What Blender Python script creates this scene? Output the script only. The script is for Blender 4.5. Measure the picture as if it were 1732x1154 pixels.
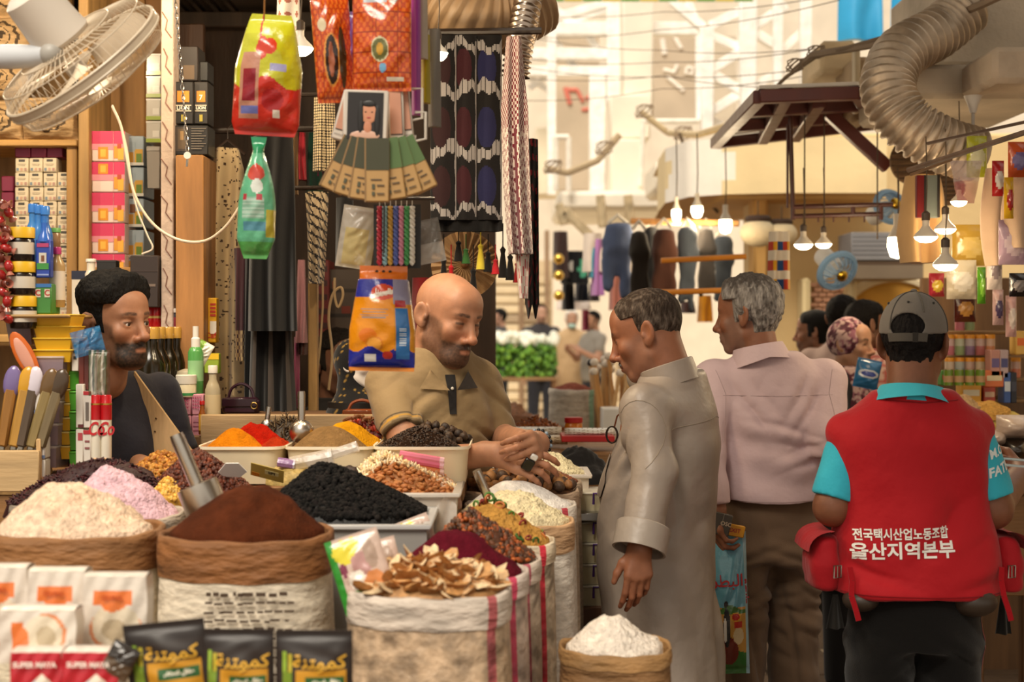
import bpy,math,random
import numpy as np
from mathutils import Vector,Matrix,Euler
from mathutils.bvhtree import BVHTree
random.seed(7)
for _o in list(bpy.data.objects):
 bpy.data.objects.remove(_o)
SC=bpy.context.scene
COL=SC.collection
# ---------------------------------------------------------------- camera
FPX,CAMZ,HORIZ=2550.0,1.6,556.0
cam_data=bpy.data.cameras.new('camera')
cam=bpy.data.objects.new('camera',cam_data)
COL.objects.link(cam)
cam.location=(0,0,CAMZ)
cam.rotation_euler=(math.pi/2,0,0)
cam_data.sensor_width=36
cam_data.lens=36*FPX/1732
cam_data.shift_y=(HORIZ-577)/1732
cam_data.clip_end=400
cam_data.dof.use_dof=True
cam_data.dof.focus_distance=4.55
cam_data.dof.aperture_fstop=3.0
SC.camera=cam
# ---------------------------------------------------------------- sky, sun, exposure
world=bpy.data.worlds.new('world')
SC.world=world
world.use_nodes=True
_bg=world.node_tree.nodes['Background']
_bg.inputs[0].default_value=(1.0,0.90,0.76,1)
_bg.inputs[1].default_value=0.85
sun_data=bpy.data.lights.new('sun','SUN')
sun_data.energy=3.5
sun_data.color=(1.0,0.90,0.76)
sun_data.angle=math.radians(25)
sun=bpy.data.objects.new('sun',sun_data)
COL.objects.link(sun)
sun.rotation_euler=Euler((math.radians(38),math.radians(-14),0))
SC.view_settings.view_transform='Standard'
SC.view_settings.look='None'
SC.view_settings.exposure=0.0
SC.view_settings.gamma=1.0
SC.view_settings.use_curve_mapping=False
def at(px,py,d):
 """Point that the camera sees at a pixel of the photograph, d metres in front of it."""
 return Vector(((px-866)/FPX*d,d,CAMZ+(HORIZ-py)/FPX*d))
def H(s):
 """sRGB hex to linear rgb"""
 s=s.lstrip('#')
 out=[]
 for i in (0,2,4):
  c=int(s[i:i+2],16)/255
  out.append(c/12.92 if c<=0.04045 else ((c+0.055)/1.055)**2.4)
 return tuple(out)
def mixc(a,b,t):
 return tuple(a[i]*(1-t)+b[i]*t for i in range(3))
# ---------------------------------------------------------------- materials
MATS={}
def newmat(name):
 m=bpy.data.materials.new(name)
 m.use_nodes=True
 nt=m.node_tree
 nt.nodes.clear()
 out=nt.nodes.new('ShaderNodeOutputMaterial')
 MATS[name]=m
 return m,nt,out
def N(nt,typ,**kw):
 n=nt.nodes.new(typ)
 for k,v in kw.items():
  if k.startswith('in_'):
   key=k[3:].replace('_',' ')
   n.inputs[key].default_value=v
  else:
   setattr(n,k,v)
 return n
def pmat(name,rough=0.6,metal=0.0,var=0.12,vscale=6.0,bump=0.0,bscale=60.0,spec=0.5,
         sss=0.0,sheen=0.0,coat=0.0,trans=0.0,alpha=1.0,stretch=None,bdist=0.01,detail=3.0,rvar=0.0):
 """Principled material; colour from the mesh's own colour attribute, broken up by noise."""
 m,nt,out=newmat(name)
 b=N(nt,'ShaderNodeBsdfPrincipled')
 at_=N(nt,'ShaderNodeAttribute',attribute_name='Col')
 tc=N(nt,'ShaderNodeTexCoord')
 src=tc.outputs['Object']
 if stretch:
  mp=N(nt,'ShaderNodeMapping')
  mp.inputs['Scale'].default_value=stretch
  nt.links.new(src,mp.inputs[0])
  src=mp.outputs[0]
 nz=N(nt,'ShaderNodeTexNoise')
 nz.inputs['Scale'].default_value=vscale
 nz.inputs['Detail'].default_value=detail
 nt.links.new(src,nz.inputs['Vector'])
 mr=N(nt,'ShaderNodeMapRange')
 mr.inputs['From Min'].default_value=0.3
 mr.inputs['From Max'].default_value=0.7
 mr.inputs['To Min'].default_value=1-var
 mr.inputs['To Max'].default_value=1+var*0.6
 nt.links.new(nz.outputs[0],mr.inputs[0])
 mx=N(nt,'ShaderNodeMix',data_type='RGBA',blend_type='MULTIPLY')
 mx.inputs[0].default_value=1.0
 nt.links.new(at_.outputs['Color'],mx.inputs[6])
 nt.links.new(mr.outputs[0],mx.inputs[7])
 nt.links.new(mx.outputs[2],b.inputs['Base Color'])
 b.inputs['Roughness'].default_value=rough
 if rvar:
  mr2=N(nt,'ShaderNodeMapRange')
  mr2.inputs['To Min'].default_value=rough-rvar
  mr2.inputs['To Max'].default_value=rough+rvar
  nt.links.new(nz.outputs[0],mr2.inputs[0])
  nt.links.new(mr2.outputs[0],b.inputs['Roughness'])
 b.inputs['Metallic'].default_value=metal
 b.inputs['Specular IOR Level'].default_value=spec
 if sss:
  b.inputs['Subsurface Weight'].default_value=sss
  b.inputs['Subsurface Radius'].default_value=(0.012,0.005,0.003)
  b.inputs['Subsurface Scale'].default_value=1.0
 if sheen:
  b.inputs['Sheen Weight'].default_value=sheen
 if coat:
  b.inputs['Coat Weight'].default_value=coat
  b.inputs['Coat Roughness'].default_value=0.15
 if trans:
  b.inputs['Transmission Weight'].default_value=trans
  b.inputs['IOR'].default_value=1.2
 b.inputs['Alpha'].default_value=alpha
 if bump:
  n2=N(nt,'ShaderNodeTexNoise')
  n2.inputs['Scale'].default_value=bscale
  n2.inputs['Detail'].default_value=4
  nt.links.new(src,n2.inputs['Vector'])
  bp=N(nt,'ShaderNodeBump')
  bp.inputs['Strength'].default_value=bump
  bp.inputs['Distance'].default_value=bdist
  nt.links.new(n2.outputs[0],bp.inputs['Height'])
  nt.links.new(bp.outputs[0],b.inputs['Normal'])
 nt.links.new(b.outputs[0],out.inputs[0])
 return m
pmat('matte',0.8,bump=0.15,bscale=90)
pmat('satin',0.45,var=0.08)
pmat('gloss',0.2,var=0.05)
pmat('card',0.55,var=0.06,vscale=14,coat=0.15)
pmat('foil',0.24,var=0.08,bump=0.5,bscale=22,bdist=0.012,coat=0.4)
pmat('film',0.15,var=0.05,bump=0.6,bscale=26,bdist=0.01,alpha=0.45)
pmat('clear',0.1,var=0.04,alpha=0.28)
pmat('tub',0.25,var=0.05,alpha=0.7)
pmat('cloth',0.9,var=0.1,vscale=9,bump=0.25,bscale=300,bdist=0.004,sheen=0.15,spec=0.2)
pmat('shirt',0.75,var=0.05,vscale=5,bump=0.35,bscale=9,bdist=0.03,sheen=0.1,spec=0.3)
pmat('silk',0.42,var=0.06,vscale=6,bump=0.3,bscale=8,bdist=0.03,spec=0.5)
pmat('skin',0.5,var=0.10,vscale=40,sss=0.12,bump=0.12,bscale=220,bdist=0.003,spec=0.4)
pmat('hairm',0.7,var=0.35,vscale=120,bump=0.9,bscale=160,bdist=0.01,stretch=(1,1,0.35),spec=0.15)
pmat('metal',0.28,metal=1.0,var=0.12,rvar=0.1)
pmat('oldmetal',0.5,metal=0.7,var=0.3,vscale=12,rvar=0.15,bump=0.2,bscale=40)
pmat('enamel',0.4,var=0.15,vscale=10,rvar=0.1)
pmat('powder',1.0,var=0.22,vscale=45,bump=0.7,bscale=170,bdist=0.008,spec=0.1)
pmat('crumb',0.9,var=0.25,vscale=60,bump=1.0,bscale=95,bdist=0.014,spec=0.2)
pmat('dryfruit',0.5,var=0.35,vscale=70,bump=0.5,bscale=180,bdist=0.004,spec=0.4)
pmat('concrete',0.9,var=0.3,vscale=3.0,bump=0.4,bscale=25,bdist=0.02,detail=8)
pmat('plaster',0.9,var=0.14,vscale=1.6,bump=0.2,bscale=14,bdist=0.02,detail=8)
pmat('wood',0.6,var=0.35,vscale=5,bump=0.15,bscale=30,stretch=(4,4,0.5),detail=6)
pmat('woodx',0.6,var=0.35,vscale=5,bump=0.15,bscale=30,stretch=(0.5,4,4),detail=6)
pmat('woven',0.75,var=0.2,vscale=40,bump=0.5,bscale=14,bdist=0.03,stretch=(1,1,2.2))
pmat('kraft',0.7,var=0.35,vscale=9,bump=0.8,bscale=16,bdist=0.02,stretch=(1,1,3.0),detail=6)
pmat('mottle',0.5,var=0.55,vscale=26,bump=0.6,bscale=30,bdist=0.02,detail=2)
pmat('leaf',0.5,var=0.3,vscale=30)
def emat(name,col,strength):
 m,nt,out=newmat(name)
 e=N(nt,'ShaderNodeEmission')
 e.inputs[0].default_value=(*col,1)
 e.inputs[1].default_value=strength
 nt.links.new(e.outputs[0],out.inputs[0])
emat('lamp_warm',(1.0,0.83,0.55),14)
emat('lamp_white',(1.0,0.93,0.8),16)
# ---------------------------------------------------------------- objects
def tag(o,label=None,cat=None,group=None,kind=None):
 if label:o['label']=label
 if cat:o['category']=cat
 if group:o['group']=group
 if kind:o['kind']=kind
 return o
def thing(name,label,cat,loc=(0,0,0),rot=(0,0,0),group=None,kind=None):
 o=bpy.data.objects.new(name,None)
 COL.objects.link(o)
 o.empty_display_size=0.05
 o.location=loc
 o.rotation_euler=rot if hasattr(rot,'__len__') else (0,0,rot)
 return tag(o,label,cat,group,kind)
_kids={}
def link(o,parent=None):
 COL.objects.link(o)
 if parent is not None:
  o.parent=parent
  _kids.setdefault(parent.name,[]).append(o)
 return o
def copy_tree(o,parent=None,loc=None,rot=None,label=None,group=None,scale=None):
 c=o.copy()
 link(c,parent)
 for ch in _kids.get(o.name,[]):
  copy_tree(ch,c)
 if loc is not None:c.location=loc
 if rot is not None:c.rotation_euler=rot if hasattr(rot,'__len__') else (0,0,rot)
 if scale is not None:c.scale=scale if hasattr(scale,'__len__') else (scale,)*3
 if label:c['label']=label
 if group:c['group']=group
 return c
def mesh_obj(name,V,F,cols,mat,parent=None,loc=(0,0,0),rot=(0,0,0),sharp=40,percorner=False):
 me=bpy.data.meshes.new(name)
 V=np.asarray(V,dtype=np.float32).reshape(-1,3)
 if isinstance(F,np.ndarray):
  nF,k=F.shape
  me.vertices.add(len(V)); me.vertices.foreach_set('co',V.ravel())
  me.loops.add(nF*k); me.loops.foreach_set('vertex_index',F.ravel().astype(np.int32))
  me.polygons.add(nF)
  me.polygons.foreach_set('loop_start',np.arange(0,nF*k,k,dtype=np.int32))
  me.update(calc_edges=True)
 else:
  me.from_pydata(V.tolist(),[],F)
 nl=len(me.loops)
 c=np.ones((nl,4),np.float32)
 cols=np.asarray(cols,dtype=np.float32)
 if cols.ndim==1:
  c[:,:3]=cols
 else:
  li=np.empty(nl,np.int32); me.loops.foreach_get('vertex_index',li)
  if len(cols)==len(V) and not percorner:
   c[:,:3]=cols[li]
  else:
   tot=np.empty(len(me.polygons),np.int32); me.polygons.foreach_get('loop_total',tot)
   c[:,:3]=np.repeat(cols,tot,axis=0)
 a=me.attributes.new('Col','FLOAT_COLOR','CORNER')
 a.data.foreach_set('color',c.ravel())
 me.polygons.foreach_set('use_smooth',np.ones(len(me.polygons),bool))
 if sharp and sharp<170:
  me.set_sharp_from_angle(angle=math.radians(sharp))
 me.materials.append(MATS[mat])
 me.update()
 o=bpy.data.objects.new(name,me)
 link(o,parent)
 o.location=loc
 o.rotation_euler=rot if hasattr(rot,'__len__') else (0,0,rot)
 return o
def rotm(rx=0,ry=0,rz=0):
 return Euler((rx,ry,rz)).to_matrix()
class MB:
 """collects shapes with a colour per face and links them as ONE mesh object"""
 def __init__(s,col=(0.5,0.5,0.5)):
  s.v,s.f,s.c,s.col=[],[],[],col
 def add(s,vs,fs,col=None,M=None):
  b=len(s.v)
  if M is not None:
   vs=[M @ Vector(p) for p in vs]
  s.v.extend([tuple(p) for p in vs])
  col=col or s.col
  for i,f in enumerate(fs):
   s.f.append([b+k for k in f])
   s.c.append(col)
  return s
 def box(s,c,size,bev=0.0,col=None,R=None):
  hx,hy,hz=size[0]/2,size[1]/2,size[2]/2
  c=Vector(c)
  if bev<=0:
   vs=[(x*hx,y*hy,z*hz) for x in (-1,1) for y in (-1,1) for z in (-1,1)]
   fs=[(0,1,3,2),(4,6,7,5),(0,4,5,1),(2,3,7,6),(0,2,6,4),(1,5,7,3)]
  else:
   bev=min(bev,hx*.9,hy*.9,hz*.9)
   vs,idx=[],{}
   for x in (-1,1):
    for y in (-1,1):
     for z in (-1,1):
      for a in range(3):
       p=[x*(hx-bev),y*(hy-bev),z*(hz-bev)]
       p[a]+=(x,y,z)[a]*bev
       idx[(x,y,z,a)]=len(vs); vs.append(tuple(p))
   fs=[]
   for a in range(3):
    u,w=(a+1)%3,(a+2)%3
    for sg in (-1,1):
     loop=[]
     for (p,q) in ((-1,-1),(1,-1),(1,1),(-1,1)):
      k=[0,0,0]; k[a]=sg; k[u]=p; k[w]=q
      loop.append(idx[(*k,a)])
     fs.append(loop if sg>0 else loop[::-1])
    for p in (-1,1):
     for q in (-1,1):
      k1=[0,0,0]; k1[u]=p; k1[w]=q; k2=list(k1); k1[a]=-1; k2[a]=1
      f=[idx[(*k1,u)],idx[(*k2,u)],idx[(*k2,w)],idx[(*k1,w)]]
      fs.append(f if p*q<0 else f[::-1])
   for x in (-1,1):
    for y in (-1,1):
     for z in (-1,1):
      f=[idx[(x,y,z,0)],idx[(x,y,z,1)],idx[(x,y,z,2)]]
      fs.append(f if x*y*z>0 else f[::-1])
  if R is not None:
   vs=[R @ Vector(p) for p in vs]
  return s.add([Vector(p)+c for p in vs],fs,col)
 def lathe(s,prof,c=(0,0,0),n=20,col=None,M=None,cols=None,caps=True):
  c=Vector(c); b=len(s.v)
  for (r,z) in prof:
   for i in range(n):
    a=2*math.pi*i/n
    p=Vector((r*math.cos(a),r*math.sin(a),z))
    if M is not None:p=M @ p
    s.v.append(tuple(p+c))
  col=col or s.col
  for j in range(len(prof)-1):
   for i in range(n):
    k=(i+1)%n
    s.f.append([b+j*n+i,b+j*n+k,b+(j+1)*n+k,b+(j+1)*n+i])
    s.c.append(cols[j] if cols else col)
  if caps:
   if prof[0][0]>1e-5:
    s.f.append([b+i for i in range(n)][::-1]); s.c.append(cols[0] if cols else col)
   if prof[-1][0]>1e-5:
    s.f.append([b+(len(prof)-1)*n+i for i in range(n)]); s.c.append(cols[-1] if cols else col)
  return s
 def tube(s,pts,r,n=8,col=None,closed=False,caps=True,cols=None):
  pts=[Vector(p) for p in pts]
  m=len(pts); b=len(s.v)
  rs=r if hasattr(r,'__len__') else [r]*m
  up=Vector((0,0,1)); prev=None
  for i,p in enumerate(pts):
   if closed:t=pts[(i+1)%m]-pts[i-1]
   else:t=pts[min(i+1,m-1)]-pts[max(i-1,0)]
   if t.length<1e-9:t=Vector((0,0,1))
   t.normalize()
   if prev is None:
    u=t.orthogonal().normalized()
   else:
    u=prev-t*prev.dot(t)
    u=u.normalized() if u.length>1e-6 else t.orthogonal().normalized()
   prev=u; w=t.cross(u)
   for k in range(n):
    a=2*math.pi*k/n
    s.v.append(tuple(p+(u*math.cos(a)+w*math.sin(a))*rs[i]))
  col=col or s.col
  for j in range(m if closed else m-1):
   j2=(j+1)%m
   for k in range(n):
    k2=(k+1)%n
    s.f.append([b+j*n+k,b+j*n+k2,b+j2*n+k2,b+j2*n+k])
    s.c.append(cols[j] if cols else col)
  if caps and not closed:
   s.f.append([b+k for k in range(n)][::-1]); s.c.append(cols[0] if cols else col)
   s.f.append([b+(m-1)*n+k for k in range(n)]); s.c.append(cols[-1] if cols else col)
  return s
 def grid(s,fn,nu,nv,col=None,closeu=False,flip=False):
  """fn(u,v) -> point; col: colour or function of (u,v)"""
  b=len(s.v); cu=nu if closeu else nu+1
  for j in range(nv+1):
   for i in range(cu):
    s.v.append(tuple(fn(i/nu,j/nv)))
  for j in range(nv):
   for i in range(nu):
    i2=(i+1)%cu
    f=[b+j*cu+i,b+j*cu+i2,b+(j+1)*cu+i2,b+(j+1)*cu+i]
    s.f.append(f[::-1] if flip else f)
    s.c.append(col((i+.5)/nu,(j+.5)/nv) if callable(col) else (col or s.col))
  return s
 def ell(s,c,r,n=12,m=8,col=None,R=None):
  c=Vector(c); r=r if hasattr(r,'__len__') else (r,r,r)
  b=len(s.v)
  vs=[(0,0,-r[2])]
  for j in range(1,m):
   t=math.pi*j/m-math.pi/2
   for i in range(n):
    a=2*math.pi*i/n
    vs.append((r[0]*math.cos(t)*math.cos(a),r[1]*math.cos(t)*math.sin(a),r[2]*math.sin(t)))
  vs.append((0,0,r[2]))
  fs=[(0,1+(i+1)%n,1+i) for i in range(n)]
  for j in range(m-2):
   for i in range(n):
    k=(i+1)%n
    fs.append((1+j*n+i,1+j*n+k,1+(j+1)*n+k,1+(j+1)*n+i))
  top=len(vs)-1; o=1+(m-2)*n
  fs+=[(o+i,o+(i+1)%n,top) for i in range(n)]
  vs=[Vector(p) for p in vs]
  if R is not None:vs=[R @ p for p in vs]
  return s.add([p+c for p in vs],fs,col)
 def prism(s,outline,t,M=None,col=None):
  """outline: list of (x,z), extruded from y=-t/2 to t/2"""
  n=len(outline)
  vs=[(x,-t/2,z) for x,z in outline]+[(x,t/2,z) for x,z in outline]
  fs=[list(range(n)),list(range(n,2*n))[::-1]]
  for i in range(n):
   k=(i+1)%n
   fs.append([i,i+n,k+n,k])
  return s.add(vs,fs,col,M)
 def beam(s,a,b,w,h=None,col=None):
  """rectangular bar from a to b"""
  a,b=Vector(a),Vector(b); h=h or w
  t=(b-a); L=t.length; t.normalize()
  up=Vector((0,0,1)) if abs(t.z)<0.95 else Vector((0,1,0))
  u=t.cross(up).normalized(); v=u.cross(t)
  R=Matrix((u,t,v)).transposed()
  return s.box((a+b)/2,(w,L,h),min(w,h)*0.08,col,R)
 def build(s,name,mat='matte',parent=None,loc=(0,0,0),rot=(0,0,0),sharp=40):
  return mesh_obj(name,s.v,s.f,np.array(s.c),mat,parent,loc,rot,sharp,percorner=True)
_fonts={}
def text_mesh(txt,size,bold=False,extrude=0.0,align='CENTER',shear=0.0,res=3,offset=0.0,space=1.0):
 """flat lettering as verts, faces in the xz plane (y = 0), facing -y"""
 cu=bpy.data.curves.new('t','FONT')
 cu.body=txt; cu.size=size; cu.align_x=align; cu.align_y='CENTER'
 cu.resolution_u=res; cu.shear=shear; cu.offset=offset; cu.space_character=space
 o=bpy.data.objects.new('t',cu)
 COL.objects.link(o)
 dg=bpy.context.evaluated_depsgraph_get()
 me=bpy.data.meshes.new_from_object(o.evaluated_get(dg))
 V=[(v.co.x,0.0,v.co.y) for v in me.vertices]
 F=[list(p.vertices) for p in me.polygons]
 bpy.data.objects.remove(o); bpy.data.curves.remove(cu); bpy.data.meshes.remove(me)
 return V,F
def lettering(name,txt,size,col,parent,loc=(0,0,0),rot=(0,0,0),mat='satin',fn=None,offset=0.0,shear=0.0,space=1.0,sx=1.0):
 """flat print on a thing; fn(point) may drape it on the thing's surface"""
 V,F=text_mesh(txt,size,offset=offset,shear=shear,space=space)
 if not V:return None
 V=[(x*sx,y,z) for x,y,z in V]
 if fn:V=[fn(Vector(p)) for p in V]
 return mesh_obj(name,V,F,col,mat,parent,loc,rot,sharp=0)
def crom(P,per):
 """smooth curve through points"""
 P=[Vector(p) for p in P]; out=[]; Q=[P[0]*2-P[1]]+P+[P[-1]*2-P[-2]]
 for i in range(1,len(Q)-2):
  for k in range(per):
   t=k/per
   out.append(0.5*((2*Q[i])+(Q[i+1]-Q[i-1])*t+(2*Q[i-1]-5*Q[i]+4*Q[i+1]-Q[i+2])*t*t+(3*Q[i]-Q[i-1]-3*Q[i+1]+Q[i+2])*t**3))
 return out+[P[-1]]
# ---------------------------------------------------------------- numpy fields for organic shapes
def _hash(ix,iy,iz,seed):
 h=(ix*374761393+iy*668265263+iz*2147483647+seed*1274126177) & 0xFFFFFFFF
 h=((h ^ (h>>13))*1274126177) & 0xFFFFFFFF
 return ((h ^ (h>>16)) & 0xFFFF).astype(np.float32)/32767.5-1.0
def vnoise(P,scale=1.0,seed=0):
 Q=np.asarray(P,np.float32)*np.asarray(scale,np.float32)
 I=np.floor(Q).astype(np.int64); f=Q-I
 f=f*f*(3-2*f)
 x,y,z=I[:,0],I[:,1],I[:,2]
 r=0
 for dx in (0,1):
  wx=f[:,0] if dx else 1-f[:,0]
  for dy in (0,1):
   wy=f[:,1] if dy else 1-f[:,1]
   for dz in (0,1):
    wz=f[:,2] if dz else 1-f[:,2]
    r=r+wx*wy*wz*_hash(x+dx,y+dy,z+dz,seed)
 return r
def smin(a,b,k):
 h=np.clip(0.5+0.5*(b-a)/k,0,1)
 return b+(a-b)*h-k*h*(1-h)
def smax(a,b,k):
 return-smin(-a,-b,k)
def sE(P,c,r,R=None):
 q=P-np.asarray(c,np.float32)
 if R is not None: q = q @ np.asarray(R, np.float32)   # R: columns are the local axes
 r=np.asarray(r,np.float32)
 k0=np.sqrt(((q/r)**2).sum(1))+1e-9
 k1=np.sqrt(((q/(r*r))**2).sum(1))+1e-9
 return k0*(k0-1)/k1
def sC(P,a,b,ra,rb=None):
 rb=ra if rb is None else rb
 a=np.asarray(a,np.float32); b=np.asarray(b,np.float32)
 ba=b-a; pa=P-a
 h=np.clip((pa @ ba)/max(float(ba @ ba),1e-9),0,1)
 return np.sqrt(((pa-h[:,None]*ba)**2).sum(1))-(ra+(rb-ra)*h)
def sChain(P,pts,rs,k=0.012):
 d=None
 for i in range(len(pts)-1):
  e=sC(P,pts[i],pts[i+1],rs[i],rs[i+1])
  d=e if d is None else smin(d,e,k)
 return d
def sLoft(P,secs,n=2.0,cap=0.02):
 """secs: rows (z, cx, cy, rx, ry); elliptical (or squarish, n>2) sections along z, smoothly interpolated"""
 S=np.asarray(secs,np.float32); S=S[np.argsort(S[:,0])]
 z=P[:,2]
 zc=np.clip(z,S[0,0],S[-1,0])
 t=np.linspace(S[0,0],S[-1,0],120)
 cols=[]
 for c in range(1,5):
  y=np.interp(t,S[:,0],S[:,c])
  ksz=9
  yp=np.pad(y,ksz,mode='edge')
  y=np.convolve(yp,np.ones(2*ksz+1)/(2*ksz+1),'valid')
  cols.append(np.interp(zc,t,y).astype(np.float32))
 cx,cy,rx,ry=cols
 dx,dy=P[:,0]-cx,P[:,1]-cy
 if n==2.0:
  k0=np.sqrt((dx/rx)**2+(dy/ry)**2)+1e-6
 else:
  k0=(np.abs(dx/rx)**n+np.abs(dy/ry)**n+1e-12)**(1.0/n)
 k1=np.sqrt((dx/(rx*rx))**2+(dy/(ry*ry))**2)+1e-6
 d=np.where(k0>0.3,k0*(k0-1)/k1,-0.7*np.minimum(rx,ry))
 return smax(d,np.maximum(z-S[-1,0],S[0,0]-z),cap)
def surface(f,lo,hi,h,B=8,slack=1.6):
 """surface nets over the blocks that the field f crosses; returns verts, quads"""
 lo=np.asarray(lo,np.float64); hi=np.asarray(hi,np.float64)
 nb=np.maximum(1,np.ceil((hi-lo)/(B*h)).astype(int))
 bi=np.stack(np.meshgrid(*[np.arange(k) for k in nb],indexing='ij'),-1).reshape(-1,3)
 cen=lo+(bi+0.5)*B*h
 d=f(cen.astype(np.float32))
 act=bi[np.abs(d)<B*h*0.87*slack+0.004]
 if len(act)==0:return np.zeros((0,3)),np.zeros((0,4),int)
 o=np.stack(np.meshgrid(*[np.arange(B+1)]*3,indexing='ij'),-1).reshape(-1,3)
 G=(act[:,None,:]*B+o[None])
 val=f((lo+G.reshape(-1,3)*h).astype(np.float32)).reshape(len(act),B+1,B+1,B+1)
 ins=val<0
 big=nb*B+2
 def gid(c):return (c[...,0]*big[1]+c[...,1])*big[2]+c[...,2]
 corners=[(a,b,c) for a in (0,1) for b in (0,1) for c in (0,1)]
 sl=lambda a:slice(a,a+B)
 cnt=sum(ins[:,sl(a),sl(b),sl(c)].astype(np.int8) for a,b,c in corners)
 bsel,i,j,k=np.nonzero((cnt>0) & (cnt<8))
 cells=act[bsel]*B+np.stack((i,j,k),1)
 cv={c:val[bsel,i+c[0],j+c[1],k+c[2]] for c in corners}
 acc=np.zeros((len(cells),3)); num=np.zeros(len(cells))
 for c in corners:
  for ax in range(3):
   if c[ax]==0:
    e=list(c); e[ax]=1; e=tuple(e)
    v0,v1=cv[c],cv[e]
    m=(v0<0) !=(v1<0)
    t=np.where(m,v0/np.where(m,v0-v1,1),0)
    p=np.zeros((len(cells),3)); p[:]=c; p[:,ax]+=t
    acc+=p*m[:,None]; num+=m
 verts=lo+(cells+acc/num[:,None])*h
 ids=gid(cells); order=np.argsort(ids); sid=ids[order]
 quads=[]
 for ax in range(3):
  u,w=(ax+1)%3,(ax+2)%3
  s0=[slice(0,B)]*3; s1=[slice(0,B)]*3; s1[ax]=slice(1,B+1)
  a_,b_=ins[(slice(None),*s0)],ins[(slice(None),*s1)]
  bs,i,j,k=np.nonzero(a_ !=b_)
  if len(bs)==0:continue
  base=act[bs]*B+np.stack((i,j,k),1)
  flip=~a_[bs,i,j,k]
  q=[]
  for du,dw in ((0,0),(1,0),(1,1),(0,1)):
   c=base.copy(); c[:,u]-=du; c[:,w]-=dw
   g=gid(c); pos=np.searchsorted(sid,g); pos=np.clip(pos,0,len(sid)-1)
   ok=sid[pos]==g
   q.append(np.where(ok,order[pos],-1))
  q=np.stack(q,1)
  q[flip]=q[flip][:,::-1]
  quads.append(q[(q>=0).all(1)])
 return verts,np.concatenate(quads)
def relax(V,Q,it=1,lam=0.5):
 n=len(V)
 E=np.concatenate([Q[:,[0,1]],Q[:,[1,2]],Q[:,[2,3]],Q[:,[3,0]]])
 E=np.concatenate([E,E[:,::-1]])
 deg=np.bincount(E[:,0],minlength=n).astype(np.float64)
 for _ in range(it):
  acc=np.stack([np.bincount(E[:,0],V[E[:,1],c],n) for c in range(3)],1)
  V=V*(1-lam)+lam*acc/np.maximum(deg,1)[:,None]
 return V
def vnormals(V,Q):
 n=np.cross(V[Q[:,2]]-V[Q[:,0]],V[Q[:,3]]-V[Q[:,1]])
 acc=np.zeros_like(V)
 for k in range(4):
  for c in range(3):
   acc[:,c]+=np.bincount(Q[:,k],n[:,c],len(V))
 return acc/(np.linalg.norm(acc,axis=1)[:,None]+1e-12)
def field_obj(name,f,lo,hi,h,col,mat,parent,smooth=1,disp=None,**kw):
 V,Q=surface(f,lo,hi,h)
 if smooth:V=relax(V,Q,smooth)
 if disp is not None:                      # cloth folds: push the surface out and in
  V=V-vnormals(V,Q)*disp(V)[:,None]
  V=relax(V,Q,1,0.3)
 c=col(V) if callable(col) else col
 return mesh_obj(name,V,Q,c,mat,parent,sharp=0,**kw)
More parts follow.
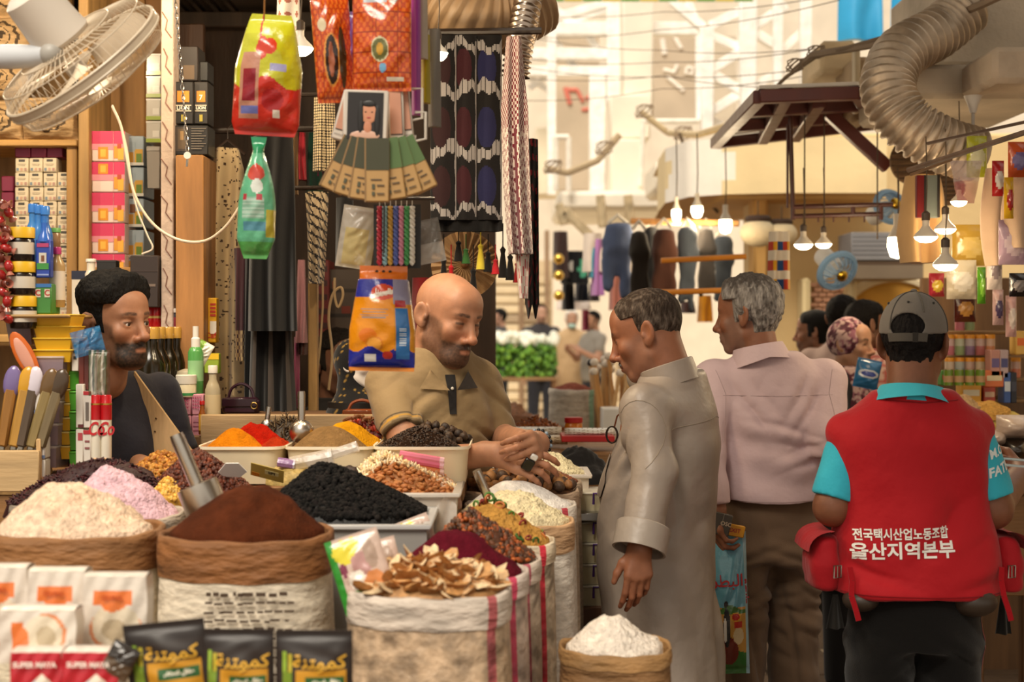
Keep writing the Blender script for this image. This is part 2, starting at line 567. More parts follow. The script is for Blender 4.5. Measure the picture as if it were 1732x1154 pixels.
# ================================================================ figures
def mat4(loc=(0,0,0),yaw=0.0,pitch=0.0,roll=0.0,s=1.0):
 """pose of a head or hand inside its person; yaw turns left, pitch nods down, roll tips to the right (degrees)"""
 R=rotm(0,0,math.radians(yaw)) @ rotm(math.radians(-pitch),0,0) @ rotm(0,math.radians(roll),0)
 return np.array(R,np.float64),np.array(loc,np.float64),s
def to_local(P,M):
 R,t,s=M
 return ((P-t.astype(np.float32)) @ R.astype(np.float32))/s
def to_parent(V,M):
 R,t,s=M
 return (V*s) @ R.T+t
HEAD=dict(jaw=1.0,nose=1.2,chin=1.0,cheek=1.0,lid=0.0,beard=0.0,age=0.0,nod=0.0)
def head_field(P,p):
 X=P.copy(); X[:,0]=np.abs(X[:,0])
 d=sE(X,(0,-0.014,0.034),(0.074,0.096,0.084))
 d=smin(d,sE(X,(0,0.026,-0.03),(0.060*p['jaw'],0.064,0.078)),0.03)
 d = smin(d, sE(X, (0, 0.05, 0.05), (0.056, 0.036, 0.045)), 0.03)              # forehead
 j=0.050*p['jaw']
 d=smin(d,sC(X,(j,-0.002,-0.060),(0.018,0.060,-0.100),0.018,0.017),0.028)
 d=smin(d,sE(X,(0,0.070,-0.101),(0.023,0.019,0.018*p['chin'])),0.018)
 d=smin(d,sE(X,(0.040,0.060,-0.022),(0.022*p['cheek'],0.020,0.020)),0.02)
 d = smin(d, sC(X, (0, 0.082, 0.024), (0.040, 0.070, 0.026), 0.012, 0.010), 0.014)   # brow
 d = smax(d, -sE(X, (0.033, 0.101, 0.002), (0.021, 0.021, 0.0135)), 0.012)         # sockets
 d=smin(d,sE(X,(0.0325,0.0715,0.001),(0.0165,0.0145,0.0145)),0.005)
 if p['lid']<0.9:
  d=smax(d,-sE(X,(0.0325,0.089,-0.0005),(0.0135,0.012,0.0062*(1-p['lid']))),0.002)
 n=p['nose']
 d=smin(d,sC(X,(0,0.086,0.016),(0,0.107*(1+0.03*(n-1)),-0.030),0.0090,0.0118),0.013)
 d=smin(d,sE(X,(0,0.111+0.006*(n-1),-0.034),(0.0125*n,0.012,0.011)),0.009)
 d=smin(d,sE(X,(0.0135*n,0.098,-0.039),(0.008,0.011,0.0085)),0.006)
 d=smax(d,-sE(X,(0.0068,0.106,-0.0475),(0.0042,0.006,0.004)),0.004)
 d=smin(d,sE(X,(0,0.080,-0.066),(0.030,0.020,0.026)),0.014)
 d=smin(d,sC(X,(0,0.0985,-0.0615),(0.022,0.086,-0.0655),0.0058,0.003),0.006)
 d=smin(d,sC(X,(0,0.0965,-0.0735),(0.018,0.086,-0.0705),0.0070,0.003),0.006)
 d=smax(d,-sC(X,(0,0.106,-0.0675),(0.022,0.092,-0.068),0.0022,0.0016),0.003)
 c,s=math.cos(0.42),math.sin(0.42)
 Re=np.array(((c,-s,0),(s,c,0),(0,0,1))) @ np.array(((1,0,0),(0,math.cos(0.2),-math.sin(0.2)),(0,math.sin(0.2),math.cos(0.2))))
 ear=sE(X,(0.083,-0.020,-0.002),(0.0075,0.021,0.034),Re)
 ear=smin(ear,sE(X,(0.077,-0.010,-0.027),(0.006,0.010,0.012)),0.008)
 ear=smax(ear,-sE(X,(0.0905,-0.016,0.002),(0.007,0.0125,0.021),Re),0.004)
 ear=smin(ear,sE(X,(0.080,-0.004,-0.006),(0.005,0.006,0.008)),0.004)
 d=smin(d,ear,0.008)
 a=math.radians(p['nod'])
 ny,nz=0.10*math.sin(a-0.22),-0.06-0.10*math.cos(a-0.22)
 d=smin(d,sC(X,(0,-0.020,-0.045),(0,-0.020+ny,nz),0.056*p.get('neck',1),0.057*p.get('neck',1)),0.022)
 if p['beard']>0:
  b=sE(X,(0,0.060,-0.094),(0.050,0.044,0.036))
  d=np.where(X[:,2]<-0.045,smin(d,b+(0.010-p['beard']),0.02),d)
 return d
def smoothstep(a,b,x):
 t=np.clip((x-a)/(b-a),0,1)
 return t*t*(3-2*t)
def head_color(V,p):
 X=np.abs(V[:,0]); y=V[:,1]; z=V[:,2]
 sk=np.array(p['skin']); c=np.tile(sk,(len(V),1)).astype(np.float64)
 def blend(m,col):
  nonlocal c
  c=c*(1-m[:,None])+np.array(col)[None]*m[:,None]
 nz=vnoise(V,90,3); n2=vnoise(V,260,5)
 warm=smoothstep(0.03,0.0,np.abs(z+0.03))*smoothstep(0.05,0.09,y)
 blend(warm*0.35,np.array(sk)*np.array((1.08,0.82,0.76)))
 lip=smoothstep(0.0105,0.006,np.abs(z+0.068))*smoothstep(0.026,0.018,X)*smoothstep(0.084,0.090,y)
 blend(lip*0.5,np.array(sk)*np.array((0.85,0.58,0.52)))
 bc=p['beardcol']; bd=p['stubble']
 low=smoothstep(-0.040,-0.058,z+0.25*np.maximum(0,0.045-y)*0+nz*0.004)
 side=smoothstep(0.030,0.050,X)*smoothstep(-0.012,0.0,y)*smoothstep(0.012,-0.005,z+0.35*np.maximum(y-0.02,0))
 area=np.maximum(low*smoothstep(-0.015,0.005,y),side*smoothstep(0.062,0.045,y))
 neckm=smoothstep(-0.128,-0.112,z)
 m=area*neckm
 m=m*(1-lip*smoothstep(0.022,0.014,X))
 chinonly=smoothstep(0.042,0.060,y)
 m=m*(bd*(p['chinbeard']*chinonly+(1-chinonly)*p['cheekbeard']) if True else 1)
 must=smoothstep(0.0115,0.006,np.abs(z+0.0535+X*0.22))*smoothstep(0.034,0.026,X)*smoothstep(0.078,0.088,y)
 m=np.maximum(m,must*p['must'])
 goat=smoothstep(0.020,0.010,X)*smoothstep(0.007,0.004,np.abs(z+0.084))*smoothstep(0.07,0.085,y)
 m=np.maximum(m,goat*p['must']*0.6)
 blend(np.clip(m*(0.95+0.15*n2),0,1),bc)
 bz=0.0225+0.007*np.sin(np.clip(X/0.062,0,1)*math.pi)
 br=smoothstep(0.0055,0.0025,np.abs(z-bz))*smoothstep(0.010,0.016,X)*smoothstep(0.060,0.040,X)*smoothstep(0.045,0.058,y)
 blend(np.clip(br*(0.8+0.3*n2),0,1)*p['brow'],p['browcol'])
 if p['scalp']>0:
  hl=hairline(V)
  blend(smoothstep(-0.006,0.008,hl)*p['scalp'],p['browcol'])
 la=smoothstep(0.0045,0.002,np.abs(z-0.0055+9*(X-0.0325)**2))*smoothstep(0.016,0.012,np.abs(X-0.0325))*smoothstep(0.070,0.076,y)
 blend(la*0.7,np.array(p['browcol']))
 return c
def hairline(V):
 """positive where hair grows"""
 X=np.abs(V[:,0]); y=V[:,1]; z=V[:,2]
 front = 0.072 - y + 0.35 * (z - 0.085)                  # ahead of the ears: up on the forehead
 a=np.where(z>0.03,front,0)
 side = np.minimum(0.026 - y, z + 0.028)                 # temples and sideburns
 back=np.minimum(-0.030-y,z+0.070)
 return np.maximum(np.maximum(np.where(z>0.055,front,-1),np.where(z<=0.060,np.minimum(side,front),-1)*(X>0.02)+-1*(X<=0.02)),back)
def make_head(p,M,h=0.0032,zlow=-0.235):
 q=dict(HEAD); q.update(p)
 V,Q=surface(lambda P:head_field(P,q),(-0.105,-0.16,zlow),(0.105,0.135,0.13),h)
 V=relax(V,Q,1,0.35)
 return to_parent(V,M),Q,head_color(V,q)
def make_eyes(parent,M,iris=(0.03,0.015,0.008),look=(0,0)):
 for s in (-1,1):
  mb=MB((0.72,0.66,0.6))
  n,m=18,16
  lx,lz=look
  def col(u,v):
   return (0.72,0.66,0.6)
  mb.lathe([(0.0118*math.sin(t),-0.0118*math.cos(t)) for t in np.linspace(0.01,math.pi-0.01,m)],n=n,
                 cols=[(0.62,0.55,0.5)]*(m-4)+[iris,iris,(0.004,0.004,0.004)])
  Rl=rotm(-math.pi/2+lz,0,0) ; Rl=rotm(0,0,lx) @ Rl
  V=np.array([Rl @ Vector(v) for v in mb.v])+np.array((s*0.0325,0.0727,0.0005))
  mb.v=[tuple(v) for v in to_parent(V,M)]
  mb.build('eye','gloss',parent,sharp=0)
def make_hair(parent,M,col,thick=0.012,rough=0.004,line=0.0,h=0.0038,name='hair',freq=70,top=0.0,cut=None,field=None,mat='hairm',seed=0,grey=None,side=None,greycol=(0.36,0.33,0.30)):
 q=dict(HEAD)
 def f(P):
  X=P.copy(); X[:,0]=np.abs(X[:,0])
  d=sE(X,(0,-0.014,0.034),(0.074,0.096,0.084))
  d=smin(d,sE(X,(0,0.026,-0.03),(0.060,0.064,0.078)),0.03)
  d=smin(d,sE(X,(0,0.05,0.05),(0.056,0.036,0.045)),0.03)
  d=smin(d,sC(X,(0,-0.020,-0.045),(0,-0.045,-0.20),0.056,0.064),0.022)
  th=thick+top*smoothstep(0.03,0.10,P[:,2])+rough*vnoise(P*np.array((1,1,0.45),np.float32),freq,seed)+rough*0.6*vnoise(P,freq*2.3,seed+1)
  hl=hairline(P)+line
  th=th*(0.25+0.75*smoothstep(0.0,0.030,hl))
  if side is not None:th=th*(side+(1-side)*smoothstep(0.02,0.07,P[:,2]))
  if cut is not None:hl=np.minimum(hl,cut(P))
  g=smax(d-th,-hl,0.010)
  return smax(g,-(d+0.006),0.002)
 V,Q=surface(f,(-0.11,-0.15,-0.13),(0.11,0.13,0.165),h)
 c=col
 if callable(col):c=col(V)
 elif grey is not None:
  t=np.clip(0.5+0.9*vnoise(V*np.array((1,1,0.25)),160,4)+grey(V),0,1)[:,None]
  c=np.array(col)[None]*(1-t)+np.array(greycol)[None]*t
 return mesh_obj(name,to_parent(V,M),Q,c,mat,parent,sharp=0)
def hand_field(P,curls,thumb,spread=0.06,s=1.0):
 """wrist at the origin, fingers along +y, palm facing -z, thumb on +x"""
 d=sC(P,(0.0,-0.03,0),(0.0,0.012,0),0.0245,0.0255)
 base=[(0.030,0.086),(0.010,0.092),(-0.010,0.088),(-0.029,0.078)]
 seg=[(0.043,0.026,0.022),(0.048,0.030,0.023),(0.044,0.028,0.023),(0.034,0.021,0.020)]
 for i,(bx,by) in enumerate(base):
  d=smin(d,sC(P,(bx*0.45,0.012,0.0),(bx,by-0.006,0.003),0.0165,0.0125),0.016)
 for i,(bx,by) in enumerate(base):
  a=0.0; p=np.array((bx,by,0.002)); sp=(1.5-i)*spread
  pts=[p]; cl=curls[i]
  for k in range(3):
   a+=cl[k]
   dirv=np.array((math.sin(sp)*math.cos(a),math.cos(sp)*math.cos(a),-math.sin(a)))
   p=p+dirv*seg[i][k]; pts.append(p)
  rs=[0.0100,0.0088,0.0080,0.0068] if i<3 else [0.0088,0.0078,0.0070,0.0060]
  d=smin(d,sChain(P,pts,rs,0.004),0.0055)
 d=smin(d,sChain(P,thumb,[0.0165,0.0125,0.0105,0.0080],0.006),0.009)
 return d
THUMB_OPEN=[(0.014,0.018,-0.006),(0.042,0.048,-0.014),(0.054,0.076,-0.020),(0.060,0.100,-0.024)]
THUMB_IN=[(0.014,0.018,-0.010),(0.036,0.046,-0.026),(0.030,0.074,-0.036),(0.014,0.092,-0.040)]
def frame_to(a,b,palm):
 """hand pose: at a, fingers towards b, palm facing roughly palm"""
 a,b=Vector(a),Vector(b)
 y=(b-a).normalized(); z=-Vector(palm); z=(z-y*z.dot(y)).normalized(); x=y.cross(z)
 return np.array(((x.x,y.x,z.x),(x.y,y.y,z.y),(x.z,y.z,z.z)),np.float64),np.array(a,np.float64),1.0
def make_arm(chain,rs,skin,hand=None,curls=None,thumb=None,mirror=False,h=0.0045,spread=0.06,hs=1.0):
 """skin of an arm: chain of joints and, at its end, a hand given by its pose"""
 def f(P):
  d=sChain(P,chain,rs,0.03)
  if hand is not None:
   R,t,s=hand
   Lp=to_local(P,(R,t,hs))
   if mirror:Lp[:,0]*=-1
   d=smin(d,hand_field(Lp,curls,thumb,spread)*hs,0.018)
  return d
 pts=[np.array(c) for c in chain]
 if hand is not None:
  e=hand[1]+hand[0][:,1]*0.2
  pts+=[hand[1]-0.13,hand[1]+0.13,e-0.03,e+0.03]
 pts=np.array(pts)
 V,Q=surface(f,pts.min(0)-max(rs)-0.02,pts.max(0)+max(rs)+0.02,h)
 n=vnoise(V,60,9)[:,None]*0.10+1
 c=np.array(skin)[None]*n
 if hand is not None:                    # knuckles, fingertips a little redder
  Lp=to_local(V.astype(np.float32),(hand[0],hand[1],hs))
  t=smoothstep(0.10,0.17,Lp[:,1])[:,None]*0.35
  c=c*(1-t)+c*np.array((1.1,0.8,0.72))[None]*t
 return V,Q,c
def join_body(parent,pieces,name='body',mat='skin'):
 Vs,Qs,Cs,off=[],[],[],0
 for V,Q,c in pieces:
  Vs.append(V); Qs.append(Q+off); Cs.append(np.broadcast_to(np.array(c),(len(V),3))); off+=len(V)
 return mesh_obj(name,np.concatenate(Vs),np.concatenate(Qs),np.concatenate(Cs),mat,parent,sharp=0)
def piece(f,lo,hi,h,col,smooth=1):
 V,Q=surface(f,lo,hi,h)
 if smooth:V=relax(V,Q,smooth)
 return V,Q,(col(V) if callable(col) else np.tile(np.array(col),(len(V),1)))
def folds(P,dirs,seed=0):
 """cloth folds: list of (direction across the folds, wavelength, depth, centre, radius)"""
 d=0
 for i,(n,wl,dep,c,r) in enumerate(dirs):
  n=np.asarray(n,np.float64); n=n/np.linalg.norm(n)
  a=np.cross(n,(0.3,0.9,0.2)); a/=np.linalg.norm(a); b=np.cross(n,a)
  Qc=np.stack((P @ n/wl*1.3+0.35*vnoise(P,6.0,seed+70+i),P @ a/(wl*5),P @ b/(wl*5)),1)
  w=np.exp(-((P-np.asarray(c))**2).sum(1)/(r*r)) if c is not None else 1.0
  v=vnoise(Qc,1.0,seed+i)
  d=d+dep*2.3*w*(1-2.4*np.abs(v))
 return d
def rumple(P,amp=0.004,scale=9,seed=0):
 n=vnoise(P,scale,seed)
 return amp*(1-2.2*np.abs(n))+amp*0.5*vnoise(P,scale*2.3,seed+7)
BASE_SKIN=dict(skin=(0.36,0.17,0.095),beardcol=(0.018,0.012,0.009),stubble=1.0,chinbeard=0.8,cheekbeard=0.6,
                 must=0.9,brow=0.9,browcol=(0.015,0.01,0.008),scalp=0.0)
def skinp(**kw):
 p=dict(BASE_SKIN); p.update(kw); return p
def neck_at(M,p,k):
 """point on the neck's axis (k = 0 under the skull .. 1 at its foot), its direction and its radius, in the person's frame"""
 a=math.radians(p['nod'] if 'nod' in p else 0)
 A=np.array((0,-0.020,-0.045)); B_=np.array((0,-0.020+0.10*math.sin(a-0.22),-0.06-0.10*math.cos(a-0.22)))
 q=to_parent(np.array([A+(B_-A)*k,A,B_]),M)
 return Vector(q[0]),Vector(q[1]-q[2]).normalized(),0.057*p.get('neck',1)*M[2]
def neck_collar(t,M,p,k,h,col,mat,gap=0.0,extra=0.010,thick=0.006,flare=-0.04,name='collar',facing=(0,1,0)):
 c,ax,r=neck_at(M,p,k)
 return band(t,name,c,ax,r+extra,r+extra,h,thick,col,mat,gap=gap,up=facing,flare=flare)
def collar_fall(t,M,p,k,col,mat,drop=0.04,span=4.4,extra=0.018,out=0.025):
 """the turned-down leaf of a collar, round the back of the neck"""
 c,ax,r=neck_at(M,p,k)
 y=Vector((0,1,0)); y=(y-ax*y.dot(ax)).normalized(); x=y.cross(ax)
 mb=MB(col)
 def fn(u,v):
  a=(u-0.5)*span
  rr=r+extra+out*v
  return c+x*rr*math.sin(a)-y*rr*math.cos(a)-ax*drop*v*(1+0.35*abs(math.sin(a)))
 mb.grid(fn,28,6)
 return mb.build('collar_fall',mat,t,sharp=0)
# ================================================================ the setting
def struct(mb,name,mat,parent=None,label=None,**kw):
 o=mb.build(name,mat,parent,**kw)
 if parent is None:
  o['kind']='structure'
 if label:o['label']=label
 return o
# ---- floor: dark worn slabs in the lane, paving painted sunlit beyond
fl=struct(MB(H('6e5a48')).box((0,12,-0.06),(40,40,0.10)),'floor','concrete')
slab=None
for i in range(4):
 for j in range(9):
  x,y=0.75+i*0.86+(0.3 if j%2 else 0),5.6+j*0.86
  c=H('6b5644') if (i+j)%3 else H('5f4c3c')
  if slab is None:
   slab=MB(H('66523f')).box((0,0,0),(0.845,0.845,0.03),0.006).build('paving_slab','concrete',fl)
   s_=slab
  else:
   s_=slab.copy(); link(s_,fl)
  s_.location=(x,y,0.0+0.004*random.random()); s_.rotation_euler=(0,0,0.01*(random.random()-0.5))
MB(H('b9a88e')).box((0,0,0),(1,1,1)).v
pm=MB(H('b4a184'))
for k in range(16):
 pm.box((1.44+0.042*k+0.01*random.random(),7.35+0.06*random.random(),0.0215),(0.036*random.uniform(.5,1.1),0.10*random.random()+.03,0.003))
for k in range(14):
 pm.box((2.28+0.05*k,7.45-0.03*k,0.0215),(0.05,0.05*random.random()+.03,0.003),R=rotm(0,0,-0.5))
pm.build('worn_paint_line','concrete',fl)
struct(MB(H('d8c8ac')).box((-1,24,0.0),(22,18,0.03)),'trim_1','concrete')      # paving further up the lane, sunlight put into its pale colour
# ---- far end of the lane: pale building
wb=struct(MB(H('d9cdbb')).box((0,30.2,5),(44,0.3,12)),'wall_back','plaster')
for (x0,x1,y0,y1,c) in ((938,1014,40,322,'c4b29a'),(1104,1182,60,208,'bfae98'),(1020,1050,170,330,'cdbda6'),(1205,1245,60,215,'c9bba6')):
 a,b=at(x0,y1,21.0),at(x1,y0,21.0)
 struct(MB(H(c)).box(((a.x+b.x)/2,21.06,(a.z+b.z)/2),(b.x-a.x,0.10,b.z-a.z),0.01),'concrete_panel','plaster',wb)
def mark(pts,col,r,d=21.0,name='paint_mark'):
 m=MB(col)
 m.tube([at(x,y,d) for x,y in pts],r,6)
 return m.build(name,'matte',wb)
R1=H('d67a68')
mark([(956,148),(964,176)],R1,0.035); mark([(956,152),(976,152),(986,172)],R1,0.03)
mark([(1000,160),(992,166),(998,174),(1006,160)],R1,0.025); mark([(984,186),(1002,184)],R1,0.025)
W1=H('f4ece0')
mark([(1120,66),(1124,92)],W1,0.04); mark([(1138,58),(1152,82)],W1,0.03); mark([(1122,118),(1140,122),(1146,110)],W1,0.03)
mark([(1162,114),(1172,116),(1170,126),(1160,124),(1162,114)],W1,0.03); mark([(1128,130),(1156,154)],W1,0.03)
for k,(x0,x1,y0,y1,c) in enumerate(((770,935,440,690,'cdb896'),(1040,1075,470,690,'cbb794'))):
 a,b=at(x0,y1,25.0),at(x1,y0,25.0)
 o=struct(MB(H(c)).box(((a.x+b.x)/2,25.1,b.z/2),(b.x-a.x,0.1,b.z),0.01),'door_%d'%(k+1),'satin')
 nsl=int((b.z-0.2)/0.16)
 sl=None
 for j in range(nsl):
  cc=H('d9c5a2') if j%5 else H('a8947a')
  MB(cc).box(((a.x+b.x)/2,25.02,0.16+j*0.16),(b.x-a.x-0.1,0.06,0.13),0.02).build('shutter_slat','satin',o)
for x,w in ((882,10),(925,8),(1062,10)):
 a=at(x,700,24.5)
 struct(MB(H('8f7357')).box((a.x,24.5,1.6),(w/FPX*24.5,0.12,3.2),0.02),'trim_2','wood')
# ---- white steel frames in front of the pale building
WH=H('fbf7f0')
def steel(name,label,d,segs,w=0.11,col=WH):
 t=thing(name,label,'steel frame',at(segs[0][0],segs[0][1],d),0,'white steel roof frames')
 o=Vector(t.location)
 for i,s in enumerate(segs):
  ww=(s[4] if len(s)>4 else w); dd=d+.013*i
  MB(col).beam(at(s[0],s[1],dd)-o,at(s[2],s[3],dd)-o,ww,ww).build('steel_bar','enamel',t)
 return t
steel('steel_truss','white steel frame with crossing struts behind the hanging scarves, left end',17.0,
      [(933,-20,933,330,.10),(1038,-20,1038,330,.16),(890,50,1190,50,.15),(890,92,1052,92,.13),(885,121,1030,121,.11),(1010,121,1010,325,.18),
       (900,40,1030,5,.09),(925,5,990,60,.09),(940,45,1036,12,.08),(985,45,1018,95,.08),(935,65,975,118,.08),(885,25,930,8,.09),(1012,200,1036,178,.07),(1012,188,1036,205,.07),(895,150,930,125,.07),(895,130,930,155,.07)])
steel('steel_truss','white lattice frame with zigzag bracing above the brown canopy',16.0,
      [(1195,45,1195,225,.14),(1182,60,1182,205,.07),(1264,-20,1264,215,.18),(1315,-20,1315,180,.10),(1362,-20,1362,170,.12),
       (1198,122,1262,82,.10),(1198,122,1262,160,.10),(1198,192,1262,152,.10),(1198,60,1262,85,.09),(1200,45,1262,15,.10),(1268,50,1330,10,.10),(1268,52,1320,82,.10),(1268,150,1325,120,.09),(1135,0,1190,48,.10),(1160,-8,1178,40,.08),(1198,200,1235,222,.08),(1268,150,1320,175,.09),(1318,90,1362,50,.09)])
def pix_box(mb,x0,x1,y0,y1,d,depth,bev=0.02,col=None):
 a,b=at(x0,y1,d),at(x1,y0,d)
 mb.box(((a.x+b.x)/2,d+depth/2,(a.z+b.z)/2),(b.x-a.x,depth,b.z-a.z),bev,col)
 return mb
struct(pix_box(MB(H('f3ead9')),1053,1105,-30,182,16.5,0.5),'trim_3','plaster')
struct(pix_box(pix_box(MB(H('efe5d2')),1032,1100,160,235,16.2,0.9),1032,1088,235,345,15.9,0.7),'trim_4','plaster')
struct(pix_box(MB(H('f0e7d6')),942,1165,322,356,15.5,2.2,0.05),'trim_5','plaster')
struct(pix_box(MB(H('f4ead6')),1110,1170,268,322,14.0,1.2,0.04),'trim_6','plaster')
struct(pix_box(MB(H('e9dcc2')),905,945,215,330,17.5,0.6),'trim_7','plaster')
for k,(x0,y0,x1,y1) in enumerate(((955,356,1000,400),(1015,330,1020,385),(945,345,955,380),(1062,330,1066,380))):
 t=MB(H('c9b694')).beam(at(x0,y0,15.4),at(x1,y1,15.4),0.09).build('bracket','oldmetal')
 tag(t,['slanting pale bracket under the white balcony','grey upright hanging under the white balcony middle','short pale bracket at the left end of the white balcony','grey upright under the right of the white balcony'][k],'bracket')
t=thing('railing_pipe','white pipe frame standing on the white balcony left of the column','railing',at(965,322,15.4))
o=Vector(t.location)
for s in ((940,232,962,232),(962,232,962,322),(940,232,940,322)):
 MB(H('f1e9da')).tube([at(s[0],s[1],15.4)-o,at(s[2],s[3],15.4)-o],0.03,8).build('pipe','enamel',t)
t=thing('railing_pipe','white pipe railing at the right of the white column','railing',at(1100,205,15.9))
o=Vector(t.location)
for s in ((1088,205,1182,205),(1088,205,1083,315)):
 MB(H('f1e9da')).tube([at(s[0],s[1],15.9)-o,at(s[2],s[3],15.9)-o],0.028,8).build('pipe','enamel',t)
# ---- cream building on the right with its rounded balcony
CR=H('d9bd8a')
wr=struct(pix_box(MB(CR),1268,2350,225,941,10.6,0.3),'wall_right','plaster')
wr2=struct(MB(H('d8c19a')).box((6.3,9.0,2.2),(0.3,14,4.4)),'wall_side','plaster')
bal=MB(H('e8d4aa'))
def balc(u,v):
 pts=[(1112,12.6),(1113,11.6),(1125,10.8),(1165,10.3),(1230,10.1),(1330,10.0),(1500,10.0)]
 f=u*(len(pts)-1); i=min(int(f),len(pts)-2); k=f-i
 px=pts[i][0]*(1-k)+pts[i+1][0]*k; d=pts[i][1]*(1-k)+pts[i+1][1]*k
 x=(px-866)/FPX*d
 z0,z1=2.50,2.90-0.03*u
 return Vector((x,d,z0+(z1-z0)*v))
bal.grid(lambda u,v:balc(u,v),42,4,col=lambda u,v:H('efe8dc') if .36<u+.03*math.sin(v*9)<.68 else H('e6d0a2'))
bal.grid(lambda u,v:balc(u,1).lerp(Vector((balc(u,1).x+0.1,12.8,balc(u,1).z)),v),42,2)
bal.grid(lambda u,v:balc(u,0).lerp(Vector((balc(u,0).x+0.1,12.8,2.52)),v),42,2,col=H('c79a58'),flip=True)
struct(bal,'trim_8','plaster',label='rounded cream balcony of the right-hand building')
struct(pix_box(MB(H('cda364')),1215,1500,318,336,10.2,2.0,0.04),'trim_9','plaster')
struct(pix_box(MB(H('c79a58')),1275,1300,318,470,10.3,0.25),'trim_10','plaster')
arch=MB(H('c18f3a'))
ac,rad=at(1512,560,10.5),0.36
out=[(ac.x+rad*1.02*math.cos(a),ac.z+rad*0.95*math.sin(a)) for a in np.linspace(0,math.pi,20)]+[(ac.x-rad*1.02,0.2),(ac.x+rad*1.02,0.2)]
arch.prism(out,0.12,Matrix.Translation((0,10.56,0)))
struct(arch,'arch_niche','plaster',wr)
ring=MB(H('e3d3ae'))
ring.tube([(ac.x+rad*1.1*math.cos(a),10.5,ac.z+rad*1.03*math.sin(a)) for a in np.linspace(0,math.pi,24)],0.035,6)
struct(ring,'arch_moulding','plaster',wr)
bk=None
for r in range(6):
 for c in range(5):
  p=at(1376+c*14+(7 if r%2 else 0),482+r*8.5,10.55)
  if bk is None:
   bk=b_=MB(H('c9987a')).box((0,0,0),(0.052,0.05,0.029),0.004).build('brick','matte',wr)
  else:
   b_=bk.copy(); link(b_,wr)
  b_.location=p
for x0,x1,c in ((1358,1372,'d9c596'),(1436,1450,'dccaa0')):
 struct(pix_box(MB(H(c)),x0,x1,470,900,10.35,0.22),'pilaster','plaster',wr)
# ---- the spice stall's own shell: back wall, side wall and low dark ceiling
wl=struct(MB(H('4a3524')).box((-2.35,7.0,1.7),(4.55,0.12,3.6)),'wall_left','wood')
struct(MB(H('6b4d31')).box((-4.6,4.6,1.7),(0.12,5.2,3.6)),'wall_stall','wood')
ceil=struct(MB(H('57483a')).box((-2.45,5.65,3.08),(4.6,3.1,0.06)),'ceiling','matte')
rib=None
for k in range(11):
 if rib is None:
  rib=r_=MB(H('8c8074')).tube([(0,-1.4,0),(0,1.4,0)],0.016,8).build('roof_ridge','metal',ceil)
 else:
  r_=rib.copy(); link(r_,ceil)
 r_.location=(-2.0+k*0.075,5.6,3.035)
for k in range(4):
 MB(H('4a3a2c')).beam((-4.5,4.4+k*0.8,2.99),(-0.2,4.4+k*0.8,2.99),0.07).build('roof_joist','wood',ceil)
# ---- unseen sheets added overhead to block the sun from lane and right stall
struct(MB(H('b8b0a2')).box((1.0,4.3,4.25),(2.6,7.6,0.05)),'roof_sunblock_lane','matte')
struct(MB(H('b8b0a2')).box((4.8,1.5,4.1),(5.0,5.6,0.05)),'roof_sunblock_right','matte')
# ================================================================ helpers for goods
def m2(px,d):return px/FPX*d
def heap(name,label,c,rx,ry,h,col,mat='powder',amp=0.004,freq=40,peak=(0,0),pw=1.25,seed=0,cols=None,cat='heap',res=(72,30),drop=0.03):
 """a heaped load: dome with its foot a little below c.z"""
 nu,nv=res
 a=np.linspace(0,2*math.pi,nu,endpoint=False); r=np.linspace(0,1,nv+1)[1:]
 A,R=np.meshgrid(a,r,indexing='xy')
 x=np.concatenate(([0],(R*np.cos(A)).ravel())); y=np.concatenate(([0],(R*np.sin(A)).ravel()))
 rr=np.sqrt(x*x+y*y)
 z=h*(1-np.clip(rr,0,1)**pw)*(1-0.12*np.exp(-rr*rr*30))
 w=1-rr
 P=np.stack((c[0]+rx*x+peak[0]*w,c[1]+ry*y+peak[1]*w,c[2]+z-drop*(rr>0.999)),1)
 n=vnoise(P,freq,seed)*amp+vnoise(P,freq*0.3,seed+1)*amp*1.6+vnoise(P,freq*2.7,seed+2)*amp*0.5
 P[:,2]+=n*(rr<0.999); P[:,0]+=n*0.5
 F=[[0,1+i,1+(i+1)%nu] for i in range(nu)]
 for j in range(nv-1):
  o=1+j*nu
  F+=[[o+i,o+nu+i,o+nu+(i+1)%nu,o+(i+1)%nu] for i in range(nu)]
 C=np.tile(np.array(col),(len(P),1))
 if cols is not None:C=cols(P,C)
 o=mesh_obj(name,P-np.array(c),F,C,mat,None,c,sharp=0)
 tag(o,label,cat,kind='stuff')
 def top(u,v):
  q=math.hypot(u,v); ww=1-q
  return Vector((c[0]+rx*u+peak[0]*ww,c[1]+ry*v+peak[1]*ww,c[2]+h*(1-min(q,1)**pw)))
 o_top=top
 return o,o_top
def blob_unit(kind='ell'):
 if kind=='ell':
  mb=MB().ell((0,0,0),1,6,4)
 elif kind=='twig':
  mb=MB().tube([(-1,0,0),(-0.3,0.15,0),(0.4,-0.1,0.1),(1,0.1,0)],[0.5,1,1,0.4],4)
 elif kind=='chip':
  mb=MB().prism([(math.cos(k*1.05)*1.0,math.sin(k*1.05)*0.8) for k in range(6)],0.35)
 elif kind=='ring':
  mb=MB().tube([(math.cos(a),0,math.sin(a)) for a in np.linspace(0,2*math.pi,9)[:-1]],0.33,4,closed=True)
 return np.array(mb.v),mb.f
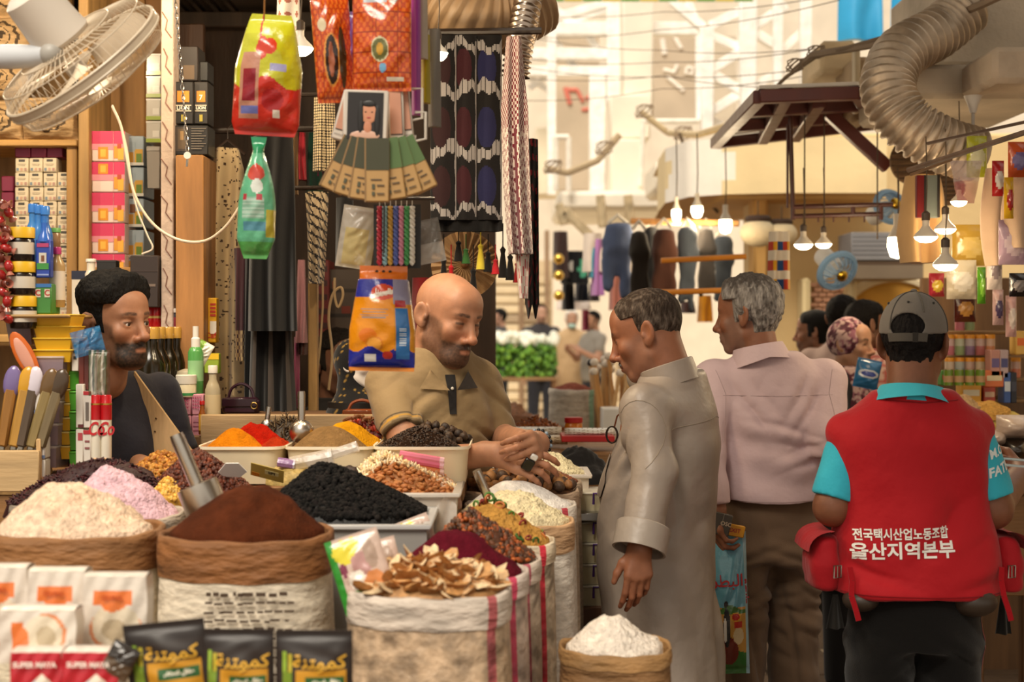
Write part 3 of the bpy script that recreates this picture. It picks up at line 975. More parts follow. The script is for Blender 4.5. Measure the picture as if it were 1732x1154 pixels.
def grains(name,label,top,n,size,cols,kind='ell',mat='dryfruit',seed=0,cat='heap',rmax=0.97,upm=0.3,sel=None):
 """thousands of small pieces lying on a heap: one object"""
 rs=np.random.RandomState(seed); V0,F0=blob_unit(kind); sz=np.array(size)
 VV,FF,CC=[],[],[]; off=0
 for i in range(n):
  q=math.sqrt(rs.rand())*rmax; a=rs.rand()*2*math.pi
  u,v=q*math.cos(a),q*math.sin(a)
  if sel and not sel(u,v,rs):continue
  p=top(u,v)
  R=np.array(rotm(rs.rand()*6,rs.rand()*6,rs.rand()*6)) if kind not in ('chip',) else np.array(rotm(rs.randn()*0.5+1.5,rs.randn()*0.5,rs.rand()*6))
  s=sz*(0.75+0.5*rs.rand())
  VV.append((V0*s) @ R.T+np.array(p)+np.array((0,0,sz.min()*upm)))
  FF+=[[k+off for k in f] for f in F0]; off+=len(V0)
  c=np.array(cols[rs.randint(len(cols))])*(0.75+0.5*rs.rand())
  CC.append(np.tile(c,(len(F0),1)))
 o=mesh_obj(name,np.concatenate(VV),FF,np.concatenate(CC),mat,None,sharp=0,percorner=True)
 return tag(o,label,cat,kind='stuff')
def pieces(name,label,cat,group,top,n,make,seed=0,rmax=0.95,flat=False,up=0.0,sel=None,smin_=0.85,smax_=1.15):
 """countable pieces on a heap: each its own object, sharing a few meshes"""
 rs=random.Random(seed); protos=[make(k) for k in range(3)]; used=[False]*3; k=0; tries=0
 while k<n and tries<n*5:
  tries+=1
  q=math.sqrt((k+0.5)/n)*rmax; a=k*2.39996+rs.random()*0.5
  u,v=q*math.cos(a),q*math.sin(a)
  if sel and not sel(u,v):k+=1; continue
  i=k%3
  if used[i]:o=protos[i].copy(); COL.objects.link(o)
  else:o=protos[i]; used[i]=True
  p=top(u,v); o.location=(p.x,p.y,p.z+up)
  o.rotation_euler=(rs.uniform(-0.6,0.6),rs.uniform(-0.6,0.6),rs.random()*6.3) if flat else (rs.random()*6,rs.random()*6,rs.random()*6)
  o.scale=(rs.uniform(smin_,smax_),)*3
  tag(o,label,cat,group); k+=1
 for i in range(3):
  if not used[i]:bpy.data.objects.remove(protos[i])
def sack(label,px,d,r,z_rim,z0,col,rimcol,band=0.07,roll=0.010,mat='woven',stripe=None,ry=None,name='open_sack',rimmat='kraft',text=None):
 x=(px-866)/FPX*d; ry=ry or r
 t=thing(name,label,'sack',(x,d,z0))
 Hh=z_rim-z0
 def sp(u,v,k=1.0):
  a=2*math.pi*u
  n=2.8
  cx,sx=math.cos(a),math.sin(a)
  q=(abs(cx)**n+abs(sx)**n)**(-1/n)
  bul=1+0.05*math.sin(math.pi*min(1,v*1.1))-0.06*(1-v)**6+0.012*math.sin(a*5+9*v)*(1-v)
  return Vector((r*q*cx*bul*k,ry*q*sx*bul*k,Hh*v))
 fcol=col
 if stripe:
  fcol=lambda u,v:stripe[1] if abs(u-0.875)<stripe[0] else col
 MB(col).grid(lambda u,v:sp(u,v*(1-band/Hh*0.3)),96,26,col=fcol,closeu=True).build('bag',mat,t,sharp=0)
 rim=MB(rimcol)
 prof=[(1.02,-band),(1.035,-band*0.5),(1.03,-0.012),(1.02,0),(0.99,0.004),(0.965,-0.004),(0.95,-0.03)]
 rim.grid(lambda u,v:Vector((sp(u,1).x*prof[round(v*6)][0],sp(u,1).y*prof[round(v*6)][0],Hh+prof[round(v*6)][1]+0.0035*math.sin(u*12.57+1)+0.0015*math.sin(u*62.8))),96,6,closeu=True,
             col=(lambda u,v:stripe[1] if stripe and abs(u-0.875)<stripe[0] else rimcol))
 rim.build('rolled_rim',rimmat,t,sharp=0)
 return t,Vector((x,d,z_rim))
def item_box(name,label,cat,x0,x1,y0,y1,d,depth,col,prints=(),text=(),mat='card',group=None,rot=0,bev=0.003,side=None):
 a,b=at(x0,y1,d),at(x1,y0,d); w,h=b.x-a.x,b.z-a.z
 t=thing(name,label,cat,((a.x+b.x)/2,d+depth/2,a.z),rot,group)
 m=MB(col).box((0,0,h/2),(w,depth,h),min(bev,w*.1,h*.1)); m.build('carton',mat,t)
 if prints:
  p=MB()
  for k,(u0,v0,u1,v1,c) in enumerate(prints):
   p.box(((u0+u1-1)/2*w,-depth/2-0.0006-0.0004*k,h*(1-(v0+v1)/2)),((u1-u0)*w,0.0012,(v1-v0)*h),0,c)
  p.build('print',mat,t)
 for (s,u,v,size,c) in text:
  lettering('lettering',s,size*h,c,t,((u-0.5)*w,-depth/2-0.0016-0.0004*len(prints),(1-v)*h),offset=0.0004)
 return t
def item_turned(name,label,cat,cx,y0,y1,d,prof,parts,group=None,mat='gloss',n=20):
 """round packaging: prof = list of (part name, colour, material, [(radius px, y fraction from the bottom)...])"""
 b=at(cx,y1,d); Hh=m2(y1-y0,d)
 t=thing(name,label,cat,b,0,group)
 for (pn,col,mt,pr) in parts:
  MB(col).lathe([(m2(r,d),Hh*f) for r,f in pr],n=n).build(pn,mt,t)
 return t
def bottle_parts(r,body,cap,label=None,neck=0.35,shoulder=0.72,bmat='gloss',lab=(0.12,0.6),capmat='gloss'):
 p=[('bottle',body,bmat,[(r*.9,0),(r,.02),(r,shoulder),(r*.8,shoulder+.08),(r*neck,shoulder+.16),(r*neck,.90)]),
         ('cap',cap,capmat,[(r*neck*1.25,.88),(r*neck*1.25,.985),(r*neck*1.1,1.0)])]
 if label:p.append(('label',label,'card',[(r*1.015,lab[0]),(r*1.02,lab[0]+.01),(r*1.02,lab[1])]))
 return p
def jar_parts(r,body,cap,label=None,bmat='gloss',capf=0.78,lab=(0.15,0.6)):
 p=[('jar',body,bmat,[(r*.92,0),(r,.04),(r,capf-.06),(r*.9,capf)]),('lid',cap,'satin',[(r*1.03,capf),(r*1.03,.97),(r*.97,1.0)])]
 if label:p.append(('label',label,'card',[(r*1.015,lab[0]),(r*1.02,lab[0]+.01),(r*1.02,lab[1])]))
 return p
def tub(name,label,cat,x0,x1,y0,y1,d,depth,col,lid,group=None,content=None,mat='tub'):
 a,b=at(x0,y1,d),at(x1,y0,d); w,h=b.x-a.x,b.z-a.z
 t=thing(name,label,cat,((a.x+b.x)/2,d+depth/2,a.z),0,group)
 m=MB(col)
 m.add([(sx*w*.44,sy*depth*.44,0) for sx,sy in ((-1,-1),(1,-1),(1,1),(-1,1))]+[(sx*w*.5,sy*depth*.5,h*.86) for sx,sy in ((-1,-1),(1,-1),(1,1),(-1,1))],
          [(0,3,2,1),(0,1,5,4),(1,2,6,5),(2,3,7,6),(3,0,4,7)])
 m.build('box',mat,t)
 MB(lid).box((0,0,h*.92),(w*1.06,depth*1.06,h*.12),0.003).build('lid',mat,t)
 if content:
  MB(content).box((0,0,h*.4),(w*.82,depth*.82,h*.7),0.006).build('filling','crumb',t)
 return t
def pouch(name,label,cat,cx,top_y,w_px,h_px,d,thick,paint,mat='foil',group=None,rot=(0,0,0),shape=None,nu=30,nv=36,text=(),crimp=0.0022,seed=0,back=None):
 """a filled bag: two bulging sheets sealed at the edge; paint(u, v) gives the print. Origin at its top middle."""
 w,h=m2(w_px,d),m2(h_px,d)
 t=thing(name,label,cat,at(cx,top_y,d),rot,group)
 shape=shape or (lambda v:1.0)
 rs=random.Random(seed); ph=rs.random()*6
 def surf(u,v,sgn):
  e=max(0.0,math.sin(math.pi*u))**0.55*max(0.0,math.sin(math.pi*min(1,max(0,(v-.06)/.9))))**0.5
  wr=crimp*(math.sin(u*13+ph+5*math.sin(v*7+ph))*math.sin(v*11+2*ph+3*u)+0.7*math.sin(u*7+v*23+4*math.sin(u*5+ph)))
  return Vector(((u-.5)*w*shape(v),sgn*(0.0012+thick/2*e+wr*e),-h*v))
 m=MB()
 m.grid(lambda u,v:surf(u,v,-1),nu,nv,col=paint,flip=True)
 m.grid(lambda u,v:surf(u,v,1),nu//2,nv//2,col=back or paint)
 for k in (0,1):
  m.grid(lambda a,b,k=k:surf(k,b,-1+2*a),1,nv,col=lambda a,b,k=k:paint(k*.98+.01,b)); m.grid(lambda a,b,k=k:surf(a,k,-1+2*b),nu,1,col=lambda a,b,k=k:paint(a,k*.98+.01))
 m.build('bag',mat,t,sharp=0)
 for (s,u0,v0,size,c,*r) in text:
  def dr(p,u0=u0,v0=v0):
   u,v=u0+p.x/w,v0-p.z/h
   return surf(min(max(u,0.01),.99),min(max(v,0.01),.99),-1)+Vector((0,-0.0035,0))
  lettering('lettering',s,size*h,c,t,fn=dr,offset=0.0006,sx=r[0] if r else 1.0)
 return t
def blobs(*items):
 """paint function: later entries win. (kind, u, v, ru, rv, colour); kind 'o' ellipse, 'r' rectangle"""
 def f(u,v):
  c=items[0]
  for (k,cu,cv,ru,rv,col) in items[1:]:
   if (k=='o' and ((u-cu)/ru)**2+((v-cv)/rv)**2<1) or (k=='r' and abs(u-cu)<ru and abs(v-cv)<rv):
    c=col
  return c
 return f
# ================================================================ the spice stall
# ---- what carries the goods
def wood_box(name,label,cat,x0,x1,y0,y1,z1,z0=0.0,col='8a6238',n=5,feet=0.0,planks=True):
 t=thing(name,label,cat,((x0+x1)/2,(y0+y1)/2,z0))
 h=z1-z0; w,dp=x1-x0,y1-y0
 MB(H(col)).box((0,0,h-0.02),(w,dp,0.04),0.004).build('top_board','woodx',t)
 k=max(2,int(h/0.16)); hh=(h-0.045)/k
 for i in range(k if planks else 0):
  MB(mixc(H(col),(0,0,0),0.1*(i%2))).box((0,-dp/2+0.012,hh*(i+.5)),(w-.01,0.022,hh-.008),0.003).build('plank','woodx',t)
 for sx in (-1,1):
  for sy in (-1,1):
   MB(H('6e4c2a')).box((sx*(w/2-.03),sy*(dp/2-.05),(h-.04-feet)/2),(0.05,0.05,h-.04+feet),0.004).build('leg','wood',t)
 return t
wood_box('platform','low wooden platform under the front row of spice sacks','platform',-1.28,0.16,2.86,4.04,0.42)
wood_box('platform','narrow wooden platform under the walnut and seed sacks','platform',-0.13,0.26,4.05,4.68,0.42)
wood_box('platform','wooden platform under the raisin sacks','platform',-1.07,-0.66,4.05,4.33,0.42)
wood_box('display_table','wooden table in front of the sacks carrying the small packets','table',-1.2,-0.2,2.35,2.84,0.90)
wood_box('tray_table','wooden table under the cream plastic spice trays','table',-0.93,-0.13,4.05,4.44,1.175,z0=0.0)
wood_box('counter','wooden counter under the bottles behind the spice trays','counter',-1.30,-0.86,4.70,5.25,1.265)
wood_box('side_counter','wooden shelf stand at the left edge under tubs and brushes','counter',-1.75,-1.08,4.01,4.32,1.205,z0=0.0)
o=MB(H('a3865f')).box((0,0,0),(0.62,0.025,0.17),0.004).build('backboard','woodx',None,at(510,716,4.66))
o.location.z=1.25; tag(o,'long wooden board standing behind the spice trays','board')
# ---- big sacks in the front row
t,c=sack('wide open sack with a brown paper rim holding beige flakes, front left',128,3.26,0.182,1.166,0.42,H('d8cab0'),H('8f6238'),band=0.078,ry=0.15)
heap('flake_heap','heap of pale pinkish beige flakes in the front left sack',c,0.172,0.142,0.112,H('ecd0b4'),'crumb',0.0075,55,(-0.02,0),1.35,1,
     cols=lambda P,C:C*(1+0.16*vnoise(P,70,3)[:,None])*(1-0.10*np.clip(vnoise(P,25,8),0,1)[:,None]*np.array((0,1,1.6))))
t,c=sack('open sack with lilac pink crystals behind the beige flakes',200,3.66,0.155,1.150,0.42,H('cbbfae'),H('b9aa98'),ry=0.14)
heap('crystal_heap','heap of lilac pink salt crystals behind the beige flakes',c,0.15,0.135,0.125,H('e0b9c4'),'crumb',0.006,60,(-0.02,0),1.2,2)
t,c=sack('open sack with a brown paper rim holding ground coffee, second from the left in front',418,3.22,0.178,1.164,0.42,H('d9cdb8'),H('84552c'),band=0.082,ry=0.15)
heap('coffee_heap','heap of dark brown ground coffee in the front sack',c,0.168,0.142,0.108,H('4e2512'),'powder',0.004,40,(0.015,0),1.5,3,
     cols=lambda P,C:C*(1+0.35*vnoise(P,30,5)[:,None]))
pr=MB(H('4a3a2c'))
rs_=random.Random(3)
for j in range(12):
 z=0.640-j*0.018
 x=-0.05
 while x<0.12:
  w=rs_.uniform(.006,.022); pr.box((x,-0.1605-0.0,z+rs_.uniform(-.002,.002)),(w,0.0012,0.0045 if j%4 else 0.008)); x+=w+0.005
pr.build('print','card',t)['kind']='stuff'
t,c=sack('grey plastic crate-like sack holding dark purple hibiscus at the left',165,3.86,0.21,1.150,0.42,H('8d8378'),H('877b6c'),ry=0.13)
o,top=heap('hibiscus_heap','bed of dark purple hibiscus behind the lilac crystals',c,0.235,0.13,0.116,H('2e0f12'),'dryfruit',0.006,60,(0.02,0),1.5,4)
grains('hibiscus_petals','dried dark purple hibiscus flowers behind the lilac crystals',top,1500,(0.010,0.006,0.004),[H('3a1418'),H('4a181c'),H('2a0c10')],'chip',seed=4)
t,c=sack('open sack holding golden raisins left of the metal scoop',285,4.12,0.14,1.165,0.42,H('a89c8c'),H('9a8a74'),ry=0.12)
o,top=heap('golden_raisin_heap','bed of golden raisins left of the steel scoop',c,0.15,0.12,0.10,H('7a4a14'),'dryfruit',0.004,60,(-0.02,0),1.2,5)
grains('golden_raisins','golden brown raisins left of the steel scoop',top,1500,(0.008,0.0055,0.0055),[H('b5762a'),H('a8641c'),H('c98f3c')],seed=5)
o,top=heap('peanut_strip_heap','bed under the yellow split peas below the golden raisins',at(285,842,3.86),0.06,0.10,0.05,H('b5852c'),'dryfruit',0.003,60,(0,0),1.2,6)
grains('split_peas','yellow split peas between hibiscus and scoop',top,500,(0.006,0.006,0.004),[H('d9a646'),H('c9922f'),H('e3b860')],seed=6)
t,c=sack('open sack holding dark brown raisins right of the scoop',340,3.92,0.115,1.165,0.42,H('8a7b6a'),H('7d6a55'),ry=0.11)
o,top=heap('brown_raisin_heap','bed of reddish brown raisins right of the scoop',c,0.150,0.11,0.118,H('38170c'),'dryfruit',0.004,60,(-0.01,0),1.2,7)
grains('brown_raisins','reddish brown raisins behind the coffee heap',top,1700,(0.008,0.006,0.005),[H('5a2814'),H('6b3018'),H('4a1e10')],seed=7)
# ---- crate of black raisins, almonds and slivers
def crate(name,label,x0,x1,yrim,d,depth,h,col,mat='satin',wall=0.010):
 a,b=at(x0,yrim,d),at(x1,yrim,d); w=b.x-a.x
 t=thing(name,label,'crate',((a.x+b.x)/2,d+depth/2,a.z-h))
 MB(col).box((0,0,0.006),(w,depth,0.012),0.002).build('bottom',mat,t)
 for nm,c,s in (('side',(0,-depth/2+wall/2,h/2),(w,wall,h)),('side',(0,depth/2-wall/2,h/2),(w,wall,h)),
                     ('side',(-w/2+wall/2,0,h/2),(wall,depth-2*wall,h)),('side',(w/2-wall/2,0,h/2),(wall,depth-2*wall,h))):
  MB(col).box(c,s,0.002).build(nm,mat,t)
 rim=MB(mixc(col,(1,1,1),.25))
 for s in (-1,1):
  rim.box((0,s*(depth/2),h),(w+.02,.022,.012),0.003); rim.box((s*(w/2),0,h),(.022,depth,.012),0.003)
 rim.build('rim',mat,t)
 return t
crate('plastic_crate','grey plastic crate full of black raisins behind the coffee',458,722,892,3.44,0.34,0.66,H('8d8a86'))
o,top=heap('black_raisin_heap','bed under the black raisins',at(585,868,3.62),0.20,0.17,0.115,H('0a0908'),'dryfruit',0.005,60,(-0.06,0.02),1.25,8)
grains('black_raisins','black raisins heaped in the grey crate',top,2600,(0.0095,0.007,0.006),[H('0f0d0c'),H('171413'),H('0a0908'),H('1f1a18')],seed=8,mat='crumb')
crate('clear_crate','clear plastic crate of almonds right of the black raisins',600,772,838,3.80,0.34,0.70,H('cfc4b6'),'tub')
o,top=heap('almond_bed','bed under the almonds in the clear crate',at(676,838,3.96),0.165,0.165,0.105,H('8a5426'),'dryfruit',0.003,60,(-0.05,0.02),1.2,9)
def mk_almond(k):
 return MB(H(('b06a32','a35f2b','bb7a42')[k])).ell((0,0,0),(0.0115,0.0075,0.005),8,5).build('almond','dryfruit',None,sharp=0)
pieces('almond','brown almond in the clear crate beside the black raisins','almond','almonds in the clear crate',top,560,mk_almond,5,flat=True,up=0.002,sel=lambda u,v:v<-.28+.35*u)
grains('almond_slivers','pale slivered almonds behind the brown almonds',top,1700,(0.012,0.004,0.003),[H('ecd2a4'),H('e2c08c'),H('f3e0bd')],seed=10,sel=lambda u,v,rs:v>-.32+.35*u,upm=2.0)
o,top=heap('peanut_bed','bed under the peanuts in the clear crate corner',at(735,825,4.0),0.055,0.09,0.04,H('c08a50'),'dryfruit',0.003,60,(0,0),1.2,11)
grains('peanuts','pinkish peanuts in the corner of the clear crate',top,260,(0.009,0.006,0.006),[H('d9a070'),H('c98a58'),H('e6c9b0')],seed=11)
fm=MB(H('e8e2da'))
fm.grid(lambda u,v:at(655+118*u,868-22*u,3.70+0.10*u)+Vector((0,0.012*math.sin(u*23+v*3),-0.20*v+0.012*math.sin(u*17))),40,14)
tag(fm.build('clear_film','film',None,sharp=0),'wrinkled clear plastic film hanging over the almond crate front','plastic film')
# ---- sacks receding along the lane
def lane_sack(label,px,d,r,yrim,col,rim,stripe=None,ry=0.10,band=0.045):
 zr=CAMZ+(HORIZ-yrim)/FPX*(d-ry)
 return sack(label,px,d,r,zr,0.42,col,rim,band=band,stripe=stripe,ry=ry,mat='mottle' if d<3.7 else 'woven')
t,c=lane_sack('white woven sack of sliced dried fruit at the front right corner of the stall',726,3.06,0.163,1014,H('b99f82'),H('c9bcae'),(0.006,H('b05a5c'),0.25),0.13,0.06)
o,top=heap('slice_bed','bed under the dried fruit slices in the front sack',c,0.155,0.12,0.052,H('b98a58'),'dryfruit',0.004,60,(0,0),1.4,12)
def mk_slice(k):
 m=MB(H(('d9b182','c9955c','e3c79c')[k]))
 m.grid(lambda u,v:Vector(((0.013+0.004*k)*(0.3+0.7*v)*math.cos(u*6.283)*1.25,0.010*(0.3+0.7*v)*math.sin(u*6.283)+0.006*v*v,0.0035*math.sin(u*12.5+k)*v+0.004)),10,2,closeu=True)
 m.grid(lambda u,v:Vector(((0.013+0.004*k)*math.cos(u*6.283)*1.25*(1-.7*v),(0.010*math.sin(u*6.283))*(1-.7*v)+0.006*(1-v),0.0035*math.sin(u*12.5+k)*(1-v)+0.004-0.007*math.sin(v*1.6))),10,2,closeu=True,col=H('a8713c'))
 m.ell((0,0.001,0.003),(0.006,0.004,0.003),6,4,col=H('b07840'))
 return m.build('dried_fruit_slice','dryfruit',None,sharp=0)
pieces('dried_fruit_slice','curled tan slice of dried fruit in the front right sack','dried fruit','dried fruit slices in the front sack',top,150,mk_slice,6,flat=True,up=0.006,smin_=1.25,smax_=1.8)
t,c=lane_sack('woven sack with a pink stripe holding dark red sumac',775,3.27,0.150,980,H('b9a596'),H('c4b6ab'),(0.008,H('c0405c'),0.25))
heap('sumac_heap','heap of dark red sumac behind the dried fruit slices',c,0.143,0.10,0.105,H('5a1220'),'powder',0.004,60,(-0.01,0),1.15,13)
t,c=lane_sack('woven sack of brown and orange dried tea mix',808,3.47,0.143,958,H('b3a28f'),H('bfb1a2'),(0.006,H('a04a58'),0.25))
o,top=heap('tea_mix_heap','bed under the brown and orange dried tea mix',c,0.136,0.10,0.115,H('4a2712'),'dryfruit',0.005,60,(-0.02,0),1.1,14)
grains('tea_mix','brown and orange dried tea mix behind the sumac',top,900,(0.010,0.006,0.005),[H('6b3a1a'),H('8f4418'),H('3f2210'),H('a8551c'),H('5c3a22')],seed=14)
t,c=lane_sack('woven sack with a red stripe holding soup mix with green rings',838,3.67,0.143,926,H('b8a68e'),H('cdbda2'),(0.010,H('c22a3a'),0.25))
heap('soup_mix_heap','heap of yellow soup mix under green rings',c,0.135,0.10,0.105,H('c29148'),'crumb',0.004,60,(-0.02,0),1.1,15)
_,top=heap('soup_mix_crumbs','fine yellow crumbs at the foot of the soup mix',c,0.134,0.099,0.108,H('b9883f'),'crumb',0.003,70,(-0.02,0),1.1,25)
grains('dried_pepper_rings','green and red pepper rings on the yellow soup mix',top,60,(0.0095,0.0095,0.0095),[H('3f6a24'),H('4f7a2c'),H('8a2a1e'),H('a8602a')],'ring',seed=15,upm=0.3)
t,c=lane_sack('tall sack with a brown paper rim holding cream flour',862,3.92,0.165,892,H('d8cfc2'),H('b5906a'),None,0.12,0.07)
heap('cream_flour_heap','heap of crumbly cream coloured flour beside the thobe man',c,0.158,0.115,0.085,H('e6d7ae'),'crumb',0.006,60,(-0.005,0),1.35,16)
t,c=lane_sack('sack of white sugar behind the cream flour',880,4.12,0.150,862,H('d8cfc2'),H('cfc4b6'),(0.008,H('b8404c'),0.25),0.11)
heap('sugar_heap','smooth white heap of sugar behind the cream flour',c,0.145,0.105,0.072,H('ece6df'),'powder',0.0015,30,(-0.02,0),1.4,17)
t,c=lane_sack('pale sack of walnuts behind the sugar',880,4.34,0.165,838,H('b9a48c'),H('b59a80'),None,0.12)
o,top=heap('walnut_bed','bed under the walnuts',c,0.158,0.115,0.055,H('5a3a22'),'dryfruit',0.004,60,(0,0),1.3,18)
def mk_walnut(k):
 m=MB(H(('9a6a3e','a87848','4f3a2c')[k]))
 b=len(m.v)
 m.ell((0,0,0),(0.0195,0.0165,0.0165),12,8)
 V=np.array(m.v); n=vnoise(V,170,k)[:,None]; V=V*(1+0.08*n); m.v=[tuple(p) for p in V]
 return m.build('walnut','dryfruit',None,sharp=0)
pieces('walnut','whole brown walnut in the pale sack behind the sugar','walnut','walnuts behind the sugar',top,70,mk_walnut,9,up=0.012)
t,c=lane_sack('sack of reddish brown seeds behind the walnuts',890,4.56,0.165,822,H('b9a48c'),H('a8927a'),None,0.10)
o,top=heap('seed_heap','heap of reddish brown seeds behind the walnuts',c,0.158,0.10,0.075,H('6e3c20'),'dryfruit',0.003,60,(-0.02,0),1.2,19)
grains('brown_seeds','reddish brown seeds behind the walnuts',top,1300,(0.006,0.004,0.004),[H('8a4a26'),H('a05a30'),H('70381c')],seed=19)
crate('flour_box','clear plastic box of cream flour beyond the walnuts',836,996,806,4.72,0.26,0.12,H('d9cbb8'),'tub')
heap('flour_mound','cream flour mounded in the clear plastic box',at(915,800,4.85),0.145,0.11,0.075,H('e9dcb2'),'crumb',0.004,60,(0.02,0),1.2,20)
wood_box('flour_stand','wooden stand under the clear flour box','stand',-0.08,0.27,4.70,5.0,1.02)
t,c=sack('short crumpled kraft paper bag of white powder at the front right',1040,3.30,0.120,0.905,0.42,H('8a6640'),H('9c7648'),band=0.03,ry=0.11,mat='kraft',rimmat='kraft',name='paper_bag')
heap('white_powder_heap','heap of coarse white powder in the kraft bag',c,0.108,0.10,0.075,H('efe3d4'),'crumb',0.005,60,(-0.012,0),1.3,21)
wood_box('bag_crate','wooden crate under the kraft bag of white powder','crate',0.08,0.40,3.15,3.45,0.42)
# ---- steel scoops
def scoop(label,a,b,d,rad,cup,tilt=0.0,ball=False):
 t=thing('scoop',label,'scoop',at(b[0],b[1],d))
 o=Vector(t.location); A=at(a[0],a[1],d+tilt)-o
 MB(H('b9b2a8')).tube([Vector((0,0,0)),A*.9,A],[rad,rad*1.05,rad*.95],14).build('handle','metal',t)
 if ball:
  MB(H('b9b2a8')).ell((0,0,-cup*.7),(cup,cup,cup),20,12).build('bowl','metal',t)
 else:
  ax=A.normalized(); u=ax.orthogonal().normalized(); w=ax.cross(u)
  R=Matrix((u,w,ax)).transposed()
  MB(H('b9b2a8')).lathe([(0.001,0.004),(cup,0.0),(cup*1.02,-0.01),(cup*1.02,-0.085),(cup*.97,-0.085),(cup*.97,-0.004),(0.001,-0.003)],n=28,M=R).build('cup','metal',t)
 return t
scoop('steel scoop with a round cup and thick handle stuck behind the coffee heap',(298,735),(333,820),3.48,0.0165,0.048)
scoop('steel scoop with a ball-shaped bowl standing in the grey spice tray',(510,662),(510,716),4.24,0.0105,0.034,ball=True)
scoop('steel scoop stuck in the white sugar',(806,796),(834,862),3.98,0.012,0.036,-0.02)
scoop('small steel scoop handle in the dark herbs',(455,688),(452,712),4.42,0.0075,0.02,ball=True)
# ---- three cream trays of ground spices
def tray(label,x0,x1,y0,d,depth,h):
 a,b=at(x0,y0,d),at(x1,y0,d); w=b.x-a.x
 t=thing('spice_tray',label,'tray',((a.x+b.x)/2,d+depth/2,a.z-h),0,'cream plastic spice trays')
 m=MB(H('e6d6b4'))
 def wall(u,v):
  n=7.0; aa=2*math.pi*u; q=(abs(math.cos(aa))**n+abs(math.sin(aa))**n)**(-1/n)
  s=0.93+0.07*v
  return Vector((w/2*q*math.cos(aa)*s,depth/2*q*math.sin(aa)*s,h*v))
 m.grid(wall,80,4,closeu=True); m.grid(lambda u,v:Vector((wall(u,0).x*(1-v),wall(u,0).y*(1-v),0.002)),40,2,closeu=True)
 m.build('tray','satin',t)
 r=MB(H('efe2c6'))
 pr=[(1.0,0.0),(1.035,0.002),(1.04,-0.006),(1.0,-0.010)]
 r.grid(lambda u,v:Vector((wall(u,1).x*pr[round(v*3)][0],wall(u,1).y*pr[round(v*3)][0],h+pr[round(v*3)][1])),80,3,closeu=True)
 r.build('rim','satin',t)
 return Vector((t.location.x,t.location.y,a.z))
c1=tray('cream plastic tray of orange and red spices, leftmost of the three',332,476,757,4.06,0.36,0.10)
c2=tray('cream plastic tray of grey and yellow spices, middle of the three',480,632,757,4.06,0.36,0.10)
c3=tray('cream plastic tray of dark pepper, rightmost of the three',630,792,757,4.06,0.36,0.10)
heap('turmeric_heap','orange turmeric heap in the left tray',c1+Vector((-0.030,-0.075,-0.012)),0.082,0.078,0.066,H('d07a0c'),'powder',0.002,50,(0,0),1.2,31)
heap('chili_powder_heap','bright red chili powder heap in the left tray',c1+Vector((0.02,0.02,-0.012)),0.10,0.075,0.082,H('a81a06'),'powder',0.003,50,(-0.02,0),1.0,32)
heap('chili_flake_heap','low red chili flakes right of the chili powder',c1+Vector((0.075,-0.02,-0.012)),0.05,0.07,0.035,H('a83010'),'powder',0.003,70,(0,0),1.0,33)
o,top=heap('dry_herb_heap','bed of dark dried herbs at the back of the left tray',c1+Vector((0.075,0.16,-0.012)),0.12,0.06,0.075,H('2e2114'),'dryfruit',0.004,60,(0,0),1.0,34)
grains('dry_herbs','dark dried herb stalks at the back of the left tray',top,420,(0.018,0.0022,0.0022),[H('4a3820'),H('3a2c1a'),H('5f4a2c')],'twig',seed=34)
heap('cumin_heap','smooth grey brown cumin heap in the middle tray',c2+Vector((-0.010,-0.07,-0.012)),0.108,0.09,0.072,H('8a6a42'),'powder',0.0012,40,(0,0),1.4,35)
heap('curry_heap','yellow curry powder behind the grey cumin',c2+Vector((0.035,0.03,-0.012)),0.10,0.085,0.078,H('c88a10'),'powder',0.003,60,(-0.02,0),1.3,36)
o,top=heap('chili_pod_heap','bed of dried red chili and cinnamon at the back of the middle tray',c2+Vector((0.05,0.15,-0.012)),0.13,0.065,0.078,H('4a120a'),'dryfruit',0.004,60,(0,0),1.0,37)
grains('chili_pods','dried red chili pods and cinnamon curls behind the curry powder',top,220,(0.011,0.006,0.006),[H('8a2214'),H('a03018'),H('6b1a10'),H('8f5a34')],seed=37)
o,top=heap('pepper_heap','dark ground pepper heap in the right tray',c3+Vector((-0.01,-0.075,-0.012)),0.118,0.09,0.062,H('2c1c12'),'powder',0.003,90,(0,0),1.4,38)
grains('peppercorns','tiny dark pepper grains in the right tray',top,1100,(0.0028,0.0028,0.0028),[H('3c281a'),H('2a1a12'),H('4a3424')],seed=38)
o,top=heap('lime_bed','bed under the dried limes in the right tray',c3+Vector((0.02,0.09,-0.012)),0.12,0.10,0.05,H('2a1d14'),'dryfruit',0.004,60,(0,0),1.3,39)
def mk_lime(k):
 m=MB(H(('3c2a1c','4a3524','30221a')[k])); m.ell((0,0,0),(0.0125,0.0115,0.0115),10,7); m.ell((0.0125,0,0),(0.003,0.002,0.002),5,4)
 return m.build('dried_lime','dryfruit',None,sharp=0)
pieces('dried_lime','round dark dried lime at the back of the right tray','dried lime','dried limes in the right tray',top,60,mk_lime,12,up=0.009)
for k,(dx,dy) in enumerate(((0.02,0.12),(0.045,0.10),(0.06,0.13),(0.075,0.11),(0.09,0.125))):
 o=MB(H('7a4a28')).tube([(0.014*math.cos(a),0,0.006*math.sin(a*1.5)) for a in np.linspace(0,3,7)],0.005,8).build('cinnamon_curl','dryfruit',None,c2+Vector((dx,dy,0.066-0.3*abs(dx-0.05))),(0.5,0.2*k,k))
 tag(o,'small curl of cinnamon bark on the dried red chili','cinnamon','cinnamon curls on the chili')
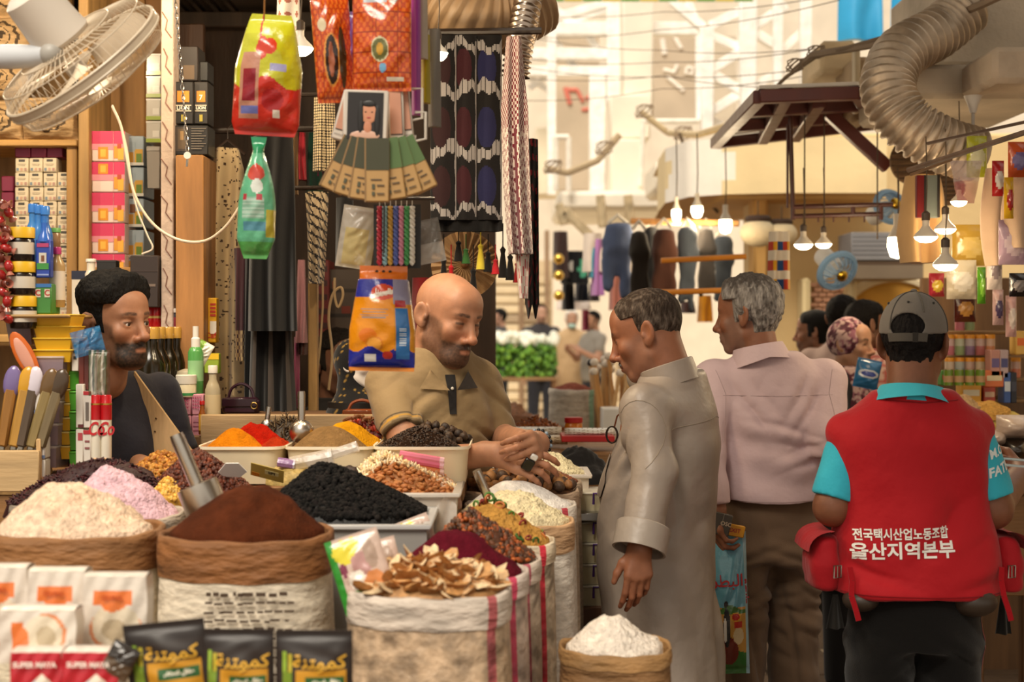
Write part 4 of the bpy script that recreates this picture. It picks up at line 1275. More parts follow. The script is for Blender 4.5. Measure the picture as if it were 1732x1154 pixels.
# ---- packets and clutter between the raisins and the trays
def stick(label,name,cat,x0,y0,x1,y1,d,r,col,mat='gloss',n=8):
 a,b=at(x0,y0,d),at(x1,y1,d); t=thing(name,label,cat,a)
 MB(col).tube([Vector((0,0,0)),(b-a)*.5,b-a],r,n).build('wrapper',mat,t)
 MB(mixc(col,(1,1,1),.4)).tube([(b-a)*.94,b-a+(b-a)*.04],r*1.03,n).build('end_fold',mat,t)
 return t
for k,(y,c,w) in enumerate((('768','e8829a','upper pink'),('776','e06a86','lower pink'),('787','cf7238','upper orange'),('794','b85a2c','lower orange'),('803','8a58a0','violet'))):
 stick('%s stick packet leaning on the right spice tray'%w,'stick_packet','packet',676+4*k,int(y),748,int(y)+12,4.00,0.010,H(c))
stick('crumpled white plastic bag roll in front of the middle tray','plastic_roll','plastic bag',520,782,602,756,3.98,0.014,H('e0d8cf'),'film')
stick('second white plastic bag roll in front of the cumin tray','plastic_roll','plastic bag',492,786,560,772,3.96,0.020,H('d9cfc4'),'film')
stick('violet foil packet lying left of the white plastic rolls','foil_packet','packet',470,782,498,786,3.95,0.013,H('8f6a98'),'foil')
stick('clear wrapped packet lying right of the herbs','foil_packet','packet',655,790,694,796,3.98,0.012,H('cfc8c0'),'film')
t=thing('price_card','yellow price card with black letters SPI left of the raisins','card',at(452,800,3.88),(0.9,0.25,0))
MB(H('cdb25a')).box((0,0,0),(0.088,0.002,0.06),0.0008).build('card','card',t)
MB(H('e4d79a')).box((0.012,-0.0015,0.005),(0.036,0.001,0.018)).build('print','card',t)
lettering('lettering','SPI',0.016,H('1c1a16'),t,(0.012,-0.0026,0.005),offset=0.0005)
MB(H('d98a2a')).box((-0.03,-0.0015,-0.018),(0.02,0.001,0.016)).build('print','card',t)
o=MB(H('dcd8d4')).prism([(-.036,-.012),(-.02,.022),(.012,.026),(.036,-.002),(.02,-.024),(-.02,-.026)],.003).build('white_card','card',None,at(394,795,3.86),(0.7,0.1,0.2)); tag(o,'blank white card lying beside the brown raisins','card')
o,top=heap('green_herb_heap','small heap of green herbs in front of the right tray',at(640,808,4.02),0.07,0.05,0.05,H('6a6a2a'),'dryfruit',0.003,60,(0,0),1.0,41)
grains('green_herbs','dried green herb leaves in front of the right tray',top,260,(0.009,0.004,0.002),[H('7d8440'),H('5f6a2c'),H('8f8a4a')],'chip',seed=41)
o,top=heap('clove_heap','small dark heap of cloves in front of the middle tray',at(592,812,3.95),0.065,0.06,0.05,H('2a1410'),'dryfruit',0.004,80,(0,0),1.0,42)
o,top=heap('cardamom_heap','small heap of pale pods in front of the middle tray',at(500,800,3.98),0.08,0.05,0.04,H('b59a5a'),'dryfruit',0.004,80,(0,0),1.0,43)
# ---- green crisp packets at the right of the coffee sack
def chip_paint(seed):
 rs=random.Random(seed)
 return blobs(H('c9b0a2'),('r',.06,.5,.06,.5,H('2f8a30')),('o',.3,.2,.22,.16,H('d6c832')),('o',.5,.12,.1,.08,H('e8d85a')),('o',.55,.4,.2,.15,H('b58a86')),('o',.4,.6,.16,.14,H('e8e0d4')),('o',.7,.65,.2,.12,H('d9905a')),('o',.75,.3,.12,.2,H('a89080')),('o',.35,.82,.2,.1,H('6aa04a')),('o',.8,.88,.15,.1,H('cf6a4a')),('o',.2,.42,.06,.1,H('7a3048')))
for k,(x,y,w,h,d,ry,lab) in enumerate(((592,905,92,128,3.02,0.30,'green edged snack packet leaning on the coffee sack, front one'),(632,915,70,110,3.12,0.25,'green edged snack packet behind the front snack packet'),(690,878,66,95,3.50,0.35,'green edged snack packet leaning on the almond crate'))):
 pouch('snack_packet',lab,'packet',x,y,w,h,d,0.03,chip_paint(k),rot=(-0.15,-ry,0.15),seed=k)
# ---- packets at the bottom edge
def flour_paint(u,v):
 c=H('d8cec2')
 if ((u-.52)/.42)**2+((v-.62)/.26)**2<1:c=H('d98a5e')
 if ((u-.52)/.38)**2+((v-.58)/.25)**2<1:c=H('d8cbb4')
 if ((u-.5)/.2)**2+((v-.62)/.13)**2<1:c=H('b9a88c')
 if abs(u-.48)<.30 and abs(v-.25)<.075 or ((u-.48)/.2)**2+((v-.30)/.11)**2<1:c=H('e0783c')
 return c
def brick(label,x0,x1,y0,y1,d,dep,paint,txt=None,turn=0.0,tz=0.0):
 a,b=at(x0,y1,d),at(x1,y0,d); w,h=b.x-a.x,b.z-a.z
 t=thing('flour_packet',label,'packet',((a.x+b.x)/2,d,a.z),(0,0,tz))
 m=MB()
 def f(u,v):
  return Vector(((u-.5)*w*(1-0.02*math.cos(v*9)),-0.006*math.sin(math.pi*u)*math.sin(math.pi*v)-0.0015*math.sin(u*21+v*13),h*(1-v)))
 pt=(lambda u,v:paint(1-v,u)) if turn else paint
 m.grid(f,40,48,col=pt,flip=True)
 for s in (0,1):
  m.grid(lambda u,v,s=s:f(s,v)+Vector((0,dep*u,0)),2,10,col=H('e6ddd0'),flip=not s)
 m.grid(lambda u,v:f(u,0)+Vector((0,dep*v,0.004*math.sin(v*3.1))),10,4,col=H('ece4d8'),flip=True)
 m.grid(lambda u,v:f(u,v)+Vector((0,dep,0)),4,4,col=H('e6ddd0'))
 m.build('packet','foil',t,sharp=50)
 if txt:lettering('lettering',txt,0.011,H('b54a1c'),t,(-0.02*w,-0.010,h*0.755),offset=0.0005)
 return t
DT=2.62
brick('white flour packet with orange emblem, leftmost at the back of the packet pile',-48,46,960,1110,2.78,0.05,flour_paint,'ERVINA')
brick('white flour packet with orange emblem, middle at the back of the packet pile',47,145,966,1120,2.77,0.05,flour_paint,'ERVINA')
brick('white flour packet with orange emblem, rightmost and tallest of the packet pile',140,248,975,1120,2.75,0.05,flour_paint,'ERVINA')
brick('white flour packet lying sideways in front of the other flour packets',-2,128,1032,1122,2.66,0.05,flour_paint,None,1.0)
def maya(label,x0,x1,tz):
 t=brick(label,x0,x1,1104,1200,2.60,0.06,lambda u,v:H('b51f2e') if v<.62 and not (v>.36 and abs(u-.5)>.0 and v-.36>abs(u-.62)*.9) else (H('e8dccb') if not ((u-.35)/.2)**2+((v-.6)/.2)**2<1 else H('d8dde2')),None,0,tz)
 w=m2(x1-x0,2.6)
 lettering('lettering','SUPER MAYA',0.0128,H('f0e6dc'),t,(0,-0.011,m2(96,2.6)*.80),offset=0.0005)
maya('red and white yeast packet at the bottom edge, left of the two',18,104,0.03)
maya('red and white yeast packet at the bottom edge, right of the two',104,200,-0.03)
AR='\ufe94\ufee8\ufe98\ufeee\ufee4\ufedb'
def coffee_pouch(label,cx,y,w,rz,seed):
 def paint(u,v):
  c=H('2a221f')
  if v>.42 and abs(u-.5)<.42:c=H('2e2622')
  if abs(u-.60)<.32 and v>.34:c=H('c08a22')
  if abs(u-.66)<.25 and .39<v<.50:c=H('2a5a2e')
  if abs(u-.13)<.03 and .17<v<.45:c=H('8fb03a')
  if abs(u-.20)<.03 and .19<v<.45:c=H('b5a832')
  if abs(u-.165)<.07 and v>.36:c=H('6f8a2a')
  if v<.16:c=H('231c1a')
  return c
 t=pouch('coffee_pouch',label,'pouch',cx,y,w,190,2.62,0.04,paint,'satin',rot=(0.06,rz,0),nu=40,nv=50,seed=seed,
              text=[(AR,.58,.27,.16,H('d9a838'),1.1),('\ufed6\ufe98\ufeb4\ufed3 \ufedd\ufe8e\ufed8\ufee3',.66,.44,.055,H('e8e4d0'))])
 return t
coffee_pouch('black pouch with gold Arabic lettering, leftmost and tilted, bottom edge',276,1052,138,-0.10,1)
coffee_pouch('black pouch with gold Arabic lettering, middle of the three',402,1064,122,0.0,2)
coffee_pouch('black pouch with gold Arabic lettering, rightmost of the three',531,1066,130,0.0,3)
pouch('folded_pouch','small dark folded pouch corner beside the yeast packets','pouch',218,1092,50,60,2.60,0.02,lambda u,v:H('2c2622') if v<.5 else H('5a4a3a'),rot=(0,0.5,0),seed=5)
# ================================================================ left side: shelves, fan, hanging goods
def board(x0,x1,y0,y1,d,dep,col,name,label,cat='board',mat='wood'):
 a,b=at(x0,y1,d),at(x1,y0,d)
 o=MB(H(col)).box((0,0,0),(b.x-a.x,dep,b.z-a.z),0.004).build(name,mat,None,((a.x+b.x)/2,d+dep/2,(a.z+b.z)/2))
 return tag(o,label,cat)
def tall(x0,x1,y0,d,dep,col,name,label,cat='post',mat='wood',z0=0.0):
 a,b=at(x0,y0,d),at(x1,y0,d)
 o=MB(H(col)).box((0,0,(a.z-z0)/2),(b.x-a.x,dep,a.z-z0),0.004).build(name,mat,None,((a.x+b.x)/2,d+dep/2,z0))
 return tag(o,label,cat)
DS=5.35
tall(-260,122,-40,5.72,0.03,'a88350','plywood_sheet','pale wooden back panel of the carton shelf','panel')
tall(132,150,-40,5.30,0.30,'b08a54','shelf_post','wooden post between the white cartons and the pink boxes')
tall(112,130,240,5.34,0.06,'a37b45','shelf_post','short wooden post under the burlap bags')
board(-260,131,236,247,5.32,0.36,'b98f52','shelf_board','wooden shelf board under the printed burlap bags','shelf','woodx')
board(-260,131,566,580,5.32,0.36,'b98f52','shelf_board','wooden shelf board under the white cartons','shelf','woodx')
tall(150,246,-40,5.68,0.03,'b98a50','plywood_sheet','plywood panel behind the pink cake boxes','panel')
board(150,250,452,466,5.32,0.34,'a87c44','shelf_board','wooden shelf board under the pink cake boxes','shelf','woodx')
tall(245,274,-40,5.66,0.03,'9a6c3a','plywood_sheet','narrow brown panel behind the clear tubs','panel')
tall(272,293,-40,5.02,0.10,'b9a494','marble_post','pale marbled square post beside the black coffee boxes','post','concrete')
vein=MB(H('7a5548'))
for k in range(9):
 y=20+k*62
 vein.tube([at(274+3*math.sin(k),y,5.018),at(283,y+14,5.018),at(280,y+30,5.018),at(290,y+44,5.018)],0.0018,5)
tag(vein.build('marble_veins','matte',None),'thin brown veins running down the marbled post','pattern',kind='stuff')
tall(297,344,262,4.98,0.22,'9c6c3a','plywood_post','broad plywood post under the black coffee boxes')
tall(521,536,395,5.2,0.05,'a8834e','tent_pole','pale wooden pole behind the hanging soap bag')
tall(300,345,40,5.9,0.03,'4f3320','plywood_sheet','dark wooden panel above the coffee boxes','panel')
board(118,275,560,566,4.98,0.24,'8a6a40','shelf_board','shelf board behind the head of the young man','shelf','woodx')
proto=item_box('white_carton','small white carton with a dark oval emblem stacked on the left shelf','carton',0,22.5,0,24,5.36,0.07,H('d8cab0'),
                 [(.28,.10,.74,.26,H('4a4640')),(.2,.40,.8,.44,H('b9ab94')),(.25,.5,.75,.53,H('b9ab94')),(.12,.70,.28,.9,H('7a8a98')),(.42,.7,.58,.9,H('c9a08a')),(.72,.7,.88,.9,H('b08a80'))],
                 group='white cartons on the left shelf')
first=True
for c in range(4):
 for r in range(8 if c<3 else 11):
  x,y=25+c*23.6,267+(24 if c==3 else 0)+r*24.4
  if y>560:continue
  p=at(x+11,y+24,5.36); p.y=5.395+random.uniform(0,.01)
  if first:proto.location=p; first=False; pr_=proto
  else:pr_=copy_tree(proto,None,p)
  pr_.rotation_euler.z=random.uniform(-.05,.05)
for k,(x0,x1,y0,y1) in enumerate(((25,51,245,266),(52,78,245,266),(79,106,245,266),(2,23,298,324),(2,23,325,352))):
 item_box('magenta_box','plain magenta box, '+('left','middle','right','upper','lower')[k]+(' of the three above the white cartons' if k<3 else ' of the two left of the white cartons'),'box',x0,x1,y0,y1,5.38,0.10,H('7d1f40'))
board(95,109,245,262,5.5,0.05,'a89a86','grey_box','small grey box behind the magenta boxes','box','card')
for k,(y0,c) in enumerate(((291,'a85a3a'),(316,'5f8a3a'),(340,'8a78a0'),(364,'a85038'),(389,'8f7aa0'),(413,'7a3014'))):
 item_box('coloured_box','box end, number %s from the top beside the white cartons'%('one','two','three','four','five','six')[k],'box',118.5,126,y0,y0+23,5.40,0.08,H(c))
def burlap(label,cx,y,w,h,d,rz,seed):
 def paint(u,v):
  q=math.hypot((u-.5)/.36,(v-.5)/.33)
  n=math.sin(math.atan2(v-.5,u-.5)*11)*.05
  if .86<q+n<1.0 or .60<q<.64:return H('4a3a28')
  if q<.5 and (abs(v-.42)<.03 and abs(u-.5)<.15 or abs(v-.5)<.04 and abs(u-.5)<.12 or abs(v-.58)<.02 and abs(u-.5)<.1):return H('4a3a28')
  return H('b5966c')
 pouch('burlap_bag',label,'bag',cx,y,w,h,d,0.14,paint,'woven',rot=(0,rz,0),nu=44,nv=44,seed=seed,crimp=0.006)
burlap('printed burlap bag at the top, half behind the fan motor',20,-50,120,80,5.40,0,1)
burlap('printed burlap bag in the middle of the left stack',6,25,100,85,5.42,0.05,2)
burlap('printed burlap bag at the lower left of the stack',2,100,90,72,5.40,0,3)
burlap('printed burlap bag above the shelf board, left',-5,172,92,66,5.36,0.03,4)
burlap('printed burlap bag above the shelf board, right',84,165,92,74,5.36,-0.03,5)
for k in range(5):
 y0=222+k*52; yy=min(y0+51,454)
 fl_=k==1
 item_box('cake_box','pink and white cake box, number %s from the top of its stack'%('one','two','three','four','five')[k],'box',155,211,y0,yy,5.34,0.16,H('e6cdc4'),
             [(0,0,1,.42,H('cf3560')),(0,.42,1,.62,H('de8c98')),(.20,.06 if fl_ else .52,.50,.40 if fl_ else .92,H('d98a1c')),(.27,.12 if fl_ else .60,.43,.34 if fl_ else .85,H('e8b040')),(.68,.5,.82,.9,H('d9942c')),(.80,.55,.97,.95,H('e3a83a')),(.78,.42,.9,.58,H('b8482c')),(.66,0,.668,1,H('d9a8ac'))])
 if k<4:
  item_box('cookie_box','pale blue cookie box, number %s from the top beside the cake boxes'%('one','two','three','four')[k],'box',212,243,y0+8+k,yy+7,5.40,0.16,H('a9b9c4'),
                 [(.1,.55,.45,.95,H('c9922c')),(.5,.45,.95,.95,H('d8a63a')),(.6,.6,.9,.9,H('6a8a2a')),(.25,.2,.55,.5,H('7a4a24') if k==2 else H('9fb0bb')),(0,.9,1,1,H('e0ddd4'))])
item_box('cake_box','lowest pale blue cookie box half hidden by the dark box','box',212,243,436,454,5.40,0.16,H('a9b9c4'),[(.1,.3,.5,.9,H('c9922c'))])
for k in range(4):
 item_box('clear_tub','clear tub with lime green base, number %s from the top by the marbled post'%('one','two','three','four')[k],'tub',247,272,91+k*38,127+k*38,5.40,0.12,H('c4bcae'),[(0,.82,1,1,H('9aa83a')),(.45,.45,.9,.75,H('dcd6ca')),(0,0,1,.08,H('e0dace'))],mat='gloss')
tub('clear_tub','long clear plastic pack hanging below the green based tubs','tub',248,270,246,318,5.40,0.06,H('b9aea0'),H('c9c0b4'))
LI=[(.2,.22,.8,.48,H('d07a18')),(.06,.52,.94,.72,H('1a1512')),(.1,.55,.9,.57,H('c9b8a0')),(.1,.68,.9,.70,H('c9b8a0')),(.4,.78,.62,.94,H('9a8a2c'))]
item_box('coffee_box','black coffee box with orange arch, left of the pair on the plywood post','box',293,327,138,210,5.06,0.10,H('17120f'),LI,[('7',.5,.38,.16,H('f0e6d0')),('LION',.5,.625,.13,H('e6dccb'))])
item_box('coffee_box','black coffee box with orange arch, right of the pair on the plywood post','box',328,352,138,210,5.08,0.10,H('1d1713'),LI,[('7',.5,.38,.16,H('f0e6d0')),('LION',.5,.625,.10,H('e6dccb'))])
item_box('coffee_box','black coffee box with a lion picture under the pair of boxes','box',293,352,212,262,5.05,0.12,H('15110e'),
         [(.08,.06,.42,.88,H('3a2f26')),(.14,.12,.36,.80,H('55442f')),(.2,.2,.3,.5,H('8a6c44'))]+[(.52,.1+j*.085,.94-.06*(j%3),.125+j*.085,H('6f665c')) for j in range(9)])
item_box('dark_carton','dark carton standing above the coffee boxes','box',304,335,78,137,5.10,0.12,H('241a14'),[(.2,.55,.8,.95,H('5a4630'))])
item_box('dark_carton','second dark carton right above the coffee boxes','box',332,352,104,137,5.14,0.10,H('120f0d'))
for k in range(3):
 tub('date_tub','small clear tub of purple dates, number %s from the top by the plywood post'%('one','two','three')[k],'tub',344,368,287+k*28,313+k*28,5.3,0.10,H('8a7480'),H('a8979c'),content=H('4a2a38'))
ch=thing('hanging_chain','thin steel chain hanging beside the marbled post','chain',at(296,0,4.6))
o=Vector(ch.location); k=0
pa,pb=at(296,-5,4.6)-o,at(317,255,4.6)-o
nl=30
for i in range(nl):
 p,q=pa.lerp(pb,i/nl),pa.lerp(pb,(i+1.25)/nl)
 ax=(q-p).normalized(); u=Vector((1,0,0)) if i%2 else Vector((0,1,0)); u=(u-ax*u.dot(ax)).normalized()
 L_=(q-p).length/2; m=(p+q)/2
 MB(H('b9b2aa')).tube([m+ax*L_*math.cos(a)+u*0.0045*math.sin(a) for a in np.linspace(0,2*math.pi,11)[:-1]],0.0017,5,closed=True).build('link','metal',ch)
MB(H('cfcac2')).lathe([(0.001,-0.003),(0.011,-0.003),(0.011,0.003),(0.001,0.003)],at(317,263,4.595)-o,18,M=rotm(math.pi/2)).build('disc','satin',ch)
MB(H('a8a29a')).tube([at(317,270,4.6)-o,at(316,282,4.6)-o],0.004,6).build('hook','metal',ch)
pts=[at(*p) for p in ((190,180,4.4),(205,215,4.38),(215,270,4.36),(228,330,4.35),(258,378,4.34),(300,405,4.33),(345,408,4.32),(380,385,4.30),(405,350,4.28),(412,330,4.28))]
tag(MB(H('d8c2a4')).tube(crom(pts,6),0.0042,8).build('cable','satin',None),'pale cable looping from the fan to the green bag','cable')
tag(MB(H('d8c8b0')).tube(crom([at(190,178,4.42),at(212,240,4.4),at(228,340,4.4),at(248,395,4.4),at(258,420,4.4),at(240,430,4.4)],6),0.003,6).build('cable','satin',None),'thin second cable hanging down beside the cake boxes','cable')
# ---- wall fan seen from behind, tipped down
n=Vector((0.51,0.47,-0.72)).normalized(); u=Vector((0.80,0.0,0.56)); u=(u-n*u.dot(n)).normalized(); w=n.cross(u)
Rf=Matrix((u,w,n)).transposed()
fan=thing('wall_fan','large cream wall fan tipped downwards in the upper left corner','fan',at(140,108,3.5),Rf.to_euler())
R_=0.203
ring=lambda r,z,k=48:[(r*math.cos(a),r*math.sin(a),z) for a in np.linspace(0,2*math.pi,k+1)[:-1]]
CRM=H('d9c8ae')
MB(CRM).grid(lambda a,b:Vector(((R_+0.004)*math.cos(a*6.2832),(R_+0.004)*math.sin(a*6.2832),-0.010+0.02*b)),64,1,closeu=True).tube(ring(R_+.002,0.010,64),0.004,6,closed=True).tube(ring(R_+.002,-0.010,64),0.004,6,closed=True).build('rim_band','enamel',fan)
for nm,zs,rh in (('rear_guard',-1,0.055),('front_guard',1,0.035)):
 g=MB(CRM)
 for i in range(66):
  a=2*math.pi*i/66; ca,sa=math.cos(a),math.sin(a)
  g.tube([(R_*ca,R_*sa,0.008*zs),(R_*.93*ca,R_*.93*sa,0.045*zs),(R_*.6*ca,R_*.6*sa,0.062*zs),(rh*ca,rh*sa,0.066*zs)],0.0011,4,caps=False)
 g.tube(ring(R_*.6,0.064*zs,40),0.0016,5,closed=True); g.tube(ring(R_*.93,0.046*zs,48),0.0014,5,closed=True); g.tube(ring(rh,0.066*zs,24),0.003,5,closed=True)
 g.build(nm,'enamel',fan)['kind']='stuff'
MB(H('c9b795')).lathe([(0.001,0.064),(0.034,0.064),(0.034,0.070),(0.001,0.072)],n=24).build('badge','satin',fan)
for k in range(3):
 bl=MB(H('b9a68c'))
 bl.grid(lambda a,b,k=k:Vector((r_*math.cos(th_),r_*math.sin(th_),0.018*math.sin((a-.5)*2.6))) if (r_ :=0.03+0.15*b) and (th_ :=k*2.094+(a-.5)*(1.0+0.5*b)) is not None else None,10,8)
 bl.build('blade','satin',fan,sharp=0)
MB(H('e2d8ca')).lathe([(0.001,-0.205),(0.045,-0.203),(0.060,-0.192),(0.066,-0.10),(0.070,-0.075),(0.064,-0.066),(0.001,-0.066)],n=32).build('motor_housing','satin',fan)
MB(H('e8e0d4')).tube([(0,0.0,0.0),(-0.04,0.01,0.0)],0.02,10).build('hub','satin',fan)
inv=Rf.inverted()
arm=[inv @ (at(x,y,d)-Vector(fan.location)) for x,y,d in ((88,92,3.42),(60,95,3.44),(20,96,3.46),(-60,96,3.5))]
MB(H('c9ccd0')).tube(arm,[0.022,0.026,0.028,0.028],14).build('arm','satin',fan)
MB(H('a8a49c')).ell(arm[0],(0.028,0.028,0.028),14,10).build('pivot','satin',fan)
# ---- display at the left edge
DL=4.08
fr=thing('brush_box','pale wooden box with brushes and spatulas at the left edge','box',at(16,832,4.0))
MB(H('c9a878')).box((0,0,0.055),(0.16,0.012,0.11),0.003).build('front_board','woodx',fr)
for s in (-1,1):MB(H('bb9868')).box((s*0.074,0.06,0.07),(0.012,0.108,0.14),0.003).build('side_board','wood',fr)
MB(H('a88858')).box((0,0.06,0.006),(0.13,0.1,0.012)).build('bottom_board','woodx',fr)
for k,(x,y,c,h,rz,w) in enumerate(((4,618,'9a6a2c','purple topped',.16,'leftmost'),(22,604,'b98a3a','gold topped',.2,'second'),(34,612,'5a4a3a','white and violet topped',.2,'third'),(48,640,'8f7a4a','brown handled',.28,'fourth'),(62,625,'7a6a4c','long',.3,'rightmost'))):
 t=thing('spatula','%s spatula, %s in the pale wooden box'%(h,w),'spatula',at(x-8,800,4.02),(0,rz,0))
 MB(H('a8a49a')).box((0,0,0.02),(0.018,0.008,0.12),0.003).build('blade','metal',t)
 MB(H(c)).box((0,0,0.15),(0.030,0.018,0.16),0.006).build('handle','wood',t)
 MB(H(('7a6a9a','d09a2c','d8d0dc','6a5030','4a3a2a')[k])).ell((0,0,0.245),(0.024,0.010,0.045),14,8).build('grip','gloss',t)
t=thing('orange_disc','orange oval silicone mat leaning behind the spatulas','mat',at(42,602,4.06),(0.2,-0.42,0))
MB(H('e0702a')).ell((0,0,0),(0.026,0.006,0.072),20,10).build('rim','satin',t); MB(H('e8a890')).ell((0,-0.003,0),(0.017,0.006,0.056),18,8).build('centre','satin',t)
t=tub('date_pack','tilted clear pack of purple dates above the spatulas','pack',14,56,508,585,4.10,0.05,H('8f7a7c'),H('b5a8a4'),content=H('5f2e34')); t.rotation_euler=(0,-0.14,0)
for k in range(4):
 tub('yellow_tub','yellow plastic tub, number %s from the top of the nested stack'%('one','two','three','four')[k],'tub',57,120,531+k*20,553+k*20,DL,0.13,H('d9a81c'),H('e3bc3a'),mat='satin')
for k in range(5):
 tub('date_box','clear box of dates, number %s from the top at the left edge stack'%('one','two','three','four','five')[k],'tub',62+(k>2)*3,107-k*3,602+k*38,640+k*38,DL,0.12,H('a8949c'),H('d0c4c0'),content=H('5a2a3a'))
for k in range(7):
 tub('yellow_box','small yellow lidded box, number %s from the top'%('one','two','three','four','five','six','seven')[k],'tub',102,118,610+k*24,633+k*24,DL+.04,0.10,H('cf9c1c'),H('e3c878'),mat='satin')
for k in range(5):
 tub('green_box','small green lidded box, number %s from the top'%('one','two','three','four','five')[k],'tub',117,134,627+k*34,660+k*34,DL+.04,0.10,H('4f9a2c'),H('5fae38'),mat='satin')
for k in range(4):
 item_box('white_box','white packet box, number %s from the top left of the date boxes'%('one','two','three','four')[k],'box',58,76,664+k*38,700+k*38,DL-.06,0.05,H('d4cec6'),[(0,.84,1,1,H('5a6a8a'))])
for k,(x0,x1,y0,y1,c,p,l) in enumerate(((121,133,578,628,'d8cfc0',[(.3,.1,.7,.2,H('2a2a2a')),(.3,.3,.7,.4,H('2a2a2a')),(.3,.5,.7,.6,H('2a2a2a'))],'cream striped box with black dots'),(133,142,576,650,'6b2a20',[],'tall dark red box'),(142,150,592,660,'5a241c',[],'slim maroon box'),
  (150,165,600,668,'d8d4c8',[(.4,.05,.62,.9,H('2a3a6a'))],'white box with a blue stripe'),(128,141,650,724,'d9d2c6',[(.3,.92,1,1,H('5a1018'))],'upper white cream box'),(141,154,662,724,'d6cfc4',[(0,0,1,.1,H('b0202a')),(.3,.3,.7,.8,H('6a6058'))],'upper white and red cream box'),(128,141,726,790,'d9d2c6',[(.3,.1,.9,.3,H('b04048'))],'lower white cream box'),(141,154,728,785,'d6cfc4',[(0,0,1,.12,H('b0202a')),(.2,.3,.8,.36,H('8a5050')),(.2,.5,.8,.56,H('8a5050'))],'lower white and red cream box'))):
 item_box('slim_box',l+' in the display at the left edge','box',x0,x1,y0,y1,DL+(.02 if k<4 else 0),0.05,H(c),p)
for k,x in enumerate((163,180)):
 t=item_turned('creamer_bottle',('left','right')[k]+' white creamer bottle with a red cap','bottle',x,668,792,DL-.03,None,
     [('bottle',H('e6dcc8'),'gloss',[(8.2,0),(8.6,.02),(8.6,.66)]),('shrink_cap',H('b5161e'),'gloss',[(9,.66),(9,.86),(9.1,.865),(9.1,.89),(8.6,.895),(8.6,.985),(7.5,1)]),('cap_ring',H('c9a24a'),'metal',[(9.2,.865),(9.2,.885)])])
 lettering('lettering','Co',0.050,H('c02028'),t,(0.002,-0.0155,0.105),shear=.3,offset=.0012,sx=.7)
 MB(H('d9a878')).ell((0,-0.0125,0.02),(0.008,0.003,0.010),10,6).build('print','card',t)
pouch('blue_bag','blue plastic bag tied on top of the slim boxes','bag',143,557,52,44,DL,0.04,lambda u,v:H('3a8cc4') if (u*7+v*3)%2<1.4 else H('2a6a9c'),'film',rot=(0,-.25,0),seed=9)
pouch('candy_pouch','clear pouch of striped candy in front of the young man','pouch',168,592,36,78,DL-.02,0.03,lambda u,v:(H('2f4a2a'),H('d8d0c4'),H('3a5a34'),H('6a4a3a'))[int(u*8)%4],'film',seed=10)
for k,(x,c,w) in enumerate(((56,'3f7fc0','leftmost'),(66,'3a78bc','second'),(76,'2f6ab4','third'))):
 item_turned('blue_bottle','translucent blue bottle, %s behind the yellow lids'%w,'bottle',x,345+k*2,470,DL+.10,None,bottle_parts(13,H(c),H('3a7ac8'),None,.5,.60))
t=item_box('shampoo_bottle','flat blue shampoo bottle with a coconut label','bottle',60,85,405,470,DL,0.03,H('1f3f9c'),[(.1,.9,.9,.94,H('8a9ac8')),(.1,.1,.9,.2,H('b03a6a')),(.1,.62,.9,.78,H('3a8a3a')),(.25,.35,.75,.62,H('c9c4b8')),(.4,.42,.62,.58,H('7a4a2a'))])
MB(H('2f62b8')).lathe([(.019,.098),(.016,.115),(.009,.125),(.009,.150)],n=16).build('neck','gloss',t)
for k in range(3):
 item_turned('spread_jar','dark jar with a yellow lid, %s one at the left edge'%('upper','middle','lower')[k],'jar',36+k*2,385+k*58,442+k*57,DL,None,jar_parts(22,H('1c120e'),H('d6a80f'),H('cfc6b6'),lab=(.2,.55),capf=.68))
item_turned('juice_bottle','clear juice bottle with a pink cap right of the shampoo','bottle',97,418,520,DL+.06,None,bottle_parts(13,H('a88a5c'),H('a8306a'),H('d8ccbc'),.42,.68))
item_box('green_cup','green carton with red letter C on its front below the blue bottle','carton',57,87,480,531,DL,0.08,H('3a7a30'),[(0,0,1,.12,H('2f6aa8')),(.1,.18,.4,.45,H('c9c0a8')),(.62,.18,.92,.45,H('c9c0a8'))],[('C',.25,.31,.26,H('b02820')),('C',.77,.31,.26,H('b02820'))])
item_turned('green_lid_jar','small jar with a pale green lid behind the juice bottle','jar',90,386,420,DL+.14,None,jar_parts(12,H('8a6a4a'),H('5a9a4a')))
for k in range(14):
 t=thing('candy','red foil wrapped sweet hanging at the left edge','sweet',at(3+9*(k%2)+3*math.sin(k*2),345+k*15,DL-.04),(k,k*.7,k*1.3),'red sweets at the left edge')
 MB(H('a01c1c') if k%3 else H('6b2a1c')).ell((0,0,0),(0.017,0.013,0.012),10,6).build('wrapper','foil',t)
 for s in (-1,1):MB(H('a86a5a')).lathe([(0.003,0.012),(0.012,0.026)],n=8,M=rotm(0,s*math.pi/2),caps=False).build('twist','foil',t)
board(-40,112,532,538,4.04,0.26,'a88652','glass_shelf','narrow wooden shelf board under the yellow lidded jars','shelf','woodx')
item_box('dark_pack','tall dark brown pack behind the young man','pack',220,268,432,520,5.0,0.1,H('2a1d18'),[(.55,.55,.9,.6,H('6a5a50')),(0,.3,1,.31,H('3f302a'))])
item_box('white_pack','white pack with a navy top behind the young man','pack',121,165,458,560,5.1,0.1,H('d6cbb8'),[(0,0,1,.14,H('1a2038')),(.3,.22,.6,.25,H('c03a5a'))])
item_turned('milk_bottle','white bottle behind the young man','bottle',154,438,480,5.0,None,bottle_parts(10,H('cfc4b2'),H('e6e0d4'),None,.7,.4))
item_box('black_stand','black plastic rack beside the white bottle','rack',163,196,440,470,5.0,0.05,H('14110f'),[(0,0,1,.1,H('2a2624'))])
br=MB(H('d3b080')); A,B_,C_,D_=at(228,628,4.5),at(325,762,4.5),at(300,800,4.5),at(218,800,4.5)
